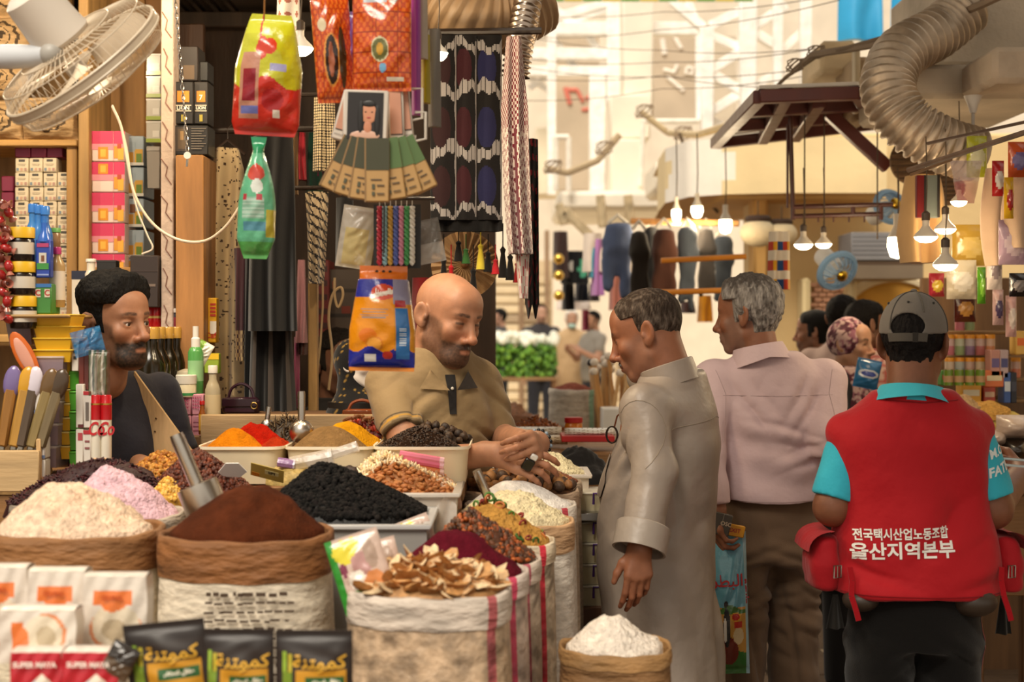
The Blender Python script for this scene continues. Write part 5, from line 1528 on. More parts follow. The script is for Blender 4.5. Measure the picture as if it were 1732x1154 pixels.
br.prism([(p.x,p.z) for p in (A,B_,C_,D_)],0.018,Matrix.Translation((0,4.5,0)))
pb_=tag(br.build('plywood_brace','wood',None),'slanting pale plywood panel in front of the young man','panel')
for x,y in ((245,710),(264,708),(262,730)):
 MB(H('5a4630')).ell(at(x,y,4.489),0.003,8,5).build('screw','metal',pb_)
# ---- bottles on the counter
DC=4.84
zc=CAMZ+(HORIZ-735)/FPX*DC
for k,(x,d,w) in enumerate(((256,4.80,'front'),(268,4.86,'second'),(284,4.92,'third'),(298,4.98,'rearmost'))):
 item_turned('dark_bottle','big dark olive bottle with a gold cap, %s of the row'%w,'bottle',x,553,722-k*3,d,None,bottle_parts(24-3*k,H('1d1608'),H('b58a3c'),H('b5b09c'),.48,.62,lab=(.06,.36)))
for k,x in enumerate((252,265)):
 item_turned('red_can','small red can with gold rim, %s one above the dark bottles'%('left','right')[k],'can',x,517,556,5.06,None,[('can',H('a8141a'),'gloss',[(9,0),(9.4,.02),(9.4,.45)]),('gold_band',H('c9a860'),'satin',[(9.5,.45),(9.5,.55)]),('lid',H('b0181e'),'gloss',[(9.3,.55),(9.3,.95),(8.5,1)])])
item_turned('paint_tub','dark tub with a red picture label and white lid','tub',294,522,572,5.06,None,jar_parts(18,H('3a3a44'),H('cfc4b8'),H('8a2a38'),capf=.86,lab=(.3,.7)))
item_turned('glue_tube','yellow tube with a white nozzle','tube',268,458,520,5.08,None,[('tube',H('d99a10'),'gloss',[(6.5,0),(6.5,.6),(5,.68)]),('nozzle',H('e0d6c4'),'satin',[(4.2,.68),(3,.98),(2.5,1)])])
item_turned('jelly_cup','clear cup with orange content and red lid','cup',279,475,521,5.12,None,[('cup',H('c87a30'),'gloss',[(8,0),(11,.85)]),('lid',H('b5321e'),'satin',[(12,.85),(12,1)])])
item_turned('cream_jar','cream jar with a white lid and green foot in front of the dark bottles','jar',315,634,672,4.76,None,jar_parts(17,H('d8cba8'),H('dcd4c4'),None,capf=.6)+[('green_band',H('3a8a4a'),'gloss',[(17.5,.08),(17.5,.2)])])
item_turned('domed_pot','clear domed pot above the cream jar','pot',316,624,645,4.92,None,[('pot',H('c9b99a'),'gloss',[(17,0),(19,.4),(16,.8),(5,1)])])
item_turned('spray_bottle','green spray bottle with a white top','bottle',331,552,668,4.80,None,[('bottle',H('4f9048'),'gloss',[(12.5,0),(13,.03),(13,.62),(10,.68),(7,.70)]),('collar',H('e0dace'),'satin',[(7.5,.69),(7.5,.82),(5,.84),(5,1)]),('label',H('8ab880'),'card',[(13.2,.2),(13.2,.5)])])
item_turned('spice_bottle','small reddish bottle behind the spray bottle','bottle',309,575,640,5.0,None,bottle_parts(8,H('5a2016'),H('6a3a20'),None,.6,.6))
item_turned('spice_bottle','brown capped bottle just left of the spray bottle','bottle',321,560,640,5.04,None,bottle_parts(8,H('4a1a12'),H('7a4a28'),None,.8,.66))
item_box('cocoa_box','yellow box with red lettering beside the dotted dress','box',345,366,504,580,5.06,0.05,H('d9a010'),[(.5,.12,.95,.17,H('b0301c')),(.5,.2,.95,.25,H('b0301c')),(.5,.28,.95,.33,H('b0301c')),(.5,.36,.95,.41,H('b0301c')),(.5,.52,1,.8,H('e6ded0'))],[('Caf',.55,.84,.17,H('b8201c'))])
for r in range(2):
 for c in range(3):
  item_box('pink_box','%s pink patterned soap box, %s column, on the counter edge'%(('upper','lower')[r],('left','middle','right')[c]),'box',282+c*21,302+c*21,667+r*36,702+r*36,4.74,0.05,H('c98a98') if c else H('a8808c'),[(.1+.2*i,.12+.16*j,.2+.2*i,.2+.16*j,H('b0486a')) for i in range(4) for j in range(4)] if c and not r else [(.15,.3,.85,.34,H('a05a70')),(.15,.5,.85,.54,H('a05a70')),(.15,.7,.85,.74,H('a05a70'))])
item_turned('oil_bottle','clear bottle with a picture label at the end of the counter','bottle',360,618,728,4.74,None,bottle_parts(13,H('a89a7c'),H('d8d0c0'),H('c9b48a'),.5,.62,lab=(.1,.55)))
item_turned('sauce_bottle','small sauce bottle with red cap and orange label','bottle',342,678,735,4.70,None,bottle_parts(6,H('8a4a14'),H('a81a18'),H('d9a03a'),.6,.6))
item_box('lime_pack','lime green pack behind the oil bottle','pack',345,370,598,632,4.94,0.04,H('8aa02c'),[(0,0,1,.3,H('d9b01c'))])
pouch('tissue_pack','white and green tissue pack beside the spray bottle','pack',352,580,26,40,4.84,0.02,lambda u,v:H('e0dccc') if u>.4 else H('8fb84a'),rot=(0,.5,0),seed=12)
# ================================================================ things hanging over the stall
def hanging(name,label,cat,x0,x1,y0,y1,d,th,col,prof=None,nf=5,fold=0.35,mat='cloth',hem=0.0,nu=48,nv=30,group=None,sway=0.0,seed=0,hanger=False):
 """cloth hanging down: a flattened tube with folds; prof(v) is its width, col a colour or paint(u, v)"""
 a,b=at(x0,y0,d),at(x1,y1,d); w=b.x-a.x; h=a.z-b.z; cx=(a.x+b.x)/2
 t=thing(name,label,cat,(cx,d,a.z),0,group)
 prof=prof or (lambda v:0.85+0.15*v)
 m=MB()
 def f(u,v):
  q=2*math.pi*u; s=prof(v)
  x=w/2*s*(abs(math.cos(q))**0.8)*(1 if math.cos(q)>0 else-1)
  k=math.sin(nf*math.pi*(x/w+.5)+1.7*math.sin(v*2+seed)+seed)*fold*th*(0.25+0.75*v)
  y=th/2*math.sin(q)+k
  z=-h*v-hem*v*math.sin(nf*2.1*(x/w+.5)+seed)**2
  return Vector((x+sway*v*v*w,y,z))
 fc=col if not callable(col) else (lambda u,v:col((1-math.cos(2*math.pi*u))/2,v))
 m.grid(f,nu,nv,col=fc,closeu=True)
 m.grid(lambda u,v:f(u,1)*(1-v)+Vector((sway*w,0,-h))*v,nu,1,closeu=True,col=fc if not callable(fc) else (lambda u,v:fc(u,.99)))
 m.build('cloth',mat,t,sharp=0)
 if hanger:
  MB(H('2a1c14')).tube([(-w*.42,0,-.02),(0,0,.03),(w*.42,0,-.02)],0.006,6).tube([(0,0,.03),(0,0,.07),(.015,0,.085)],0.002,5).build('hanger','satin',t)
 return t
spots=[(random.random(),random.random(),random.uniform(.5,1.2)) for _ in range(330)]
DRS,DOT=H('b09a76'),H('3a2618')
def dotted(u,v):
 c=DRS
 for (a,b,r) in spots:
  if abs(u-a)<.03 and ((u-a)*3)**2+((v-b)*16)**2<.0045*r:return DOT
 return c
hanging('dotted_dress','beige dress with brown dots hanging from a dark hanger','dress',350,420,252,690,5.25,0.09,dotted,lambda v:.8+.2*v-.25*max(0,.08-v)/.08,4,.5,nu=170,nv=190,hanger=True)
hanging('black_dress','long black dress with a glittering edge hanging in the middle of the stall','dress',416,506,232,560,4.95,0.10,lambda u,v:H('2a2622') if (u>.82 and math.sin(v*300+u*90)>.3) else H('0d0b0a'),lambda v:.75+.25*v,5,.4,nu=80,nv=90)
hanging('striped_skirt','black skirt with grey stripes below the black dress','skirt',418,500,556,705,5.05,0.10,lambda u,v:H('4a423c') if int(u*12)%4==1 else H('100e0d'),None,6,.3)
hanging('black_robe','black robe hanging behind the dotted dress','robe',412,450,430,690,5.12,0.08,H('0c0a0a'))
hanging('maroon_scarf','maroon scarf with pale crochet hem beside the dotted dress','scarf',396,424,420,610,5.15,0.05,lambda u,v:H('b59a6c') if v>.72 and math.sin(u*40)*math.sin(v*90)>-.2 else H('4a2c30'),lambda v:1-.3*v)
hanging('brown_trousers','brown striped trousers at the foot of the dotted dress','trousers',404,420,600,700,5.3,0.05,lambda u,v:H('5a3a20') if v<.5 else H('3a2a1c'))
for k,(x0,x1,y0,y1,c,l) in enumerate(((494,506,215,330,'8a6a44','narrow tan scarf'),(503,520,225,305,'b0303c','red scarf'),(516,548,225,330,'17352a','dark green scarf'),(534,552,222,300,'5a1430','wine red scarf'),(500,520,440,580,'a8787c','dusty pink blouse'),(505,524,470,600,'4a2a24','dark brown blouse'),(495,508,570,690,'9a4a6a','pink dress end'))):
 hanging('scarf',l+' hanging behind the pomegranate bag','scarf',x0,x1,y0,y1,5.4+.03*k,0.05,H(c),lambda v:.6+.4*v,3,.4,seed=k)
checks=lambda a,b,n,m:(lambda u,v:a if (int(u*n)+int(v*m))%2 else b)
hanging('checked_scarf','cream scarf with black net pattern hanging from the ceiling','scarf',528,570,165,290,5.2,0.04,lambda u,v:H('c9b590') if (u*9%1-.5)**2+(v*26%1-.5)**2<.16 else H('241c16'),None,3,.3,nu=110,nv=110)
hanging('black_keffiyeh','white and black keffiyeh hanging beside the wooden pole','scarf',516,556,325,480,5.1,0.05,lambda u,v:H('2a2420') if (abs((u*4+v*9)%1-.5)<.12 or math.sin(v*60+u*8)>.75) else H('b5a080'),lambda v:1-.35*v,4,.5,nu=80,nv=70)
hanging('lace_panel','grey lace curtain with diamond cutouts near the ceiling lamp','curtain',466,510,-30,80,5.0,0.03,lambda u,v:H('7a4a40') if abs((u*3%1)-.5)+abs((v*5%1)-.5)<.28 else H('a8a098'),None,3,.3,nu=60,nv=60)
hanging('black_shawl','black shawl hanging between the candles and the post','shawl',566,600,335,450,4.9,0.05,H('0e0c0b'),None,3,.4)
item_box('red_cabinet','red lacquered cabinet behind the wooden pole','cabinet',532,556,440,640,6.3,0.2,H('6b1410'),[(.1,.05+.12*i,.9,.10+.12*i,H('3a0c0a')) for i in range(8)])
item_box('dark_shelf','dim wall shelf behind the soap bag','shelf',556,618,455,560,6.35,0.2,H('4f4034'),[(0,.32,1,.38,H('2a1f18')),(0,.72,1,.78,H('2a1f18')),(.1,.2,.2,.32,H('8a3a1c')),(.35,.6,.6,.72,H('7a2a14')),(.7,.62,.9,.72,H('4a5a2a'))])
tag(MB(H('b59a74')).tube(crom([at(*p) for p in ((566,470,5.5),(566,500,5.5),(572,520,5.5),(580,500,5.5),(576,486,5.5),(562,500,5.5),(556,540,5.5),(562,600,5.5),(556,660,5.5))],5),0.005,6).build('cable','satin',None),'pale cable looped on the wall behind the soap bag','cable')
tag(MB(H('b59a74')).tube([at(*p) for p in ((546,470,5.4),(546,520,5.4),(542,580,5.4),(536,640,5.4))],0.004,6).build('cable','satin',None),'thin pale cable beside the wooden pole','cable')
# ---- carved black and white panels, scarves by the lane
def cow(seed):
 rs=random.Random(seed); ph=rs.random()*6
 def f(u,v):
  e=.07+.025*math.sin(v*31+ph)*math.sin(v*11)
  if u<e and .03<v<.98:return H('7a7573')
  for c,hw in ((.05,.022),(.30,.032),(.62,.032),(.955,.018)):
   if abs(v-c-.03*math.sin(u*4+ph+c*9)-.01*math.sin(u*17+ph))<hw*(1+.25*math.sin(u*9+c*30)):
    return H('807b79') if not (hw<.04 and abs((u*6)%1-.5)<.10) else H('1a1514')
  q=((u-.58)/.33)**2+(((v-.06)%.32)/.11-1.1)**2
  if q<1:return (H('241012'),H('2e0e14'),H('181838'))[seed]
  return H('0e0b0b')
 return f
for k,(x0,x1) in enumerate(((728,772),(768,806),(804,849))):
 hanging('fringed_rug','black rug with white cow-like pattern, %s of the three hanging strips'%('left','middle','right')[k],'rug',x0,x1,60,372,4.9+.01*k,0.02,cow(k),lambda v:1.0,2,.3,nu=110,nv=120,mat='cloth')
hanging('rug_fringe','solid black lower hem of the hanging rugs','rug',728,850,366,392,4.93,0.03,H('0a0808'),lambda v:1.0,9,.6)
for k in range(13):
 x=738+k*12.5
 c=('14100e','14100e','a8161c','14100e','2f5a2a','14100e','c9b53a','14100e','b0222a','14100e','14100e','8a1a1c','14100e')[k]
 y0=388+18*(k%3); ln=40+14*((k*7)%4)
 t=thing('tassel','%s tassel, number %s from the left under the rugs'%('black' if c=='14100e' else {'a8161c':'bright red','2f5a2a':'green','c9b53a':'yellow','b0222a':'red','8a1a1c':'dark red'}[c],'one two three four five six seven eight nine ten eleven twelve thirteen'.split()[k]),'tassel',at(x,y0,5.0))
 L_=m2(ln,5.0)
 MB(H(c)).tube([(0,0,0.02),(0,0,-L_*.4)],0.002,5).build('cord','cloth',t)
 MB(H(c)).lathe([(0.002,-L_*.35),(0.010,-L_*.42),(0.007,-L_*.5),(0.012,-L_*.75),(0.016,-L_)],n=10).build('fringe','cloth',t)
keff=lambda c:(lambda u,v:c if ((math.sin(u*70)>0) !=(math.sin(v*210)>0) if v<.42 else (abs(math.sin(v*60+3*math.sin(u*40)))<.45 or abs(u-.5)<.03)) else H('c9bdb4'))
hanging('red_keffiyeh','red and white keffiyeh hanging beside the rugs','scarf',846,892,64,430,4.86,0.06,keff(H('6b1a2a')),lambda v:.55+.45*min(1,v*3)-.3*max(0,v-.7),5,.5,nu=120,nv=140,sway=.25)
hanging('red_keffiyeh','lower tail of a red and white scarf with tassels','scarf',868,898,380,505,4.9,0.04,lambda u,v:H('b0303a') if abs(math.sin(u*20+v*5))<.3 else H('cfc4bc'),lambda v:1-.5*v,3,.5,sway=.1)
hanging('embroidered_scarf','black scarf with red embroidery at the edge of the stall','scarf',888,912,236,515,5.05,0.05,lambda u,v:H('6b1620') if math.sin(v*70)>.2 and math.sin(u*25+v*30)>.1 else H('0f0b0b'),None,3,.4,nu=60,nv=110,hem=.05)
t=thing('straw_fan','round pleated straw fan behind the rug tassels','hand fan',at(786,448,5.15),(0,0.3,0))
m=MB(H('a8845a')); m.grid(lambda u,v:Vector((0.115*v*math.cos(u*6.283),0.008*math.cos(u*6.283*26)*v,0.115*v*math.sin(u*6.283))),104,3,closeu=True); m.build('pleats','matte',t,sharp=20)
MB(H('8a5a30')).ell((0,0,0),0.014,10,6).build('hub','satin',t)
hanging('red_cloth','dark red cloth behind the head of the bald man','cloth',694,740,470,560,5.2,0.06,H('6b1214'),None,3,.4)
def duct(label,pts,r,col,seg,amp=.09,mat='metal',n=22):
 out=crom(pts,max(2,seg//(len(pts)-1)))
 t=thing('air_duct',label,'duct',out[0])
 o=Vector(t.location)
 m=MB(col); m.tube([p-o for p in out],[r*(1+amp*(1 if (i//2)%2 else-1)) for i in range(len(out))],n,caps=False)
 m.build('corrugated_tube',mat,t,sharp=0)
 return t
duct('pale corrugated air duct above the hanging rugs',[at(740,-20,5.3),at(800,20,5.3),at(850,20,5.35),at(905,-10,5.4)],0.14,H('a88a68'),60,.04,'satin')
duct('silver corrugated air duct dropping beside the keffiyeh',[at(900,-40,5.2),at(888,30,5.15),at(878,80,5.1),at(872,130,5.1)],0.045,H('b5a596'),66,.10)
board(735,800,-30,62,5.6,0.05,'6b4c30','soffit_board','brown board behind the duct above the rugs','board')
# ---- bags at the front
def pomp(u,v):
 c=H('b8b81c') if v<.62 else H('b5201a')
 if v<.17:c=H('c2c41e')
 if v>.58+.05*math.sin(u*9):c=H('c02a1c')
 if ((u-.62)/.16)**2+((v-.72)/.09)**2<1:c=H('a01418')
 if ((u-.42)/.1)**2+((v-.3)/.1)**2<1 or ((u-.55)/.12)**2+((v-.28)/.07)**2<1:c=H('c83a20')
 if abs(u-.27)<.15 and .34<v<.88:c=H('b5806a')
 if abs(u-.27)<.10 and .48<v<.74:c=H('8a1a2c')
 if abs(u-.28)<.13 and .78<v<.84:c=H('6a70b0')
 if abs(u-.68)<.12 and abs(v-.46)<.03:c=H('9a9ac0')
 if abs(u-.3-.3*v)<.02 and v<.3:c=H('c03a2a')
 if abs(u-.68)<.05 and .80<v<.86:c=H('d8d0c0')
 return c
bell=lambda v:.58+.42*min(1,v*2.2)**.8-.12*max(0,v-.9)*10
t=pouch('juice_powder_bag','yellow and red bag with pomegranates hanging at the top','bag',460,25,114,205,3.60,0.10,pomp,rot=(0,0.06,0),shape=bell,nu=60,nv=80,crimp=.003,seed=3)
for x in (-.018,-.006,.006):MB(H('1a1a08')).ell((x,-0.004,-0.035),(0.004,0.002,0.006),8,5).build('hole','matte',t)
def gp(u,v):
 c=H('5fae86')
 if v<.14:c=H('1f8a5a')
 if ((u-.5)/.32)**2+((v-.30)/.07)**2<1:c=H('c0483c')
 if ((u-.55)/.18)**2+((v-.41)/.06)**2<1:c=H('d8ded6')
 if .5<v<.68 and abs(u-.45)<.3:c=H('a8c4b4') if int(v*60)%2 else H('86b09a')
 if .47<v<.53 and (abs(u-.22)<.06 or abs(u-.62)<.08):c=H('b04048')
 if .70<v<.78 and abs(u-.5)<.3:c=H('4f8a9c')
 if .60<v<.82 and u>.8:c=H('b5a83a')
 if v>.86:c=H('4f9a4c')
 return c
pouch('green_net_bag','translucent green bag hanging under the pomegranate bag','bag',438,232,64,206,3.60,0.07,gp,shape=lambda v:.42-1.2*v if v<.12 else .28+.72*math.sin(min(1,(v-.12)/.5)*1.57)-.4*max(0,v-.84)/.16,nu=44,nv=80,rot=(0,.03,0),seed=4)
def henna(seed):
 def f(u,v):
  r=math.sin(u*53+seed)*math.sin(v*67+seed*2)
  c=H('b8400c') if r>-.1 else H('d0641a')
  if abs(r)<.05:c=H('8a2a0a')
  if seed==1:
   if ((u-.38)/.2)**2+((v-.62)/.24)**2<1:c=H('d08a3a')
   if ((u-.38)/.16)**2+((v-.62)/.22)**2<1:c=H('2a1812')
   if ((u-.36)/.07)**2+((v-.62)/.16)**2<1:c=H('a05a3c')
   if ((u-.66)/.10)**2+((v-.60)/.28)**2<1:c=H('3a2a14')
   if ((u-.2)/.1)**2+((v-.3)/.06)**2<1:c=H('cfc0a0')
  else:
   if ((u-.50)/.15)**2+((v-.62)/.115)**2<1:c=H('cfc8a0')
   if ((u-.50)/.13)**2+((v-.62)/.10)**2<1:c=H('6a6a3a')
   if ((u-.50)/.06)**2+((v-.62)/.06)**2<1:c=H('c9962c')
   if ((u-.54)/.06)**2+((v-.79)/.045)**2<1:c=H('6aa0c4')
   if abs(u-.74)<.14 and abs(v-.895)<.022:c=H('d8ccb8')
   if .10<v<.20 and ((u-.72)/.07)**2+((v-.13)/.06)**2<1:c=H('5a4a30')
   if abs(v-.12)<.05 and .2<u<.6:c=H('a8b0b8')
  return c
 return f
pouch('henna_bag','orange foil bag with a dark haired portrait, left of the two orange bags','bag',556,-12,66,186,3.50,0.06,henna(1),rot=(0,-.08,.35),nu=60,nv=80,seed=6)
pouch('henna_bag','orange foil bag with a round seal, right of the two orange bags','bag',646,-25,100,180,3.46,0.06,henna(2),rot=(0,.0,-.08),nu=70,nv=80,seed=7)
pouch('silver_sachet','narrow silver sachet between the two orange bags','sachet',592,20,24,130,3.52,0.03,lambda u,v:H('a8b0c4') if u<.5 else H('6a4a8a'),seed=8)
for k,(x0,x1,y0,y1,c,d,l) in enumerate(((682,704,-30,152,'b8489a',3.52,'pink towel strip'),(696,712,-30,195,'9a4a9a',3.56,'mauve towel strip'),(700,724,-30,100,'a89c8c',3.6,'cream wool strip'),(712,728,60,175,'9a8a14',3.62,'mustard knitted strip'),(724,746,50,215,'6a645c',3.66,'grey tweed strip'))):
 hanging('cloth_strip',l+' hanging right of the orange bags','cloth',x0,x1,y0,y1,d,0.025,H(c),lambda v:.9+.1*v,2,.3)
def dye(label,cx,y0,w,h,d,rz,face):
 t=item_box('hair_dye_box',label,'box',cx-w/2,cx+w/2,y0,y0+h,d,0.03,H('c9bfb2'),
                 [(.10,.04,.90,.80,H('1a1210')),(.10,.04,.86,.78,H('c08a70') if not face else H('171010'))]+[(.12+.08*i,.88,.15+.08*i,.90,H('4a4038')) for i in range(10)],rot=(0,rz,0))
 W_,Hh=m2(w,d),m2(h,d)
 if face:
  y=-0.0165
  f=MB()
  f.ell((.08*W_,y,.62*Hh),(.18*W_,.0015,.16*Hh),18,8,H('c98a68')); f.ell((.06*W_,y,.40*Hh),(.09*W_,.0014,.12*Hh),12,6,H('c08060')); f.ell((0.0,y,.27*Hh),(.34*W_,.0013,.08*Hh),16,6,H('c9a08a'))
  f.ell((.08*W_,y,.775*Hh),(.16*W_,.002,.06*Hh),14,6,H('120c0a')); f.ell((-.1*W_,y,.55*Hh),(.07*W_,.002,.28*Hh),12,6,H('120c0a')); f.ell((.27*W_,y,.50*Hh),(.07*W_,.002,.26*Hh),12,6,H('120c0a'))
  for s in (-1,1):f.ell((.08*W_+s*.07*W_,y-.001,.645*Hh),(.028*W_,.0012,.012*Hh),8,5,H('1a100c'))
  f.ell((.08*W_,y-.001,.555*Hh),(.055*W_,.0012,.016*Hh),8,5,H('a8403c'))
  f.build('print','card',t)
  MB(H('4a4a4a')).ell((-.18*W_,y-.001,.20*Hh),(.12*W_,.001,.035*Hh),14,5).build('emblem','card',t)
 return t
dye('hair dye box with a smiling dark haired woman, facing the lane',616,152,76,106,3.40,0.03,True)
dye('second hair dye box tilted behind the left of the front one',578,156,40,82,3.46,0.28,False)
dye('third hair dye box turned sideways right of the front one',672,150,26,98,3.46,-0.04,False)
dye('fourth hair dye box at the right, edge on',692,150,16,88,3.48,-0.1,False)
t=thing('plastic_hook','white plastic hanger frame right of the hair dye boxes','hanger',at(704,150,3.5))
m=MB(H('cfc8bc'))
for (a,b,c,e) in ((-10,0,4,50),(-2,40,10,85)):
 m.tube([(m2(p,3.5),0,-m2(q,3.5)) for p,q in ((a,b),(c+6,b),(c+6,e),(a,e+4),(a,e-6))],0.0035,6)
m.build('frame','satin',t)
for k in range(7):
 a=(k-3)*0.155
 px,py=640+(k-3)*24,238
 t=item_box('paper_packet','kraft packet with green top, number %s from the left of the hanging fan'%('one','two','three','four','five','six','seven')[k],'packet',px-21,px+21,py,py+108-4*abs(k-3),3.40-0.012*(3-abs(k-3)),0.014,H('b08a54'),
                 [(0,0,1,.50,H('3a3a22') if k<4 else H('4f6a38')),(0,0,.06,1,H('8a6a40')),(.25,.64,.7,.66,H('5a4a34')),(.3,.72,.42,.80,H('4a4a34')),(.5,.73,.8,.75,H('5a4a34')),(.3,.84,.42,.90,H('4a4a34')),(.5,.86,.8,.88,H('5a4a34'))],rot=(0,-a,0))
 hh=m2(108-4*abs(k-3),3.4); topp=at(640+(k-3)*13,236,3.40)
 t.location=topp+Vector((math.sin(a)*hh,t.location.y-3.4,-math.cos(a)*hh))
for k,c in enumerate(('b02a3c','8ab0b8','c9a04a','5a6ab0','d08aa0','4a9a5a','d8d4c8')):
 x=642+k*9.2; t=thing('twisted_candle',('crimson','pale blue','yellow','blue','pink','green','white')[k]+' twisted candle hanging in the row of seven','candle',at(x,350,3.62))
 m=MB(H(c)); L_=m2(98,3.62)
 for s in range(2):
  m.tube([(0.0035*math.cos(v*40+s*3.14),0.0035*math.sin(v*40+s*3.14),-L_*v) for v in np.linspace(0,1,40)],0.0042,5)
 m.build('wax','satin',t); MB(H('d8d0c0')).tube([(0,0,0),(0,0,0.015)],0.0012,4).build('wick','matte',t)
pouch('candle_backing','black card behind the twisted candles','card',672,346,80,108,3.66,0.004,lambda u,v:H('100e0d'),'card',crimp=0)
def curd(u,v):return H('d6c48a') if .35<v<.95 and .15<u<.85 else H('c9c4bc')
pouch('curd_bag','clear plastic bag of pale cheese left of the candles','bag',612,350,60,105,3.70,0.05,curd,'film',rot=(0,.15,0),seed=11,back=lambda u,v:H('cdb97c'))
pouch('clear_bag','clear plastic bag right of the candles','bag',718,372,46,74,3.72,0.04,lambda u,v:H('c9c6c0') if v>.55 else H('8a8680'),'film',rot=(0,-.2,0),seed=12)
def soap(u,v):
 c=H('dd8a10')
 if v<.13:return H('d06a14')
 if v<.30 and (u<.75):c=H('2a2f8c') if v<.36-.25*u*u+.0 else c
 if ((u-.52)/.22)**2+((v-.25)/.075)**2<1:c=H('c8482a')
 if abs(v-.27-.12*(.5-u))<.02 and .3<u<.75:c=H('e8dccb')
 for j in range(4):
  if abs(v-.415-.026*j)<.007 and abs(u-.38)<.23-.04*(j%2):c=H('a08a80')
 if ((u-.30)/.14)**2+((v-.66)/.07)**2<1:c=H('d9741a')
 if ((u-.40)/.14)**2+((v-.74)/.075)**2<1:c=H('cf7a1c') if ((u-.40)/.12)**2+((v-.74)/.065)**2>.8 else H('e09a3a')
 if v>.79+.03*math.sin(u*14):c=H('1f2a8c')
 if abs(u-.34)<.09 and abs(v-.875)<.036:c=H('d8d4cc')
 if ((u-.60)/.075)**2+((v-.845)/.04)**2<1:c=H('b8352c')
 if u>.70 and .13<v<.80:c=H('8a86a0') if v<.36 else H('c9861c')
 if .73<u<.93 and .40<v<.88:c=H('2a6aa8')
 if .78<u<.88 and .58<v<.76:c=H('c9d4dc') if int(v*90)%2 else H('2a6aa8')
 if .72<u<.90 and .33<v<.39:c=H('a8202c')
 if v>.965:c=H('d07a14')
 return c
t=pouch('soap_powder_bag','orange and blue soap powder bag with a blue bottle attached','bag',649,450,112,178,3.62,0.09,soap,shape=lambda v:.72 if v<.13 else min(1,.76+.5*(v-.13))-.25*max(0,v-.92),nu=80,nv=110,rot=(0,.02,0),seed=14,
          text=[('\ufe8e\ufee8\ufef4\ufeb4\ufedf\ufe8d',.52,.245,.07,H('f0e8dc'),1.1)])
for x in (-.016,0.0,.016):MB(H('1a1408')).ell((x,-0.003,-0.016),(0.0045,0.003,0.006),8,5).build('hole','matte',t)
tag(MB(H('3a3028')).tube([at(649,452,3.62),at(650,350,3.6),at(640,240,3.5),at(640,-40,3.5)],0.002,5).build('string','matte',None),'dark string carrying the hanging packets in the middle','string')
tag(MB(H('8a5a20')).tube([at(447,40,3.6),at(448,-40,3.6)],0.0022,5).build('string','matte',None),'orange string carrying the pomegranate bag','string')
# ---- lamps in the stall
def bulb(label,cx,cy,w,h,d,kind='led',power=9.0,cord=True,glow='lamp_warm',top=None,col=(1,.78,.5)):
 """hanging LED lamp: glowing dome below a white tapered body"""
 t=thing('hanging_lamp',label,'lamp',at(cx,cy,d)); r=m2(w/2,d); g=m2(h,d)
 MB((1,.9,.7)).lathe([(0.001,-g*.55),(r*.5,-g*.48),(r*.85,-g*.25),(r,0.0)] if kind=='led' else [(0.001,-g*.6),(r*.7,-g*.5),(r,-g*.1),(r*.95,g*.3)],n=20).build('glowing_dome',glow,t)
 MB(H('d8ccb8')).lathe([(r*1.02,0.0),(r*.9,r*.25),(r*.45,r*.7),(r*.30,r*.95),(r*.30,r*1.5)] if kind=='led' else [(r*.95,g*.3),(r*.8,g*.45),(r*.4,g*.8),(r*.4,g*1.3)],n=20).build('lamp_body','satin',t)
 MB(H('4a3a2a')).lathe([(r*.36,r*1.4),(r*.36,r*2.0),(r*.15,r*2.2)],n=12).build('socket','satin',t)
 if cord:
  z1=(top if top is not None else m2(160,d))
  MB(H('5a4a38')).tube([(0,0,r*2.1),(0.004,0,z1*.5),(0,0,z1)],max(0.002,d*.0004),5).build('cord','matte',t)
 ld=bpy.data.lights.new('lamp_light','POINT'); ld.energy=power; ld.color=col; ld.shadow_soft_size=r
 lo=bpy.data.objects.new('lamp_light',ld); link(lo,t); lo.location=(0,0,-g*.8-.02)
 return t
bulb('glowing LED lamp left of the orange bags',508,82,44,24,4.1,power=16,top=.25)
bulb('glowing LED lamp in front of the rugs',741,90,34,26,4.3,power=13,top=.25)
for k,(x,y,z) in enumerate(((-1.55,4.55,2.72),(-1.0,4.7,2.72),(-2.1,4.6,2.72))):  # lamps out of view, added to light the stall
 b_=bulb('stall lamp, number %s under the stall ceiling'%('one','two','three')[k],0,0,44,24,4.2,power=18,top=.3)
 b_.location=(x,y,z)
# ---- half hidden figures in the dim stall
for nm,a,b,r,l in (('clothes_rail',(345,222,5.3),(580,216,5.3),.011,'dark rail carrying the dresses and scarves'),('clothes_rail',(505,160,5.22),(600,158,5.22),.008,'thin rail above the cream net scarf'),('clothes_rail',(500,318,5.12),(610,318,5.0),.008,'thin rail above the black keffiyeh'),('clothes_rail',(715,55,4.92),(916,52,4.92),.012,'dark rail carrying the hanging rugs'),('clothes_rail',(590,336,3.66),(735,336,3.68),.004,'thin stick carrying the candles and plastic bags')):
 tag(MB(H('2a1f18')).tube([at(*a),at(*b)],r,8).build(nm,'satin',None),l,'rail')
hm=thing('mannequin_bust','white mannequin face wrapped in a black glittering scarf','mannequin',at(606,690,4.95),math.radians(180+62))
Mm=mat4((0,0,m2(72,4.95)),0,0,0,.62)
V_,Q_,C_=make_head(skinp(skin=(.62,.55,.48),must=0,stubble=0,brow=.9,lid=.3),Mm,.0045); mesh_obj('head',V_,Q_,C_,'satin',hm,sharp=0)
def veil(P):
 q=to_local(P,Mm)
 d=sE(q,(0,-0.035,0.03),(0.100,0.105,0.115))*.62
 d=smax(d,(q[:,1]-0.028-.25*np.maximum(0,q[:,2]-.07))*.62,.01)
 return smin(d,sC(P,(0,-.02,m2(30,4.95)),(0,-.01,.0),0.055,0.10),.04)
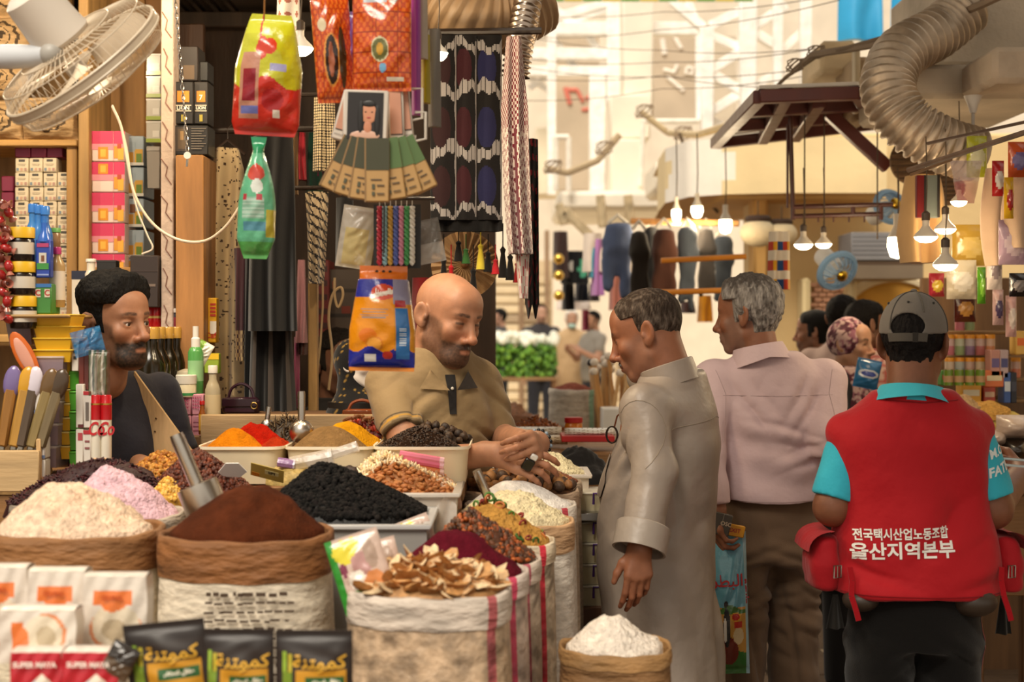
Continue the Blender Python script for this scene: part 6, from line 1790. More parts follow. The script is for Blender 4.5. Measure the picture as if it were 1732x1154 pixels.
MB(H('14110f')).lathe([(.10,-at(606,690,4.95).z+.02),(.02,-at(606,690,4.95).z+.04),(.02,-.3),(.09,-.25),(.10,.02)],n=20).build('stand','satin',hm)
field_obj('scarf',veil,(-.13,-.15,-.05),(.13,.13,.25),.008,lambda V:np.where((vnoise(V,190,2)>.55)[:,None],np.array(H('8a6a2c'))[None],np.array(H('0f0c0b'))[None]),'cloth',hm)
# ================================================================ right side and the far lane
def bars(name,label,cat,segs,r,col,mat='oldmetal',square=False):
 t=thing(name,label,cat,at(*segs[0][0])); o=Vector(t.location)
 for s in segs:
  rr=s[2] if len(s)>2 else r
  a,b=at(*s[0])-o,at(*s[1])-o
  (MB(H(col)).beam(a,b,rr*2) if square else MB(H(col)).tube([a,b],rr,8)).build('bar',mat,t)
 return t
A,B_,C_,D_=(1285,164,6.4),(1452,158,6.35),(1480,210,7.9),(1210,243,8.2)
cn=bars('canopy','brown steel canopy with pale roof sheets above the lane','canopy',[(A,B_),(B_,C_),(C_,D_),(D_,A),((1262,188,6.9),(1462,178,6.85)),((1235,215,7.5),(1470,195,7.4)),((1330,160,6.4),(1290,236,8.15)),((1400,190,7.0),(1502,284,7.0)),((1385,172,6.6),(1345,232,8.1))],0.028,'5a2a22','enamel',True)
o=Vector(cn.location); q=[at(*p)-o+Vector((0,0,.035)) for p in (A,B_,C_,D_)]
MB(H('ddd6ca')).add(q+[p+Vector((0,0,.015)) for p in q],[(0,1,2,3),(4,7,6,5),(0,4,5,1),(1,5,6,2),(2,6,7,3),(3,7,4,0)]).build('roof_sheet','enamel',cn)
bars('hook_rack','brown steel frame hanging below the canopy with hooks','frame',[((1336,178,7.0),(1341,352,7.0)),((1332,210,7.0),(1332,352,7.0),.006),((1340,350,7.0),(1510,346,7.0)),((1340,366,7.0),(1490,362,7.0)),((1341,348,7.0),(1341,372,7.0)),((1443,350,7.0),(1443,365,7.0)),((1490,346,7.0),(1490,372,7.0))]+[((x,364,7.0),(x,376,7.0),.004) for x in (1384,1410,1436,1462)],0.011,'4a241c','enamel')
for k,x in enumerate((1361,1394,1484,1520)):
 tag(MB(H('4a3a2a')).tube([at(x,175,6.9),at(x,405,6.9)],0.0035,5).build('lamp_wire','matte',None),'thin lamp wire, number %s from the left under the canopy'%('one','two','three','four')[k],'wire')
for (x0,x1,y0,y1,d,dep,c,l) in ((1588,1790,-60,112,6.2,.8,'c4b6a2','tall grey concrete wall block in the upper right corner'),(1540,1800,108,166,5.9,.9,'cbbca6','grey concrete slab edge under the wall block'),(1680,1790,78,140,5.5,.4,'b5a490','concrete beam end at the right edge'),(1388,1450,68,122,7.4,.5,'d2bb96','pale plaster ledge left of the duct'),(1442,1482,95,158,7.2,.4,'a89070','weathered wooden box beside the duct'),(1446,1482,155,202,7.15,.4,'9a8264','lower weathered board beside the duct')):
 a,b=at(x0,y1,d),at(x1,y0,d)
 tag(MB(H(c)).box((0,0,0),(b.x-a.x,dep,b.z-a.z),.02).build('concrete_block','concrete',None,((a.x+b.x)/2,d+dep/2,(a.z+b.z)/2)),l,'block')
tag(MB(H('c9b898')).box((0,0,0),(m2(10,7.1),.06,m2(108,7.1)),.006).build('white_post','wood',None,at(1448,138,7.1)),'white painted post left of the big duct','post')
duct('big silver corrugated air duct bending down at the upper right',[at(1640,10,5.95),at(1585,55,5.9),at(1523,92,5.75),at(1502,150,5.65),at(1530,205,5.6),at(1590,243,5.6),at(1650,262,5.65)],0.098,H('c2b09a'),132,.075,'oldmetal')
for k,(x,y,r) in enumerate(((1545,272,42),(1600,318,30))):
 t=thing('straw_tray',('large','small')[k]+' round brown tray hanging under the duct','tray',at(x,y,6.9)); R0=m2(r,6.9)
 MB(H('6e5236')).lathe([(.001,0),(R0*.97,0),(R0,.02),(R0*.97,.03),(.001,.02)],n=36,M=rotm(math.pi/2+.1)).build('disc','matte',t)
 for j in range(-3,4):MB(H('4a3522')).tube([(-math.sqrt(max(0,1-(j*.25)**2))*R0,-.035,j*R0*.25),(math.sqrt(max(0,1-(j*.25)**2))*R0,-.035,j*R0*.25+.01)],.004,5).build('slat','matte',t)
bars('bamboo_pole','long dark pole crossing the right stall, lower one','pole',[((1536,288,5.0),(1740,222,4.6))],.0095,'6a5444','wood')
bars('bamboo_pole','thin dark pole crossing the right stall, upper one','pole',[((1568,243,5.4),(1740,205,5.2))],.006,'5a4638','wood')
bars('bamboo_pole','short brown pole under the lower dark pole','pole',[((1540,296,5.1),(1610,270,5.0))],.005,'7a5a3c','wood')
def rope(name,label,pts,r,col,sag=0):
 P=[at(*p) for p in pts]; out=[]
 for i in range(len(P)-1):
  for k in range(8):
   f=k/8; p=P[i].lerp(P[i+1],f); p.z-=sag*4*f*(1-f); out.append(p)
 return tag(MB(H(col)).tube(out+[P[-1]],r,6).build(name,'matte',None),label,name)
rope('rope','thick twisted rope running up to the right corner',[(1345,118,7.0),(1375,92,6.8),(1430,84,6.6),(1500,72,6.3),(1580,38,6.0),(1660,8,5.8),(1720,-20,5.6)],.016,'8a7762')
rope('rope','thinner rope twisted with the thick rope',[(1300,160,7.2),(1330,130,7.1),(1380,96,6.8),(1500,62,6.3),(1600,42,6.0),(1680,-10,5.8)],.010,'7a6650')
rope('rope','pale rope sagging across the lane at the left',[(925,285,13),(960,292,13),(1010,272,13),(1048,228,13)],.03,'b5a080')
rope('rope','pale rope sagging towards the brown canopy',[(1085,190,13),(1130,225,13),(1180,228,12),(1240,210,10)],.028,'c2ad88')
for k,(y0,y1,y2) in enumerate(((62,50,0),(98,105,75),(112,130,108),(60,85,78),(170,150,118),(25,20,-10),(132,128,150))):
 rope('wire','thin dark overhead wire, number %s'%('one','two','three','four','five','six','seven')[k],[(880,y0,12),(1120,y1,11),(1420,y2,8)],.0026,'5a4a3a',.03)
rope('wire','crossing wires below the canopy edge',[(1150,225,11),(1165,280,11),(1190,330,11),(1215,360,11)],.012,'5a4a38')
for k,(x,y) in enumerate(((1345,110),(1380,88),(1090,188),(1155,225),(1022,250),(935,282))):
 m=MB(H('8a7660'))
 for j in range(4):m.tube([at(x+12*math.cos(j*2+a)*(1+.4*math.sin(a*2)),y+11*math.sin(a+j),6.9 if k<2 else 12.5) for a in np.linspace(0,5,9)],.0035 if k<2 else .006,5)
 tag(m.build('wire_knot','matte',None),'tangle of wire on the ropes, number %s from the right'%('one','two','three','four','five','six')[k],'wire tangle',kind='stuff')
for k,(x0,x1,y0,y1) in enumerate(((1418,1492,-25,68),(1508,1552,-25,66),(1420,1446,128,146))):
 hanging('blue_tarpaulin','bright blue tarpaulin, %s piece beyond the ropes'%('left','right','small lower')[k],'tarpaulin',x0,x1,y0,y1,12.0,.08,H('2a9ad0'),lambda v:1.0,3,.5,'satin')
for k,(x,y,w,h,d,kind,p,l) in enumerate(((1144,362,16,22,9.2,'r',8,'leftmost of the three round bulbs over the clothes'),(1179,356,20,22,9.0,'r',8,'middle of the three round bulbs over the clothes'),(1227,380,22,26,8.6,'r',9,'rightmost of the three round bulbs over the clothes'),
  (1359,414,32,16,6.9,'led',2.5,'under the frame, left of two'),(1393,413,28,14,6.9,'led',2.5,'under the frame, right of two'),(1518,414,34,40,6.6,'r',5,'round and dazzling in front of the air conditioner'),
  (1566,401,40,18,5.2,'led',2.5,'left in the right-hand stall'),(1599,388,36,16,5.5,'led',2.5,'middle in the right-hand stall'),(1599,448,42,20,5.0,'led',2.5,'lowest in the right-hand stall'),(1622,341,28,16,5.6,'led',2.5,'highest in the right-hand stall'))):
 bulb('glowing lamp '+l,x,y,w,h,d,kind,p,top=m2(130 if d>6 else 170,d))
t=item_box('air_conditioner','grey outdoor air conditioner on the cream wall','air conditioner',1440,1546,393,440,9.9,.4,H('8f8f92'),[(.02,.15+.16*i,.6,.18+.16*i,H('6a6a70')) for i in range(5)],mat='satin')
item_box('metal_shelf','grey metal ledge under the air conditioner','shelf',1446,1562,442,472,9.8,.5,H('8a7a66'),[(0,0,1,.2,H('5f4a38'))],mat='satin')
def small_fan(label,x,y,d,r,rot):
 t=thing('blue_fan',label,'fan',at(x,y,d),rot); R0=m2(r,d)
 g=MB(H('7fa2c4')); g.tube([(R0*math.cos(a),R0*math.sin(a),0) for a in np.linspace(0,6.283,25)[:-1]],.018,6,closed=True)
 for i in range(16):
  a=i*.3927; g.tube([(0,0,.05),(R0*.6*math.cos(a),R0*.6*math.sin(a),.05),(R0*math.cos(a),R0*math.sin(a),0)],.003,4)
 g.build('guard','satin',t)['kind']='stuff'
 for k in range(3):MB(H('a9c0d6')).grid(lambda u,v,k=k:Vector((R0*.85*v*math.cos(k*2.1+u),R0*.85*v*math.sin(k*2.1+u),.02*u)),5,4).build('blade','satin',t,sharp=0)
 MB(H('d8d4cc')).lathe([(.04,-.02),(.05,-.06),(.05,-.16),(.001,-.17)],n=16).build('motor','satin',t)
 MB(H('c9a23a')).ell((0,0,.055),(.03,.03,.02),12,6).build('badge','metal',t)
small_fan('pale blue wall fan tipped downwards below the hanging lamps',1416,458,7.6,32,(2.2,-.5,0))
small_fan('dark blue fan half hidden behind the beige coat',1505,350,7.6,26,(1.2,.9,0))
hanging('checked_towel','white towel with orange, red and blue checks','towel',1298,1338,392,490,6.4,.05,lambda u,v:(H('d8ccb8'),H('d09a2a'),H('b8402a'),H('2f4a7a'))[(int(v*6)%2)*(1+int(u*5)%3)],None,4,.4,nu=60,nv=40)
hanging('beige_coat','beige fluffy coat hanging left of the lamps','coat',1516,1604,298,445,5.9,.14,H('c29a66'),lambda v:.62+.38*min(1,v*1.5)-.2*v*v,4,.4)
for k,(x0,x1,c) in enumerate(((1551,1566,'6b1a1a'),(1566,1590,'6a7068'))):
 item_box('hanging_book',('red','grey green')[k]+' folded cloth pack hanging on the beige coat','pack',x0,x1,296,368,5.6,.03,H(c),[(.8,0,1,1,H('2a2420'))],mat='cloth')
pouch('cotton_candy_bag','clear bag of pink and white sweets hanging above the lamps','bag',1634,272,54,72,5.3,.12,lambda u,v:H('b9a8a8') if v<.5 else H('b06a6c'),'film',shape=lambda v:1-.5*v,seed=21)
for k,(x,y,w,h,d,c1,c2,l) in enumerate(((1652,230,34,70,5.5,'a8a82a','c9c49a','yellow green sachet near the poles'),(1688,272,20,60,5.2,'a81a1c','cfc8c0','white bottle shaped pack with red top'),(1722,240,34,60,5.0,'b84a1c','6a5a8a','orange and violet pack at the right edge'),(1706,300,16,70,5.0,'d0a01c','a81a14','yellow and red string toy'),(1714,372,50,76,5.1,'a88a98','c9b0b4','pinkish clear bag at the right edge'),
  (1660,452,14,62,5.4,'4f8a1c','7ab03a','green wrapped stick'),(1682,400,26,90,5.3,'cfc0b4','8a7a7a','white display card with lamps'),(1722,462,30,40,5.0,'1a1618','8a807a','black package in clear film'),(1688,490,18,60,5.5,'b0908c','4a3a5a','violet printed card'),(1710,500,18,70,5.5,'c49a94','d8c8bc','pale pink card'),(1584,462,26,40,5.9,'a8303c','c9a83a','pink plush toy near the cap'),(1626,440,50,66,5.8,'b5a890','c9c0b0','clear bag of pasta'),(1632,495,36,50,5.9,'4a1a10','b5803a','brown nut pouch'),(1640,380,60,70,5.9,'b5903a','d0b060','golden tinsel ball'))):
 pouch('hanging_pack',l+' hanging in the right-hand stall','pack',x,y,w,h,d,.05,blobs(H(c1),('o',.5,.55,.35,.25,H(c2))),seed=k+30,nu=14,nv=16)
for k,(x0,x1,y0,y1) in enumerate(((1660,1700,285,450),(1695,1745,300,420))):
 hanging('white_sock','pale felt stocking hanging in the right stall, %s one'%('left','right')[k],'stocking',x0,x1,y0,y1,5.3-.2*k,.06,H('c9a98a'),lambda v:.55+.45*math.sin(v*3),2,.3)
tall(1560,1790,470,7.0,.05,'6e4f30','plywood_sheet','brown back board of the jar shelf','backboard')
for k,y in enumerate((560,602,640,676)):
 board(1592,1760,y,y+6,6.4,.4,'8a6a40','jar_shelf','wooden shelf board, number %s from the top of the jar rack'%('one','two','three','four')[k],'shelf','woodx')
JC=(('d08a1c','c9861c'),('b0365a','c9a04a'),('6a8a4a','d0901c'),('6a3a7a','d0901c'),('a8303c','d0901c'))
for r,(y0,y1) in enumerate(((514,559),(566,601),(605,639))):
 for c in range(6):
  if r==0 and c not in (1,2):continue
  body=H(('c9861c','b0365a','6a8a4a','6a3a7a','a8303c','c9702a')[(c+r)%6]) if r<2 else H(('b5885a','3a7a8a','a84a3a','c9a05a','3a8a5a','d05a1c')[c])
  x=1606+c*17.2+(0 if c<5 else 26)
  item_turned('snack_jar','jar with orange lid, row %s, place %s in the right-hand rack'%(('one','two','three')[r],('one','two','three','four','five','six')[c]),'jar',x,y0,y1,6.35,None,
     [('jar',mixc(body,(.5,.45,.38),.25),'gloss',[(7.5,0),(8,.05),(8,.45)]),('clear_top',mixc(body,(.55,.5,.42),.65),'gloss',[(8,.45),(8,.8)]),('lid',H('d08a14'),'satin',[(8.2,.8),(8.2,.97),(7.8,1)])],n=14)
for k in range(4):
 item_turned('food_tin','green and brown food tin, number %s from the left on the shelf'%('one','two','three','four')[k],'tin',1604+k*18,625,652,6.1,None,[('tin',H('5f7a24'),'gloss',[(8,0),(8,.97)]),('label',H('a8845a'),'card',[(8.2,.2),(8.2,.6)]),('lid',H('b5a888'),'metal',[(7.6,.97),(7.6,1)])],n=14)
for k,(x0,x1,y0,y1,c,p,l) in enumerate(((1626,1660,650,682,'d9a02c',H('d8d0b4'),'yellow and white soup box'),(1664,1684,655,682,'a8402a',H('c9a88a'),'red soup box'),(1666,1698,627,655,'d0703a',H('d8c8a0'),'orange cereal box'),(1592,1612,627,652,'3f7a2a',H('a8302a'),'green pasta box'),(1698,1710,630,682,'3a5a9a',H('c9d4dc'),'blue and white striped pack'),(1710,1720,630,682,'1a1c24',H('3a3c4a'),'black bottle pack'),(1676,1692,592,640,'c08a7a',H('6a5a8a'),'pink picture card'),(1692,1706,592,640,'b5a0a0',H('4a4a7a'),'violet picture card'),(1718,1745,560,600,'c9a04a',H('d0661c'),'yellow biscuit box'))):
 item_box('food_box',l+' on the right-hand shelves','box',x0,x1,y0,y1,6.2,.08,H(c),[(.1,.3,.9,.62,p)])
wood_box('food_counter','wooden counter with loose food under the right-hand shelves','counter',m2(1590-866,5.9),m2(1800-866,5.9),5.5,6.3,1.22,z0=0.62,feet=0.62)
for k,(x,y,rx,c,l) in enumerate(((1665,688,.10,'c9974a','orange lentil heap on the right-hand counter'),(1690,702,.12,'d8bc62','yellow noodle heap on the right-hand counter'),(1625,680,.08,'b5946a','tan bread heap behind the red vest'))):
 heap('food_heap',l,at(x,y+8,5.9),rx,.10,.05,H(c),'crumb',.004,60,(0,0),1.2,50+k)
for k,(x,y,w,h,c,l) in enumerate(((1715,702,60,40,'b5a090','large clear sack of grain at the right edge'),(1680,728,40,26,'a8968a','small clear bag of grain on the counter'),(1712,740,44,40,'2a2018','dark pot at the right edge'))):
 pouch('grain_bag',l,'bag',x,y,w,h,5.4,.14,lambda u,v,c=c:H(c),'foil',seed=60+k,nu=16,nv=16)
# ---- clothes rack over the middle of the lane
bars('clothes_pole','orange wooden pole over the trousers, upper one','pole',[((1118,441,7.6),(1262,434,7.6))],.014,'d0852c','satin')
bars('clothes_pole','orange wooden pole over the trousers, lower one','pole',[((1111,495,7.4),(1235,491,7.4))],.014,'d0852c','satin')
bars('clothes_pole','brown wooden pole carrying the clothes','pole',[((1068,374,9.3),(1250,378,9.1))],.02,'b07c44','wood')
def trousers_(label,x0,x1,y0,y1,d,c,k):
 t=thing('hanging_trousers',label,'trousers',at((x0+x1)/2,y0,d)); w,h=m2(x1-x0,d),m2(y1-y0,d)
 def f(P):
  dd=sLoft(P,[(-h*.4,0,0,w*.52,.07),(0,0,0,w*.40,.05)])
  for s in (-1,1):dd=smin(dd,sC(P,(s*w*.2,0,-h*.3),(s*w*(.34 if s==k else .24),0,-h*(1 if s !=k else .9)),w*.25,w*.20)*.8,.03)
  return dd
 field_obj('cloth',f,(-w*.7,-w*.4-.06,-h*1.12),(w*.7,w*.4+.06,.04),.022,H(c),'cloth',t,disp=lambda P:rumple(P,.012,9,k))
 MB(H('d8d0c0')).tube([(-w*.3,0,0),(0,0,.05),(w*.3,0,0)],.012,6).build('hanger','satin',t)
for k,(x0,x1,y0,y1,d,c,l) in enumerate(((1018,1072,378,500,9.2,'5a6684','slate blue trousers'),(1062,1100,388,510,9.0,'2c2620','dark brown trousers'),(1086,1118,385,505,9.3,'2a2a2c','charcoal trousers'),(1100,1146,385,515,8.9,'4f3024','chestnut trousers'),(1144,1180,385,525,9.0,'4a5058','grey blue trousers'),(1176,1212,385,500,9.2,'34302e','black grey trousers'),(1205,1240,400,520,9.4,'3a4048','dark grey trousers'))):
 trousers_(l+' hanging over the lane',x0,x1,y0,y1,d,c,(-1,1)[k%2])
for k,(x0,x1,y0,y1,c,l) in enumerate(((985,1020,395,460,'d8c8b8','white and pink blouse'),(1000,1022,405,500,'b07ab0','lilac dress'),(996,1010,420,470,'4a9ab0','turquoise scarf'),(1030,1052,460,525,'a86a5a','rust coloured skirt'),(1180,1205,500,545,'c9851c','yellow flag cloth'),(1150,1176,510,530,'3a2420','brown hood'))):
 hanging('far_garment',l+' among the clothes in the lane','garment',x0,x1,y0,y1,11,.10,H(c),None,3,.4,nu=24,nv=12)
for k,(x0,x1,y0,y1,c,l) in enumerate(((934,962,392,470,'3a2824','dark brown striped coat'),(948,996,425,480,'14141a','black top with green print'),(950,972,470,525,'101016','black trousers of the display figure'),(972,996,470,510,'181a28','navy trousers of the display figure'),(996,1014,480,510,'2a1c1c','dark shorts'),(940,1000,502,524,'e0d4cc','white sheet'),(984,996,495,560,'8a2a4a','crimson scarf'))):
 hanging('display_garment',l+' on the far clothes display','garment',x0,x1,y0,y1,15+.2*k,.16,(lambda u,v:H('4a9a7a') if ((u-.25)/.15)**2+((v-.55)/.3)**2<1 else H('c9c4bc') if ((u-.62)/.10)**2+((v-.45)/.17)**2<1 else H('101014')) if k==1 else H(c),None,3,.3,nu=30,nv=16)
for k,y in enumerate((438,466,500)):
 tag(MB(H('e0b85a')).ell(at(945,y,14),(.05,.05,.05),10,6).build('gold_knob','metal',None),'golden bauble by the far clothes, %s one'%('upper','middle','lower')[k],'bauble')
# ---- goods of the next stall along the lane
wood_box('next_counter','wooden counter of the next stall behind the bald man','counter',-0.1,0.62,5.55,6.6,1.14)
o,top=heap('dried_shrimp_heap','orange brown heap of dried food on the next counter',at(905,728,6.3),.13,.12,.06,H('8a4a18'),'dryfruit',.005,50,(0,0),1.0,71)
grains('dried_food','orange brown dried flakes on the next counter',top,320,(.012,.008,.005),[H('a85a20'),H('8a4418'),H('b87030')],'chip',seed=71)
heap('turmeric_pile','yellow pile left of the orange brown heap',at(862,730,6.4),.09,.10,.04,H('c9861c'),'powder',.003,50,(0,0),1.1,72)
heap('nut_pile','brown nut pile far behind the bald man',at(870,705,8.5),.14,.12,.09,H('8a5a38'),'dryfruit',.012,40,(0,0),1.0,73)
item_turned('red_lid_jar','jar of orange pickles with a red lid on the next counter','jar',970,706,738,6.2,None,jar_parts(15,H('c9741c'),H('b01c20'),capf=.72))
for k,(x0,x1,y0,y1,c,l) in enumerate(((838,950,722,738,'cfc8bc','long clear bag of white grain'),(845,960,736,752,'d8c8a8','tray of pale seeds'),(955,1040,724,738,'d8d4cc','white plastic bag beside the red tray'))):
 pouch('grain_pack',l+' on the next counter','pack',(x0+x1)/2,y0,x1-x0,y1-y0,5.9-.1*k,.09,lambda u,v,c=c:H(c) if math.sin(u*60)*math.sin(v*50)<.6 else H('8a7a64'),'foil',seed=80+k,nu=30,nv=12)
item_box('red_tray','red plastic tray edge in front of the white bag','tray',950,1040,738,748,5.6,.2,H('b01c1c'))
o,top=heap('black_cloth_pile','pile of black cloth between the flour box and the red tray',at(968,800,5.35),.17,.14,.10,H('0e0b0b'),'cloth',.012,25,(0,0),1.0,74)
for k in range(5):
 y0=832+k*36+(0 if k==0 else 14)
 t=tub('clip_box','clear box of cream with purple clips, number %s from the top of the stack'%('one','two','three','four','five')[k],'tub',974,1020,y0,y0+36,4.62,.16,H('cfc4a4'),H('d8d0bc'),content=H('d9bc6a'))
 for s in (-1,1):MB(H('4a2a6a')).tube([(.012+s*.0,-.09,.028),(.012,-.10,.062),(.045,-.10,.062),(.045,-.09,.028)],.004,6).build('purple_clip','satin',t) if s>0 else None
item_box('steel_pan','steel pan rim between the stacked cream boxes','pan',975,1018,868,882,4.58,.18,H('9a9a98'),mat='metal')
item_box('brown_carton','brown carton under the stacked cream boxes','carton',972,1020,1028,1120,4.6,.2,H('5f3c24'))
t,c=sack('pale sack with green stripes in front of the walking sticks',968,8.4,.13,CAMZ+(HORIZ-660)/FPX*8.3,.5,H('bfb4a4'),H('cfc6b8'),band=.03,stripe=(.02,H('8ab09a'),.0))
heap('red_bean_heap','brown red beans in the green striped sack',c,.12,.12,.04,H('8a4a3a'),'crumb',.004,40,(0,0),1.1,75)
for k in range(22):
 rs=random.Random(k); x=998+rs.random()*78; d=8.0+rs.random()*.5
 t=thing('walking_stick','pale wooden walking stick with a pale knob in the bundle','stick',at(x,715,d),(rs.uniform(-.1,.1),rs.uniform(-.22,.22),0),'walking sticks in the lane')
 L_=m2(85+35*rs.random(),d)
 MB(H(('c9a06a','b98a54','d8b888')[k%3])).tube([(0,0,-.3),(0,0,L_*.8),(.004,0,L_)],.011,6).build('shaft','satin',t)
 MB(H('e0d4c4') if k%6 else H('2a2624')).ell((0.004,0,L_),(.024,.018,.022),10,6).build('knob','satin',t)
item_box('bucket','white plastic bucket holding walking sticks','bucket',1020,1075,692,760,7.8,.25,H('d8d4cc'),mat='satin')
wood_box('stick_stand','wooden stand under the sacks and walking sticks','stand',.22,.75,8.0,8.8,.5)
# ---- vegetable table at the far end
wood_box('vegetable_table','brown wooden table with greens at the far end of the lane','table',m2(-60,19.5),m2(75,19.5),19.2,20.2,.98,col='8a6844',planks=False)
for k in range(3):
 t,tp=heap('greens_bundle','bundle of leafy greens, %s of three on the far table'%('left','middle','right')[k],Vector((m2(-38+k*44,19.5),19.6,.97)),.20,.3,.02,H('4f7a22'),'leaf',.01,9,(0,0),1,90+k)
 gm=MB(); rs=random.Random(k)
 for j in range(240):
  gm.ell((rs.uniform(-.18,.18),rs.uniform(-.35,.15),rs.uniform(0,.40)),(.035,.03,.035),5,4,H(('5a8a24','6f9a30','3f6a1c')[j%3]))
 tag(gm.build('leafy_greens','leaf',None,(m2(-38+k*44,19.5),19.6,.98)),'green leaves of the %s bundle on the far table'%('left','middle','right')[k],'greens',kind='stuff')
 wm=MB()
 for j in range(26):wm.ell((rs.uniform(-.2,.2),rs.uniform(-.3,.3),.42+rs.uniform(0,.12)),(.06,.06,.06),7,5,H('e6e6d8'))
 tag(wm.build('white_roots','satin',None,(m2(-38+k*44,19.5),19.6,.98)),'white vegetable heads on the %s bundle of greens'%('left','middle','right')[k],'vegetables',kind='stuff')
# ---- bags behind the trays, lanterns and small things
for k,(x,y,w,h,d,c,l) in enumerate(((408,702,62,30,4.92,'2e1620','dark plum handbag behind the left spice tray'),(612,712,64,20,4.80,'7a3c1c','brown leather bag behind the middle spice tray'))):
 t=thing('handbag',l,'handbag',at(x,y,d)); W_,Hh=m2(w,d),m2(h,d)
 MB(H(c)).box((0,0,Hh/2),(W_,.06,Hh),.012).build('bag_body','gloss',t)
 MB(mixc(H(c),(0,0,0),.3)).box((0,-.031,Hh*.72),(W_*.96,.008,Hh*.5),.003).build('flap','gloss',t)
 MB(H(c)).tube(crom([(-W_*.36,0,Hh*.9),(-W_*.25,0,Hh*1.5),(0,0,Hh*1.75),(W_*.25,0,Hh*1.5),(W_*.36,0,Hh*.9)],5),.005,6).build('handle','gloss',t)
 MB(H('b99a5a')).tube([(W_*.40+.010*math.cos(a),-.036,Hh*.55+.010*math.sin(a)) for a in np.linspace(0,6.283,13)[:-1]],.002,5,closed=True).build('ring','metal',t)
board(370,660,703,716,4.78,.3,'6a4a2c','rear_shelf','low wooden shelf carrying the handbags behind the trays','shelf','woodx')
for k,(x,y,r) in enumerate(((1282,394,30),(1322,396,26))):
 t=thing('paper_lantern','white ribbed paper lantern, %s one under the cream balcony'%('left','right')[k],'lantern',at(x,y,9.4)); R0=m2(r,9.4)
 MB(H('d9c9a8')).lathe([(R0*math.sin(a)*(1+.03*(i%2)),-R0*.8*math.cos(a)) for i,a in enumerate(np.linspace(.25,2.9,18))],n=24).build('shade','matte',t)
 MB(H('3a2820')).tube([(R0*.55*math.cos(a),R0*.55*math.sin(a),R0*.78) for a in np.linspace(0,6.283,17)[:-1]],R0*.2,6,closed=True).build('dark_collar','matte',t)
 MB(H('4a3a2a')).tube([(0,0,R0*.7),(0,0,R0*1.8)],.004,5).build('cord','matte',t)
t=thing('ceiling_holder','white cone shaped lamp holder on a rod at the right','lamp holder',at(1646,178,5.7))
MB(H('d8d0c4')).lathe([(.012,-.03),(.02,0),(.035,.035),(.001,.04)],n=16).build('cone','satin',t)
MB(H('b5aca0')).tube([(0,0,-.02),(0,0,-.16)],.007,8).build('rod','satin',t)
o=thing('far_banner','long green and yellow banner at the very top of the lane','banner',at(890,-12,14))
for k in range(12):
 MB(H('6a9a3a' if k%2 else 'c9b84a')).box((m2(k*32+16,14),0,-.03),(m2(31,14),.02,.10),.003).build('banner_piece','satin',o)
# ================================================================ the people in front
def bvh_of(o):
 me=o.data
 return BVHTree.FromPolygons([v.co.copy() for v in me.vertices],[tuple(p.vertices) for p in me.polygons])
def draper(o,dirv,off=0.002):
 t=bvh_of(o); dv=Vector(dirv).normalized()
 def fn(p):
  p=Vector(p)
  hit=t.ray_cast(p-dv*0.6,dv)
  return hit[0]-dv*off if hit[0] is not None else p
 return fn
def seam(parent,o,pts,dirv,col,r=0.0016,name='seam',mat='cloth',sub=10):
 fn=draper(o,dirv,r*0.3)
 P=[]
 for i in range(len(pts)-1):
  for k in range(sub):
   P.append(fn(Vector(pts[i]).lerp(Vector(pts[i+1]),k/sub)))
 P.append(fn(pts[-1]))
 return MB(col).tube(P,r,6).build(name,mat,parent)
def band(parent,name,cen,axis,rx,ry,h,thick,col,mat='cloth',gap=0.0,gapdir=0.0,flare=0.0,n=40,slope=0.0,up=None):
 """a strip of cloth standing round a neck, wrist or waist; gap (radians) is its opening"""
 cen=Vector(cen); ax=Vector(axis).normalized()
 u=ax.orthogonal().normalized() if up is None else (Vector(up)-ax*Vector(up).dot(ax)).normalized()
 w=ax.cross(u)
 mb=MB(col)
 span=2*math.pi-gap
 def pt(t,k,off):
  a=gapdir+gap/2+span*t
  rr=1+flare*k
  hh=h*k+slope*math.cos(a)
  return cen+u*((rx*rr+off)*math.cos(a))+w*((ry*rr+off)*math.sin(a))+ax*hh
 prof=[(0,0),(0.5,0),(1,0),(1.04,thick/2),(1,thick),(0.5,thick),(0,thick),(0,0)]
 mb.grid(lambda a,b:pt(a,prof[round(b*7)][0],prof[round(b*7)][1]),n,7)
 return mb.build(name,mat,parent)
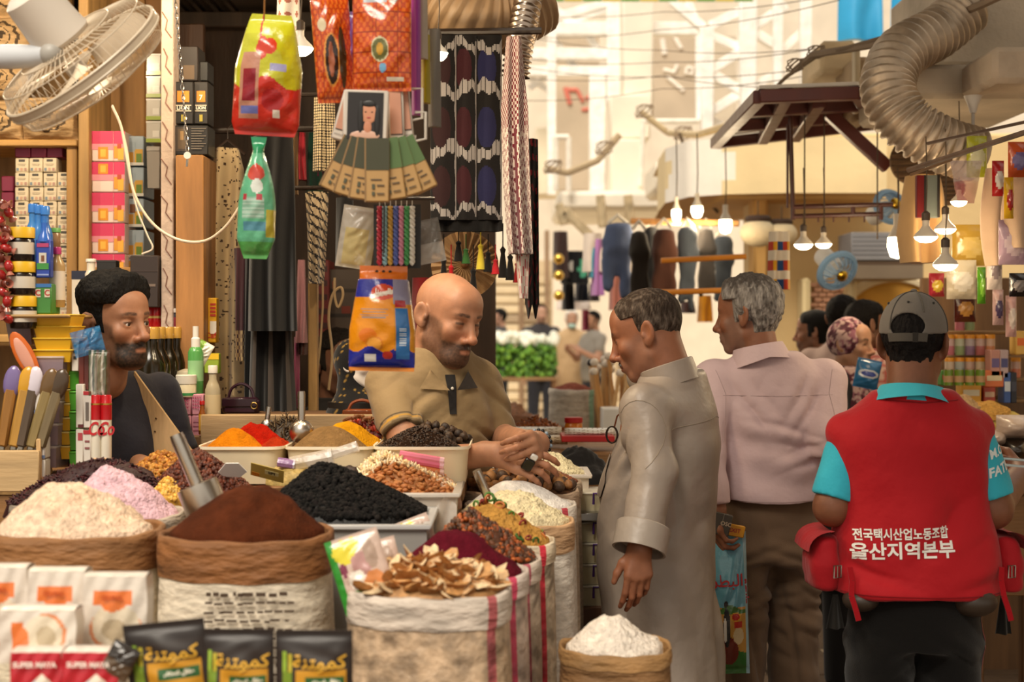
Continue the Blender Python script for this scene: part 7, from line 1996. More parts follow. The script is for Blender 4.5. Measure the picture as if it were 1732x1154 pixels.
# ---------------------------------------------------------------- bald shopkeeper in a brown polo shirt
def build_shopkeeper():
 base=Vector((-0.232,4.53,0)); th=math.radians(205)
 t=thing('person','bald bearded man in a brown polo shirt behind the spice trays, looking down','person',base,th)
 inv=Matrix.Rotation(-th,3,'Z')
 L=lambda px,py,d:tuple(inv @ (at(px,py,d)-base))
 sk=(0.40,0.19,0.105)
 hc=L(757,537,4.475)
 M=mat4(hc,22,17,-4,1.09)
 p=skinp(skin=sk,lid=1.0,beard=0.003,nod=17,scalp=0.10,stubble=0.9,chinbeard=0.92,cheekbeard=0.62,neck=1.08,jaw=1.04)
 R_sh,R_el,R_wr=(0.158,-0.005,1.43),L(700,782,4.26),L(838,768,4.16)
 L_sh,L_el,L_wr=(-0.158,-0.005,1.43),L(845,742,4.60),L(910,750,4.20)
 hr=frame_to(R_wr,L(900,784,4.12),Vector((0.1,0.15,-0.3)).lerp(inv @ Vector((0.3,0.8,-0.5)),1.0))
 hl=frame_to(L_wr,L(894,758,4.04),inv @ Vector((-1.0,0.1,-0.35)))
 body=[make_head(p,M)]
 body.append(make_arm([R_sh,R_el,R_wr],[0.058,0.046,0.031],sk,hr,[(0.35,0.55,0.35),(0.45,0.65,0.35),(0.5,0.7,0.35),(0.4,0.6,0.35)],THUMB_IN,mirror=True,h=0.004,hs=1.08))
 body.append(make_arm([L_sh,L_el,L_wr],[0.056,0.045,0.030],sk,hl,[(0.7,0.9,0.5),(0.8,0.9,0.5),(0.9,0.9,0.5),(0.9,0.9,0.5)],THUMB_IN,h=0.004,hs=1.05))
 body.append(piece(lambda P:sLoft(P,[(0.8,0,0,0.14,0.10),(1.2,0,0.01,0.15,0.10),(1.42,0,0,0.15,0.08),(1.5,0,0,0.07,0.06)]),(-0.2,-0.16,0.75),(0.2,0.16,1.54),0.02,sk))
 legs=lambda P:np.minimum(sC(P,(0.09,0,0.85),(0.1,0.0,0.06),0.085,0.055),sC(P,(-0.09,0,0.85),(-0.1,0.0,0.06),0.085,0.055))
 body.append(piece(lambda P:np.minimum(legs(P),np.minimum(sE(P,(0.1,0.05,0.03),(0.045,0.12,0.035)),sE(P,(-0.1,0.05,0.03),(0.045,0.12,0.035)))),(-0.22,-0.15,-0.01),(0.22,0.2,0.95),0.02,sk))
 join_body(t,body)
 make_eyes(t,M,look=(0,-0.5))
 shirtcol=H('8a7350')
 dR=np.array(R_el)-np.array(R_sh); dR/=np.linalg.norm(dR)
 dL=np.array(L_el)-np.array(L_sh); dL/=np.linalg.norm(dL)
 Rend,Lend=np.array(R_sh)+dR*0.205,np.array(L_sh)+dL*0.20
 def shirt(P):
  d=sLoft(P,[(0.86,0,0.02,0.160,0.130),(0.98,0,0.03,0.158,0.132),(1.12,0,0.035,0.160,0.135),(1.26,0,0.03,0.166,0.135),(1.39,0,0.012,0.168,0.122),(1.465,0,0.006,0.148,0.112),(1.545,0,0.004,0.092,0.094)])
  d=smin(d,sC(P,(-0.135,0,1.450),(0.135,0,1.450),0.062),0.05)
  sr=smax(sC(P,R_sh,Rend+dR*0.05,0.063,0.066),(P-Rend.astype(np.float32)) @ dR.astype(np.float32),0.004)
  sl=smax(sC(P,L_sh,Lend+dL*0.05,0.063,0.064),(P-Lend.astype(np.float32)) @ dL.astype(np.float32),0.004)
  d=smin(d,np.minimum(sr,sl),0.025)
  return d
 disp=lambda P:folds(P,[((0.6,0,0.8),0.055,0.006,(0.15,0.08,1.30),0.14),((-0.5,0,0.85),0.05,0.006,(-0.14,0.08,1.30),0.12),
                          ((0.2,0,1),0.07,0.005,(0,0.12,1.02),0.2)],3)+rumple(P,0.0025,10,2)
 def scol(V):
  c=np.tile(np.array(shirtcol),(len(V),1))
  for E,D in ((Rend,dR),(Lend,dL)):
   a=-((V-E) @ D); rad=np.linalg.norm((V-E)+a[:,None]*D[None],axis=1)
   near=(rad<0.088) & (a<0.045) & (a>-0.01)
   c[near & (a<0.012)]=H('5c4a30')
   c[near & (a>0.020) & (a<0.026)]=H('b98a2c')
   c[near & (a>0.031) & (a<0.036)]=H('3a2f22')
  return c
 so=field_obj('polo_shirt',shirt,(-0.32,-0.22,0.84),(0.32,0.26,1.56),0.0062,scol,'shirt',t,disp=disp)
 up=(0,1,0)
 neck_collar(t,M,p,0.98,0.026,H('7d6848'),'shirt',gap=1.4,extra=0.008)
 collar_fall(t,M,p,0.80,H('7d6848'),'shirt',drop=0.034,span=3.9,extra=0.010,out=0.026)
 fn=draper(so,(0,-1,0),0.004)
 for sgn in (-1,1):
  mb=MB(H('8a7350') if sgn>0 else H('30271f'))
  A,B_,C_=Vector((sgn*0.060,0.2,1.478)),Vector((sgn*0.012,0.2,1.420)),Vector((sgn*0.092,0.2,1.425))
  def lap(u,v):
   p=A.lerp(B_,u).lerp(A.lerp(C_,u),v)
   q=fn(p); return q+Vector((0,0.004+0.008*(1-v),0))
  mb.grid(lap,10,8)
  mb.build('collar_point','shirt',t,sharp=0)
 mb=MB(H('1d1a18'))
 mb.grid(lambda u,v:fn((0.016*(2*u-1)*(1-0.35*v),0.2,1.465-0.115*v))+Vector((0,0.001,0)),6,20)
 mb.build('placket','shirt',t,sharp=0)
 bt=MB(H('e8e0d0')); bt.ell(fn((0.0,0.2,1.425))+Vector((0,0.004,0)),(0.0048,0.002,0.0048),10,6)
 bt.build('button','gloss',t)
 def tr(P):
  X=P.copy(); X[:,0]=np.abs(X[:,0])
  d=sLoft(P,[(0.74,0,0,0.165,0.125),(0.95,0,0.01,0.16,0.125)])
  d=smin(d,sC(X,(0.085,0,0.8),(0.1,0,0.07),0.10,0.075),0.03)
  return d
 disp=lambda P:rumple(P,0.004,8,4)
 field_obj('trousers',tr,(-0.24,-0.2,0.03),(0.24,0.2,0.99),0.014,H('2b2724'),'cloth',t,disp=disp)
 for sgn in (-1,1):
  m=MB(H('1a1613')); m.ell((sgn*0.1,0.06,0.04),(0.05,0.14,0.04),14,8); m.build('shoe','satin',t)
 br=MB(H('15171a'))
 y=Vector(hl[0][:,1]); x=Vector(hl[0][:,0]); z=Vector(hl[0][:,2]); c=Vector(L_wr)-y*0.012
 for i in range(18):
  a=2*math.pi*i/18
  br.ell(c+x*0.036*math.cos(a)+z*0.034*math.sin(a),0.0058,8,6,col=H('15171a') if i%3 else H('8a9aa8'))
 br.build('bead_bracelet','gloss',t)
 g=thing('lighter','small black and white lighter held in the hands of the bald man','lighter',at(893,786,4.10),(0.3,0.5,0.2))
 MB(H('14120f')).box((0,0,0),(0.030,0.012,0.034),0.003).build('body','gloss',g)
 MB(H('d8d4cc')).box((0.004,0,0.026),(0.020,0.012,0.016),0.003).build('cap','gloss',g)
build_shopkeeper()
# ---------------------------------------------------------------- man in a grey thobe
def build_thobe_man():
 base=Vector((0.445,4.45,0)); th=math.radians(66)
 t=thing('person','grey-haired man in a long grey-beige thobe, bowing his head beside the nut sacks','person',base,th)
 inv=Matrix.Rotation(-th,3,'Z')
 L=lambda px,py,d:tuple(inv @ (at(px,py,d)-base))
 sk=(0.27,0.105,0.052)
 M=mat4(L(1094,565,4.42),8,20,0,1.05)
 p=skinp(skin=sk,lid=0.55,nod=14,stubble=0.5,chinbeard=0.35,cheekbeard=0.35,beardcol=(0.20,0.17,0.15),must=0.0,jaw=1.08,neck=1.18,cheek=1.1,browcol=(0.03,0.02,0.016),nose=1.3)
 Lsh,Lel,Lwr=(-0.195,-0.01,1.375),L(1108,800,4.20),L(1082,925,4.12)
 hl=frame_to(Lwr,L(1078,1000,4.10),inv @ Vector((-0.2,0.9,0.1)))
 Rsh,Rel,Rwr=(0.19,0.0,1.375),(0.25,0.13,1.45),L(1108,512,4.58)
 hr=frame_to(Rwr,L(1062,498,4.44),Vector((0,0,-1)))
 body=[make_head(p,M)]
 body.append(make_arm([Lsh,Lel,Lwr],[0.05,0.042,0.030],sk,hl,[(0.25,0.35,0.2),(0.3,0.45,0.25),(0.35,0.5,0.3),(0.4,0.5,0.3)],THUMB_OPEN,mirror=False,h=0.004,hs=1.0,spread=0.03))
 body.append(make_arm([Rsh,Rel,Rwr],[0.05,0.042,0.028],sk,hr,[(0.15,0.3,0.2),(0.12,0.3,0.2),(0.12,0.3,0.2),(0.15,0.35,0.2)],THUMB_OPEN,mirror=True,h=0.005,spread=0.09))
 body.append(piece(lambda P:sLoft(P,[(0.8,0,0,0.14,0.12),(1.2,0,0.0,0.15,0.11),(1.38,0,-0.02,0.15,0.08),(1.46,0,-0.02,0.07,0.06)]),(-0.2,-0.2,0.75),(0.2,0.2,1.5),0.02,sk))
 body.append(piece(lambda P:np.minimum(np.minimum(sC(P,(0.08,0,0.85),(0.09,0,0.06),0.08,0.05),sC(P,(-0.08,0,0.85),(-0.09,0,0.06),0.08,0.05)),
                                           np.minimum(sE(P,(0.09,0.05,0.035),(0.042,0.115,0.035)),sE(P,(-0.09,0.05,0.035),(0.042,0.115,0.035)))),(-0.22,-0.15,-0.01),(0.22,0.2,0.95),0.02,sk))
 join_body(t,body)
 make_eyes(t,M,look=(0,-0.4))
 make_hair(t,M,(0.040,0.026,0.018),thick=0.0065,rough=0.0016,freq=120,line=-0.012,side=0.5,
              greycol=(0.15,0.115,0.09),grey=lambda V:-0.30+0.5*smoothstep(0.05,-0.03,V[:,2])*smoothstep(-0.10,0.02,V[:,1]))
 m = MB((0.12, 0.10, 0.09))       # moustache
 cen=to_parent(np.array([[x,0.0985-6.5*x*x,-0.0535-abs(x)*0.30] for x in np.linspace(-0.026,0.026,11)]),M)
 m.tube(cen,[0.002+0.0042*math.sin(math.pi*i/10) for i in range(11)],7).build('moustache','hairm',t)
 col=H('93867a')
 def thobe(P):
  d=sLoft(P,[(0.10,0,0.0,0.26,0.22),(0.5,0,0.0,0.225,0.185),(0.8,0,0.012,0.205,0.172),(0.95,0,0.03,0.205,0.178),(1.10,0,0.022,0.205,0.176),(1.20,0,0.004,0.205,0.165),(1.30,0,-0.022,0.200,0.150),
                      (1.385,0,-0.040,0.180,0.118),(1.44,0,-0.040,0.135,0.105),(1.485,0,-0.02,0.085,0.09)])
  d=smin(d,sC(P,(-0.165,-0.03,1.372),(0.165,-0.03,1.372),0.064),0.05)
  e=np.array(Lwr)+(np.array(Lel)-np.array(Lwr))*0.02
  sl=sChain(P,[Lsh,Lel,tuple(e)],[0.072,0.067,0.066],0.03)
  dv=np.array(Lwr)-np.array(Lel); dv/=np.linalg.norm(dv)
  sl=smax(sl,(P-e.astype(np.float32)) @ dv.astype(np.float32),0.004)
  sr=sChain(P,[Rsh,Rel,tuple(np.array(Rwr)*0.75+np.array(Rel)*0.25)],[0.075,0.062,0.05],0.03)
  d=smin(smin(d,sl,0.020),sr,0.03)
  return d
 disp=lambda P:folds(P,[((0.15,0.95,0.25),0.085,0.0075,(-0.12,-0.12,1.18),0.20),((0.7,0.5,0.5),0.06,0.006,(-0.2,0.02,1.22),0.09),
                          ((0.75,0.65,0.10),0.13,0.011,(0,0,0.6),0.42),((0.1,0.75,0.66),0.07,0.007,(-0.05,0.12,1.1),0.15),
                          ((0.2,0.5,0.9),0.05,0.006,(-0.2,0.02,1.06),0.08)],11)+rumple(P,0.003,8,5)
 to=field_obj('thobe',thobe,(-0.48,-0.30,0.06),(0.48,0.30,1.62),0.0068,col,'silk',t,disp=disp)
 neck_collar(t,M,p,1.0,0.062,H('93867a'),'silk',extra=0.010)
 dv=Vector(Lwr)-Vector(Lel); dv.normalize()
 band(t,'cuff',Vector(Lwr)+dv*0.012,-dv,0.067,0.069,0.070,0.006,H('9a8e82'),'silk',flare=0.015,n=32)
 seam(t,to,[(-0.20,-0.3,1.315),(0.0,-0.3,1.345),(0.18,-0.3,1.325)],(0,1,0),H('8d7f6e'),r=0.0012)
 arm=[(-0.4,0.075*math.sin(a)-0.015,1.30+0.10*math.cos(a)) for a in np.linspace(-2.6,0.9,14)]
 seam(t,to,arm,(1,0,0),H('8d7f6e'),r=0.0011,sub=3)
 fn=draper(to,(0,-1,0),0.006)
 pk=MB(H('93867a'))
 pk.grid(lambda u,v:fn((-0.135+0.10*u,0.4,1.235-0.13*v)),10,12)
 pk.build('chest_pocket','silk',t,sharp=0)
 g=thing('spectacles','folded spectacles hanging from the chest pocket of the grey thobe','glasses',at(1046,722,4.36),(0,0,th))
 gm=MB(H('241a14'))
 for sx in (-1,1):
  ring=[(sx*0.004,0.02+0.017*math.cos(a),-0.024+0.024*math.sin(a)) for a in np.linspace(0,2*math.pi,20)[:-1]]
  gm2=MB(H('241a14')); gm2.tube(ring,0.0018,6,closed=True); gm2.build('rim','gloss',g)
 MB(H('5a2c16')).tube([(0,0.012,0.0),(0,0.004,0.03),(0,-0.012,0.046),(0,-0.022,0.040)],0.0024,6).build('temple','gloss',g)
 MB(H('8c4a1c')).tube([(0.012,-0.004,-0.02),(0.012,-0.012,0.042)],0.005,8).build('pen','gloss',g)
build_thobe_man()
# ---------------------------------------------------------------- man in a pale pink shirt
def build_pink_man():
 base=Vector((0.885,5.2,0)); th=math.radians(8)
 t=thing('person','grey-haired man in a pale pink shirt and brown trousers, seen from behind','person',base,th)
 inv=Matrix.Rotation(-th,3,'Z')
 L=lambda px,py,d:tuple(inv @ (at(px,py,d)-base))
 sk=(0.26,0.105,0.055)
 M=mat4(L(1264,534,5.2),52,6,0,1.06)
 p=skinp(skin=sk,nod=6,must=0.4,stubble=0.5,beardcol=(0.2,0.18,0.16),neck=1.12,jaw=1.06)
 Rsh,Rel,Rwr=(0.205,0.0,1.42),L(1398,745,5.10),L(1392,800,5.36)
 Lsh,Lel,Lwr=(-0.195,0.0,1.42),L(1196,770,5.06),L(1212,862,4.98)
 hl=frame_to(Lwr,L(1214,925,4.95),inv @ Vector((0.9,0.3,0)))
 hr=frame_to(Rwr,L(1395,790,5.5),Vector((-0.6,0,-0.4)))
 curl=[(0.7,0.8,0.5)]*4
 body=[make_head(p,M,0.0036)]
 body.append(make_arm([Rsh,Rel,Rwr],[0.05,0.042,0.03],sk,hr,curl,THUMB_IN,mirror=True,h=0.006))
 body.append(make_arm([Lsh,Lel,Lwr],[0.05,0.042,0.03],sk,hl,[(0.6,0.9,0.6)]*4,THUMB_IN,h=0.0048))
 body.append(piece(lambda P:sLoft(P,[(0.85,0,0,0.15,0.11),(1.2,0,0,0.16,0.11),(1.42,0,0,0.15,0.08),(1.5,0,0.01,0.07,0.06)]),(-0.2,-0.16,0.8),(0.2,0.16,1.54),0.02,sk))
 body.append(piece(lambda P:np.minimum(np.minimum(sC(P,(0.1,0,0.9),(0.11,0,0.06),0.08,0.05),sC(P,(-0.1,0,0.9),(-0.11,0,0.06),0.08,0.05)),
                                           np.minimum(sE(P,(0.11,0.05,0.035),(0.042,0.115,0.035)),sE(P,(-0.11,0.05,0.035),(0.042,0.115,0.035)))),(-0.22,-0.15,-0.01),(0.22,0.2,1.0),0.02,sk))
 join_body(t,body)
 make_eyes(t,M)
 make_hair(t,M,(0.10,0.085,0.075),thick=0.017,rough=0.005,freq=85,line=-0.004,top=0.004,
              grey=lambda V:0.18-1.1*smoothstep(0.075,0.13,V[:,2]),seed=21)
 col=H('c7aeb0')
 def shirt(P):
  d=sLoft(P,[(1.0,0,0.0,0.206,0.172),(1.08,0,0.005,0.206,0.168),(1.2,0,0.010,0.204,0.158),(1.32,0,0.0,0.204,0.140),(1.40,0,-0.005,0.198,0.118),(1.465,0,-0.005,0.155,0.112),(1.52,0,-0.005,0.10,0.098)])
  d=smin(d,sC(P,(-0.175,0,1.42),(0.175,0,1.42),0.066),0.05)
  sr=sChain(P,[Rsh,Rel,tuple(np.array(Rwr)*0.95+np.array(Rel)*0.05)],[0.078,0.066,0.050],0.03)
  sl=sChain(P,[Lsh,Lel,tuple(np.array(Lwr)*0.9+np.array(Lel)*0.1)],[0.076,0.064,0.052],0.03)
  d=smin(d,np.minimum(sr,sl),0.02)
  hem=1.012-0.010*np.cos(P[:,0]*14)
  d=smax(d,hem.astype(np.float32)-P[:,2],0.003)
  return d
 disp=lambda P:folds(P,[((0.25,0,1),0.065,0.0075,(0.0,-0.14,1.12),0.15),((-0.35,0,0.9),0.06,0.007,(0.14,-0.1,1.18),0.11),
                          ((0.8,0,0.6),0.08,0.006,(-0.1,-0.12,1.28),0.13),((-0.8,0,0.5),0.07,0.006,(0.13,-0.1,1.34),0.10),
                          ((0.2,0.3,1),0.045,0.007,(0.25,-0.02,1.20),0.10)],31)+rumple(P,0.003,8,9)
 so=field_obj('shirt',shirt,(-0.36,-0.24,0.98),(0.36,0.30,1.58),0.0068,col,'shirt',t,disp=disp)
 neck_collar(t,M,p,0.95,0.05,H('cdb4b6'),'shirt',extra=0.010)
 collar_fall(t,M,p,0.50,H('cdb4b6'),'shirt',drop=0.050)
 seam(t,so,[(-0.19,-0.4,1.375),(0,-0.4,1.372),(0.19,-0.4,1.375)],(0,1,0),H('b09a9a'),r=0.0010)
 for sgn in (-1,1):
  seam(t,so,[(sgn*0.205,-0.4,1.46),(sgn*0.180,-0.4,1.38),(sgn*0.188,-0.4,1.28),(sgn*0.2,-0.4,1.22)],(0,1,0),H('b09a9a'),r=0.0010)
 seam(t,so,[(-0.14,-0.4,1.022),(0,-0.4,1.018),(0.14,-0.4,1.022)],(0,1,0),H('b09a9a'),r=0.001)
 def tr(P):
  d=sLoft(P,[(0.80,0,0.0,0.190,0.150),(0.95,0,0.0,0.188,0.140),(1.10,0,0,0.15,0.10)])
  a=sLoft(P,[(0.06,-0.105,0.0,0.085,0.095),(0.35,-0.10,0.0,0.084,0.095),(0.6,-0.098,0,0.088,0.11),(0.86,-0.09,0,0.098,0.13)])
  b=sLoft(P,[(0.06,0.100,0.02,0.085,0.095),(0.35,0.098,0.02,0.088,0.095),(0.6,0.095,0.01,0.092,0.11),(0.86,0.09,0,0.098,0.13)])
  d=smin(d,np.minimum(a,b),0.03)
  return d
 disp=lambda P:folds(P,[((0.35,0,1),0.055,0.008,(0.09,-0.1,0.66),0.16),((-0.35,0,1),0.06,0.007,(-0.09,-0.1,0.74),0.12),((0.6,0,0.8),0.07,0.006,(0.1,-0.1,0.42),0.18),
                          ((1,0,0.2),0.06,0.005,(-0.1,-0.1,0.4),0.3)],41)+rumple(P,0.004,7,14)
 field_obj('trousers',tr,(-0.26,-0.2,0.03),(0.26,0.2,1.14),0.0075,H('6c5744'),'cloth',t,disp=disp)
 for sgn in (-1,1):
  m=MB(H('15120f')); m.ell((sgn*0.105,0.05,0.035),(0.05,0.14,0.04),14,8); m.build('shoe','satin',t)
 return t,L
build_pink_man()
# ---------------------------------------------------------------- man in the red vest
def build_vest_man():
 base=Vector((1.118,4.2,0))
 t=thing('person','man in a red work vest, turquoise shirt and grey cap, seen from behind','person',base,0)
 L=lambda px,py,d:tuple(at(px,py,d)-base)
 sk=(0.22,0.085,0.042)
 M=mat4(L(1546,583,4.22),-24,4,0,1.06)
 p=skinp(skin=sk,nod=4,stubble=1.0,chinbeard=1.0,cheekbeard=1.0,must=1,beard=0.012,neck=1.15)
 Rsh,Rel,Rwr=(0.160,0.0,1.298),L(1680,862,4.18),L(1728,800,4.45)
 Lsh,Lel,Lwr=(-0.168,0.0,1.296),L(1408,858,4.18),L(1425,810,4.45)
 hr=frame_to(Rwr,L(1700,770,4.55),Vector((-0.8,0.1,-0.3)))
 hl=frame_to(Lwr,L(1450,790,4.56),Vector((0.8,0.1,-0.3)))
 curl=[(0.5,0.8,0.5)]*4
 body=[make_head(p,M,0.0036)]
 body.append(make_arm([Rsh,Rel,Rwr],[0.055,0.048,0.034],sk,hr,curl,THUMB_IN,mirror=True,h=0.006))
 body.append(make_arm([Lsh,Lel,Lwr],[0.055,0.048,0.034],sk,hl,curl,THUMB_IN,h=0.006))
 body.append(piece(lambda P:sLoft(P,[(0.8,0,0,0.15,0.11),(1.1,0,0,0.16,0.11),(1.32,0,0,0.15,0.08),(1.42,0,0.0,0.07,0.06)]),(-0.2,-0.16,0.75),(0.2,0.16,1.46),0.02,sk))
 body.append(piece(lambda P:np.minimum(np.minimum(sC(P,(0.1,0,0.85),(0.11,0,0.06),0.08,0.05),sC(P,(-0.1,0,0.85),(-0.11,0,0.06),0.08,0.05)),
                                           np.minimum(sE(P,(0.11,0.05,0.035),(0.042,0.115,0.035)),sE(P,(-0.11,0.05,0.035),(0.042,0.115,0.035)))),(-0.22,-0.15,-0.01),(0.22,0.2,0.95),0.02,sk))
 join_body(t,body)
 make_eyes(t,M)
 make_hair(t,M,(0.010,0.008,0.008),thick=0.008,rough=0.003,freq=110)
 def cap(P):
  d=sE(P,(0,-0.014,0.038),(0.087,0.108,0.100))
  d=smax(d,0.030-P[:,2]+0.10*(P[:,1]),0.004)
  inner=sE(P,(0,-0.014,0.036),(0.079,0.100,0.092))
  d=smax(d,-inner,0.003)
  gap=sE(P,(0,-0.115,0.042),(0.044,0.05,0.033))
  strap=np.maximum(np.abs(P[:,2]-0.030-0.10*(P[:,1]+0.1))-0.010,0)
  d=smax(d,-gap,0.003)
  return d
 V,Q=surface(cap,(-0.11,-0.15,0.0),(0.11,0.12,0.16),0.0036)
 V=relax(V,Q,1)
 co=mesh_obj('cap',to_parent(V,M),Q,H('77716a'),'cloth',t,sharp=0)
 def ch(mb,name,mat='cloth'):
  mb.v=[tuple(v) for v in to_parent(np.array(mb.v),M)]
  return mb.build(name,mat,co)
 el=lambda a,b:Vector((0.0885*math.sin(a)*math.cos(b),-0.014-0.1095*math.cos(a)*math.cos(b),0.038+0.1015*math.sin(b)))
 st=MB(H('5c5750'))
 st.grid(lambda u,v:el((u-0.5)*1.25,-0.17-0.22*(1-v)+0.02),14,3)
 ch(st,'strap')
 bk=MB(H('3a3733')); bk.grid(lambda u,v:el(0.18+0.16*u,-0.16-0.25*(1-v)+0.02)*1.01,4,3); ch(bk,'buckle')
 for k in range(6):
  a0=k*math.pi/3+0.52
  sm=MB(H('5f5a53')); sm.tube([el(a0,b) for b in np.linspace(-0.05 if k !=0 else 0.4,1.5,12)],0.0014,5); ch(sm,'cap_seam')
  ey=MB(H('3d3a36')); ey.ell(el(a0+0.52,0.72),(0.0035,0.0035,0.0035),8,5); ch(ey,'eyelet')
 bt=MB(H('77716a')); bt.ell((0,-0.014,0.141),(0.009,0.009,0.006),10,6); ch(bt,'top_button')
 vs=MB(H('6b6660'))
 def visor(u,v,dz=0):
  a=(u-0.5)*2.3
  r=1+0.62*v*math.cos(a)**0.8
  return Vector((0.084*math.sin(a)*(1+0.12*v),-0.014+0.104*math.cos(a)*r,0.034+0.008*v-0.03*v*math.sin(a)**2+dz))
 vs.grid(lambda u,v:visor(u,v),18,8,col=lambda u,v:H('6b6660') if v<0.8 else H('4f77a8'))
 vs.grid(lambda u,v:visor(u,v,-0.004),18,8,col=H('3e3c3a'),flip=True)
 ch(vs,'visor')
 teal=H('35b6cf')
 dR=np.array(Rel)-np.array(Rsh); dR/=np.linalg.norm(dR)
 dL=np.array(Lel)-np.array(Lsh); dL/=np.linalg.norm(dL)
 Rend,Lend=np.array(Rsh)+dR*0.180,np.array(Lsh)+dL*0.180
 def shirt(P):
  d=sLoft(P,[(0.9,0,0.01,0.18,0.13),(1.2,0,0.01,0.17,0.12),(1.3,0,0.0,0.165,0.11),(1.36,0,0.0,0.12,0.085),(1.42,0,0.01,0.08,0.07)])
  d=smin(d,sC(P,(-0.155,0,1.305),(0.155,0,1.305),0.050),0.03)
  sr=smax(sC(P,Rsh,Rend+dR*0.05,0.066,0.070),(P-Rend.astype(np.float32)) @ dR.astype(np.float32),0.004)
  sl=smax(sC(P,Lsh,Lend+dL*0.05,0.064,0.068),(P-Lend.astype(np.float32)) @ dL.astype(np.float32),0.004)
  return smin(d,np.minimum(sr,sl),0.02)
 disp=lambda P:rumple(P,0.003,11,3)
 sh=field_obj('shirt',shirt,(-0.36,-0.2,0.88),(0.36,0.2,1.46),0.0072,teal,'shirt',t,disp=disp)
 neck_collar(t,M,p,1.0,0.045,H('3fb9cf'),'shirt',extra=0.012,name='shirt_collar')
 collar_fall(t,M,p,0.62,H('3fb9cf'),'shirt',drop=0.036)
 fs=draper(sh,(-0.45,0.9,0),0.002)
 for txt,z,x,sz in (('M.O.',1.262,0.345,0.034),('FATBOIS',1.222,0.372,0.036)):
  lettering('print',txt,sz,H('e9f4f4'),t,fn=lambda p,z=z,x=x:fs(Vector((x,-0.3,z))+Vector((p.x*0.9,p.x*0.45,p.z+p.x*0.30))),offset=0.0012)
 red=H('b3101d')
 def vest(P):
  d=sLoft(P,[(0.868,0.005,0.0,0.246,0.192),(0.95,0.004,0.0,0.240,0.180),(1.05,0.0,0.004,0.222,0.160),(1.13,-0.004,0.005,0.205,0.144),(1.22,-0.012,0.0,0.212,0.142),(1.31,-0.010,0.0,0.224,0.134),(1.35,-0.008,0.0,0.210,0.118),
                      (1.395,0,-0.002,0.135,0.105),(1.432,0,0.0,0.098,0.10)],n=2.5)
  d=smin(d,sC(P,(-0.192,0.0,1.315),(0.176,0.0,1.322),0.052),0.03)
  hem=0.866+0.006*np.sin(P[:,0]*9+1)
  d=smax(d,hem.astype(np.float32)-P[:,2],0.004)
  return d
 disp=lambda P:folds(P,[((0.75,0,0.35),0.14,0.010,(0.04,-0.15,1.10),0.16),((-0.6,0,0.7),0.12,0.008,(0.13,-0.12,1.02),0.13),((0.5,0,0.85),0.10,0.007,(-0.1,-0.12,0.96),0.13),
                          ((0.35,0,0.9),0.07,0.006,(-0.16,-0.12,0.90),0.10),((-0.4,0,0.9),0.07,0.006,(0.18,-0.12,0.91),0.10)],51)+rumple(P,0.0028,7,19)
 vo=field_obj('vest',vest,(-0.30,-0.24,0.84),(0.30,0.24,1.47),0.0068,red,'shirt',t,disp=disp)
 fv=draper(vo,(0,1,0),0.004)
 k=4.05/FPX
 def line(txt,px,py,w_px,size_px,off,rise):
  V,F=text_mesh(txt,size_px*k,offset=off)
  xs=[v[0] for v in V]; w=max(xs)-min(xs); mid=(max(xs)+min(xs))/2
  cx=(px-866)*k-base.x; cz=CAMZ+(HORIZ-py)*k
  V=[fv(Vector((cx+(x-mid)*w_px*k/w,-0.5,cz+z+(x-mid)*rise))) for x,_,z in V]
  mesh_obj('print',V,F,H('f2efe9'),'satin',t,sharp=0)
 line('전국택시산업노동조합',1526,905,154,21,0.0009,0.045)
 line('울산지역본부',1527,933,166,30,0.0013,0.06)
 seam(t,vo,[(-0.22,-0.5,0.885),(0,-0.5,0.882),(0.22,-0.5,0.885)],(0,1,0),H('8d0b16'),r=0.002)
 seam(t,vo,[(-0.10,-0.5,1.405),(0.0,-0.5,1.398),(0.10,-0.5,1.405)],(0,1,0),H('8d0b16'),r=0.0018)
 for sgn in (-1,1):
  def pk(P,s=sgn):
   d=sLoft(P,[(0.872,s*0.25,0.02,0.044,0.10),(0.96,s*0.256,0.02,0.046,0.105),(1.03,s*0.246,0.02,0.034,0.09)],n=3.0)
   return smax(d,0.875-P[:,2],0.01)+rumple(P,0.004,16,8)
  po=field_obj('side_pocket',pk,(sgn*0.25-0.08,-0.12,0.85),(sgn*0.25+0.08,0.16,1.07),0.006,H('a80e1b'),'shirt',t)
  fl=MB(H('b3101d'))
  fl.grid(lambda u,v,s=sgn:Vector((s*(0.236+0.072*math.sin(v*1.5)),-0.085+0.21*u,1.045-0.055*v*v-0.004*math.sin(u*3.14))),10,6)
  fl.build('pocket_flap','shirt',po,sharp=0)
  bu=MB(H('a89a90')); x=sgn*0.236
  bu.tube([(x-0.01,-0.118,0.925),(x+0.01,-0.112,0.925),(x+0.01,-0.112,0.957),(x-0.01,-0.118,0.957)],0.0028,6,closed=True)
  bu.tube([(x,-0.116,0.925),(x,-0.116,0.957)],0.002,6)
  bu.build('buckle','metal',t)
  sp=MB(H('a00c18'))
  x=sgn*0.205
  path=[(x,-0.125,0.955),(x-sgn*0.004,-0.135,0.92),(x,-0.145,0.88),(x+0.012,-0.15,0.84),(x+0.018,-0.15,0.815)]
  for i in range(len(path)-1):
   sp.beam(path[i],path[i+1],0.015,0.004)
  sp.build('strap','cloth',t)
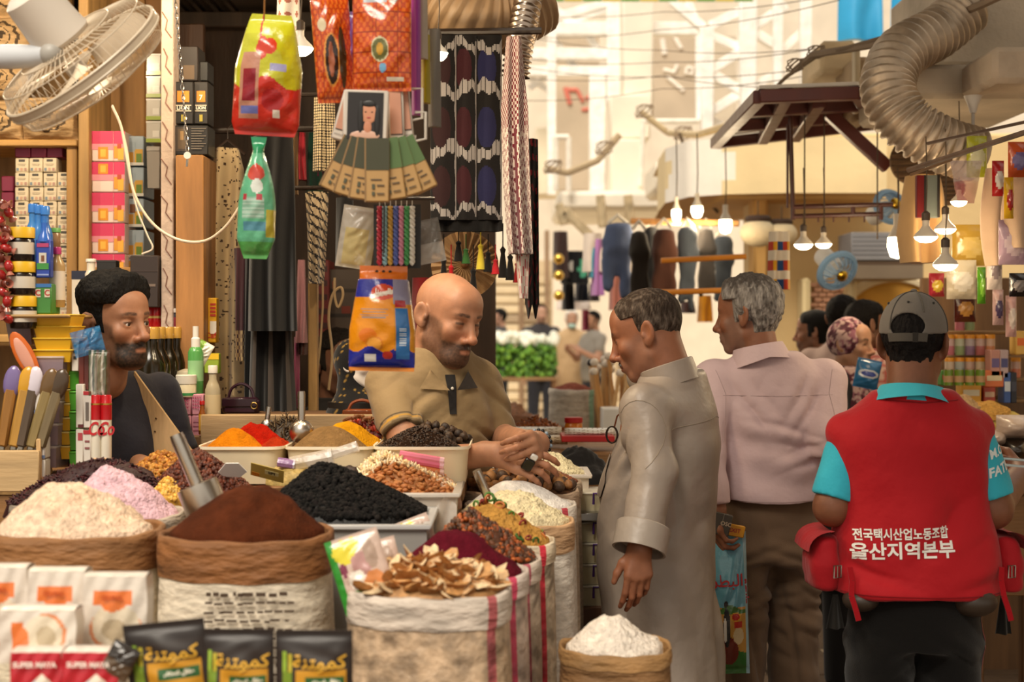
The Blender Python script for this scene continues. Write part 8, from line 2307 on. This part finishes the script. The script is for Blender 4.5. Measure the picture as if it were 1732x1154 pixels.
 def tr(P):
  d=sLoft(P,[(0.72,0,0.0,0.182,0.165),(0.86,0,0.0,0.180,0.165),(1.0,0,0,0.165,0.13)])
  a=sLoft(P,[(0.06,-0.105,0.0,0.075,0.085),(0.4,-0.10,0,0.088,0.10),(0.75,-0.092,0,0.096,0.14)])
  b=sLoft(P,[(0.06,0.105,0.0,0.075,0.085),(0.4,0.10,0,0.088,0.10),(0.75,0.092,0,0.096,0.14)])
  d=smin(d,np.minimum(a,b),0.03)
  return d
 disp=lambda P:folds(P,[((0.5,0,0.9),0.05,0.005,(0.1,-0.1,0.66),0.12),((-0.5,0,0.9),0.05,0.004,(-0.1,-0.1,0.6),0.12)],61)+rumple(P,0.003,8,15)
 def trc(V):
  c=np.tile(np.array(H('16130f')),(len(V),1))
  side=(V[:,0]>0) & (np.abs(V[:,1]+0.02)<0.016) & (V[:,0]>0.12) & (V[:,2]<0.86)
  c[side]=H('8e1420')
  return c
 tro=field_obj('trousers',tr,(-0.24,-0.22,0.03),(0.24,0.22,1.02),0.0085,H('0d0b0a'),'cloth',t,disp=disp)
 ftr=draper(tro,(-0.86,0.5,0),0.0016)
 sp=MB(H('8e1420'))
 sp.grid(lambda u,v:ftr(Vector((0.3,-0.13+0.02*u,0.87-0.6*v))),2,24)
 sp.build('side_stripe','cloth',tro,sharp=0)
 sp=MB(H('cfc4bd'))
 for q in (-0.006,0.026):
  sp.grid(lambda u,v,q=q:ftr(Vector((0.3,-0.13+q+0.004*u,0.66-0.4*v))),1,18)
 sp.build('white_piping','cloth',tro,sharp=0)
 for sgn in (-1,1):
  m=MB(H('15120f')); m.ell((sgn*0.105,0.05,0.035),(0.05,0.14,0.04),14,8); m.build('shoe','satin',t)
 for sgn,z0,h,w in ((-1,0.87,0.095,0.05),(1,0.88,0.12,0.045)):
  m=MB(H('1a1713'))
  m.grid(lambda u,v,s=sgn,z0=z0,h=h,w=w:Vector((s*(0.212+(0.02 if s>0 else 0.018))+w*(0.3+0.75*v)*(u-0.5),-0.06+0.012*math.sin(u*9)*v,z0-h*v)),16,10)
  m.build('hanging_cloth','cloth',t,sharp=0)
 m=MB(H('3a2f26')); m.ell((0.13,-0.12,0.862),(0.065,0.06,0.042),16,10); m.build('belt_pouch','satin',t)
 m=MB(H('3a2f26')); m.ell((-0.17,-0.1,0.862),(0.05,0.05,0.032),16,10); m.build('belt_pouch','satin',t)
build_vest_man()
# ---------------------------------------------------------------- young man at the left of the stall
def build_young_man():
 base=Vector((-1.20,4.52,0)); th=math.radians(180+50)
 t=thing('person','young man with black curly hair and dark navy shirt glancing over the counter','person',base,th)
 inv=Matrix.Rotation(-th,3,'Z')
 L=lambda px,py,d:tuple(inv @ (at(px,py,d)-base))
 sk=(0.33,0.155,0.085)
 M=mat4(L(196,546,4.38),8,3,2,1.06)
 p=skinp(skin=sk,lid=0.30,beard=0.004,nod=3,stubble=1.0,chinbeard=1.0,cheekbeard=0.6,must=1.0,jaw=0.96,nose=1.2)
 Rsh,Rel,Rwr=(0.18,0.0,1.40),(0.24,0.04,1.12),(0.2,0.28,1.16)
 Lsh,Lel,Lwr=(-0.18,0.0,1.40),(-0.22,0.06,1.12),L(240,790,4.2)
 hr=frame_to(Rwr,Vector(Rwr)+Vector((-0.02,0.1,-0.02)),(0,0,-1))
 hl=frame_to(Lwr,Vector(Lwr)+Vector((0.03,0.1,-0.03)),(0,0,-1))
 curl=[(0.2,0.3,0.2)]*4
 body=[make_head(p,M)]
 body.append(make_arm([Rsh,Rel,Rwr],[0.05,0.042,0.03],sk,hr,curl,THUMB_OPEN,mirror=True,h=0.007))
 body.append(make_arm([Lsh,Lel,Lwr],[0.05,0.042,0.03],sk,hl,curl,THUMB_OPEN,h=0.006))
 body.append(piece(lambda P:sLoft(P,[(0.8,0,0,0.14,0.10),(1.2,0,0,0.15,0.10),(1.38,0,0,0.15,0.08),(1.46,0,0,0.07,0.06)]),(-0.2,-0.16,0.75),(0.2,0.16,1.5),0.02,sk))
 body.append(piece(lambda P:np.minimum(sC(P,(0.09,0,0.85),(0.1,0.0,0.05),0.085,0.055),sC(P,(-0.09,0,0.85),(-0.1,0.0,0.05),0.085,0.055)),(-0.22,-0.15,-0.01),(0.22,0.2,0.95),0.02,sk))
 join_body(t,body)
 make_eyes(t,M,look=(0.30,0.0))
 make_hair(t,M,(0.006,0.005,0.0045),thick=0.010,rough=0.006,freq=55,top=0.020,side=0.25,seed=5)
 navy=H('20202c')
 dR=np.array(Rel)-np.array(Rsh); dR/=np.linalg.norm(dR)
 dL=np.array(Lel)-np.array(Lsh); dL/=np.linalg.norm(dL)
 Rend,Lend=np.array(Rsh)+dR*0.19,np.array(Lsh)+dL*0.19
 def shirt(P):
  d=sLoft(P,[(0.84,0,0.01,0.17,0.13),(1.1,0,0.015,0.175,0.13),(1.3,0,0.005,0.185,0.12),(1.41,0,0,0.15,0.10),(1.475,0,-0.005,0.08,0.075)])
  d=smin(d,sC(P,(-0.155,0,1.40),(0.155,0,1.40),0.060),0.05)
  for S,E,D in ((Rsh,Rend,dR),(Lsh,Lend,dL)):
   d=smin(d,smax(sC(P,S,E+D*0.05,0.066,0.07),(P-E.astype(np.float32)) @ D.astype(np.float32),0.004),0.02)
  return d
 disp=lambda P:rumple(P,0.004,9,3)
 so=field_obj('shirt',shirt,(-0.32,-0.2,0.8),(0.32,0.22,1.52),0.009,navy,'shirt',t,disp=disp)
 band(t,'collar',(0,-0.01,1.435),(0,0.3,1),0.076,0.078,0.05,0.005,H('232330'),'shirt',gap=1.0,up=(0,1,0),flare=-0.08)
 def tr(P):
  X=P.copy(); X[:,0]=np.abs(X[:,0])
  return smin(sLoft(P,[(0.74,0,0,0.16,0.12),(0.9,0,0.01,0.155,0.12)]),sC(X,(0.085,0,0.8),(0.1,0,0.07),0.10,0.075),0.03)
 field_obj('trousers',tr,(-0.24,-0.2,0.0),(0.24,0.2,0.93),0.018,H('23252c'),'cloth',t,disp=disp)
build_young_man()
# ================================================================ people further off
def extra(label,px,ytop,d,yaw,skin,shirt,pants,hair=(.008,.006,.005),veil=None,robe=False,hh=.006,bh=.016,sit=False,headyaw=0,arms=(0,0),cap=None,check=None,stub=.6,hat=None,bald=False):
 top_z=CAMZ+(HORIZ-ytop)/FPX*d; s=(top_z if not sit else top_z+.38)/1.76; yo=-.38 if sit else 0
 base=Vector(((px-866)/FPX*d,d,0)); t=thing('person',label,'person',base,math.radians(yaw))
 Z=lambda z:z*s+yo
 M=mat4((0,.02*s,Z(1.64)),headyaw,3,0,s*1.0); p=skinp(skin=skin,nod=3,stubble=stub,must=stub)
 pc=[make_head(p,M,hh)]
 J=[]
 for sg,ar in ((1,arms[0]),(-1,arms[1])):
  S=np.array((sg*.185*s,0,Z(1.41)))
  E,W_=(S+np.array((sg*.05,.02,-.28))*s,S+np.array((sg*.06,.10,-.53))*s) if not ar else (S+np.array((sg*.06,.10,-.26))*s,S+np.array((-sg*.04,.28,-.16 if ar==1 else .10))*s)
  J.append((S,E,W_)); hd=frame_to(W_,W_+(W_-E),(-sg,0,0))
  pc.append(make_arm([S,E,W_],[.05*s,.042*s,.03*s],skin,hd,[(.3,.4,.3)]*4,THUMB_OPEN,mirror=sg>0,h=max(.006,hh*1.3),hs=s))
 legs=[(np.array((sg*.09*s,0,Z(.9))),np.array((sg*.10*s,(.42 if sit else 0)*s,Z(.88) if sit else Z(.48))),np.array((sg*.10*s,(.42 if sit else 0)*s,.05))) for sg in (1,-1)]
 def core(P):
  d_=sLoft(P,[(Z(.85),0,0,.14*s,.10*s),(Z(1.2),0,0,.15*s,.10*s),(Z(1.42),0,0,.14*s,.08*s),(Z(1.5),0,0,.07*s,.06*s)])
  for a,b,c in legs:d_=smin(d_,sChain(P,[a,b,c],[.085*s,.06*s,.045*s]),.03)
  return d_
 pc.append(piece(core,(-.35,-.25,-.02),(.35,.65 if sit else .3,Z(1.56)),.03,skin))
 join_body(t,pc)
 def sh(P):
  lo=(.5 if veil else .12) if robe else .86
  d_=sLoft(P,[(Z(lo),0,0,(.24 if robe else .18)*s,(.2 if robe else .14)*s),(Z(1.05),0,.01*s,.19*s,.15*s),(Z(1.3),0,0,.19*s,.13*s),(Z(1.43),0,-.005,.15*s,.10*s),(Z(1.52),0,0,.08*s,.075*s)])
  d_=smin(d_,sC(P,(-.15*s,0,Z(1.41)),(.15*s,0,Z(1.41)),.062*s),.05)
  for S,E,W_ in J:d_=smin(d_,sChain(P,[S,E,E*.5+W_*.5] if veil or robe or check else [S,S*.45+E*.55],[.07*s,.062*s,.056*s][:3 if veil or robe or check else 2]),.025)
  return d_
 field_obj('robe' if robe else 'shirt',sh,(-.42,-.3,Z((.44 if veil else .08) if robe else .82)),(.42,.45,Z(1.58)),bh,check or shirt,'shirt',t,disp=lambda P:rumple(P,.005,8,3))
 if not robe or veil:
  def tr(P):
   d_=sLoft(P,[(Z(.78),0,0,.165*s,.125*s),(Z(.96),0,0,.16*s,.12*s)])
   for a,b,c in legs:d_=smin(d_,sChain(P,[a,b,c],[.10*s,.08*s,.07*s]),.03)
   return d_
  field_obj('trousers',tr,(-.32,-.25,.02),(.32,.7 if sit else .25,Z(1.0)),bh*1.3,pants,'cloth',t)
 for sg in (1,-1):
  MB(H('1a1512')).ell((sg*.10*s,(.47 if sit else .05)*s,.035),(.045,.12,.035),12,6).build('shoe','satin',t)
 if veil:
  def vf(P):
   q=to_local(P,M); d_=sE(q,(0,-.022,.026),(.090,.112,.108))*s
   d_=smax(d_,-sE(q,(0,.12,-.012),(.060,.11,.086))*s,.01)
   return smin(d_,sLoft(P,[(Z(1.26),0,.02,.18*s,.15*s),(Z(1.42),0,0,.15*s,.12*s),(Z(1.54),0,0,.085*s,.085*s)]),.03)
  field_obj('headscarf',vf,(-.25,-.22,Z(1.2)),(.25,.25,Z(1.82)),hh*1.6,veil,'cloth',t,disp=lambda P:rumple(P,.005,14,6))
 elif not bald:
  make_hair(t,M,hat or hair,thick=.014 if hat else .010,rough=.001 if hat else .004,h=max(.005,hh),name='cap' if hat else 'hair',mat='cloth' if hat else 'hairm')
 if robe and not veil:
  m=MB(H('a8c4bc')); m.v=[]; m.ell((0,.082,-.085),(.05,.03,.035),12,8); m.v=[tuple(v) for v in to_parent(np.array(m.v),M)]; m.build('face_mask','cloth',t)
 return t
SK=(.30,.14,.08)
extra('man with dark hair and a pale pink shirt, behind the woman in the headscarf',1424,500,8.1,-40,SK,H('b59a90'),H('2a2622'))
plaid=lambda V:np.where(((np.sin(V[:,2]*160)>.55) | (np.sin(V[:,0]*160)>.55))[:,None],np.array(H('a8544a'))[None],np.array(H('c9a898'))[None])
extra('man with dark hair and a pink checked shirt, right of the woman',1460,509,7.45,-70,SK,H('c9a898'),H('3a3028'),check=plaid)
extra('man in a black cap behind the pink shirted man',1382,527,8.3,70,SK,H('4a4038'),H('2a2622'),hat=H('14120f'))
flower=lambda V:np.where((vnoise(V,75,5)>.12)[:,None],np.array(H('4f2430'))[None],np.where((vnoise(V,95,8)>.1)[:,None],np.array(H('94606c'))[None],np.array(H('bfa098'))[None]))
extra('woman in a flowered headscarf and black dress, left of the red vest',1434,541,6.8,-128,(.42,.22,.13),H('0f0d0d'),H('0f0d0d'),veil=flower,robe=True,stub=0,headyaw=0,arms=(1,1))
t=pouch('blue_snack_bag','blue snack bag held by the woman in the headscarf','bag',1472,608,42,50,6.5,.06,blobs(H('2a6a9a'),('o',.5,.5,.4,.15,H('c9d0d8')),('o',.5,.5,.3,.09,H('3a4a9a'))),rot=(0,.2,0),seed=91)
extra('seated man with thinning hair in the dim stall behind the soap bag',570,558,6.0,215,(.24,.11,.065),H('201c1a'),H('201c1a'),sit=True,hair=(.02,.015,.012))
F=dict(hh=.012,bh=.024)
extra('distant man in a dark T-shirt facing the lane',915,515,21.5,185,(.45,.26,.18),H('2f2c30'),H('2a2a30'),**F)
extra('distant man in a pale robe with white cap and mask',967,524,20.5,180,(.42,.24,.16),H('b89a74'),H('b89a74'),robe=True,hat=H('d8d4cc'),**F)
extra('distant man in a grey shirt with his back half turned',1004,526,20,120,(.42,.22,.14),H('8a847c'),H('22222a'),arms=(1,1),**F)
extra('distant man in grey raising his arm, left of the far table',822,520,21,90,(.45,.25,.17),H('6a6866'),H('3a3a40'),arms=(2,0),**F)
extra('distant man in a dark grey shirt beside the raised arm',846,522,22,100,(.45,.25,.17),H('3c3c3e'),H('2a2a2e'),arms=(2,2),**F)
def peng(u,v):
 c=H('5f9ab0') if v<.52 else H('b5863a')
 if v>.52+.02*math.sin(u*9) and v<.56:c=H('3f6a2c')
 if v>.80+.3*abs(u-.4)*.3:c=H('2f6a2a')
 if ((u-.5)/.22)**2+((v-.83)/.10)**2<1:c=H('6b2418')
 if ((u-.72)/.13)**2+((v-.72)/.06)**2<1:c=H('c9b48a')
 if abs(u-.44)<.10 and .50<v<.80:c=H('1c2024') if ((u-.44)/.085)**2+((v-.66)/.14)**2<1 else c
 if ((u-.40)/.04)**2+((v-.68)/.09)**2<1:c=H('d8d4cc')
 if ((u-.43)/.05)**2+((v-.495)/.022)**2<1:c=H('1c2024')
 if ((u-.66)/.13)**2+((v-.585)/.032)**2<1:c=H('c9962c')
 if ((u-.66)/.10)**2+((v-.585)/.024)**2<1:c=H('b02c20')
 if abs(u-.72)<.10 and .62<v<.66:c=H('b02c20')
 if u>.92:c=H('8fb0bc')
 return c
t=pouch('rice_bag','blue and yellow rice bag with a penguin picture hanging from a hand','bag',1226,900,70,240,4.98,.09,peng,nu=60,nv=110,seed=92,text=[('\ufee6\ufef3\ufeae\ufec4\ufe92\ufedf\ufe8d',.30,.335,.115,H('b01c20')),],rot=(0,-.03,0))
lettering('lettering','nguin',.040,H('a8202a'),t,(m2(29,4.98),-.02,-m2(100,4.98)),(0,math.pi/2,0),offset=.001)
b2=item_box('price_box','dark card box lying on top of the rice bag','box',1200,1232,868,905,4.93,.02,H('4a443c'),[(.5,.0,.53,1,H('8a8478'))],[('OSC',.72,.45,.26,H('c9b8a0'))],rot=(0,.25,0))
b3=item_box('orange_label','yellow label with red lettering EXIT on the rice bag top','label',1226,1258,888,908,4.95,.015,H('d99a1c'),[],[('EXIT',.45,.5,.5,H('a8201c'))],rot=(0,.18,0))
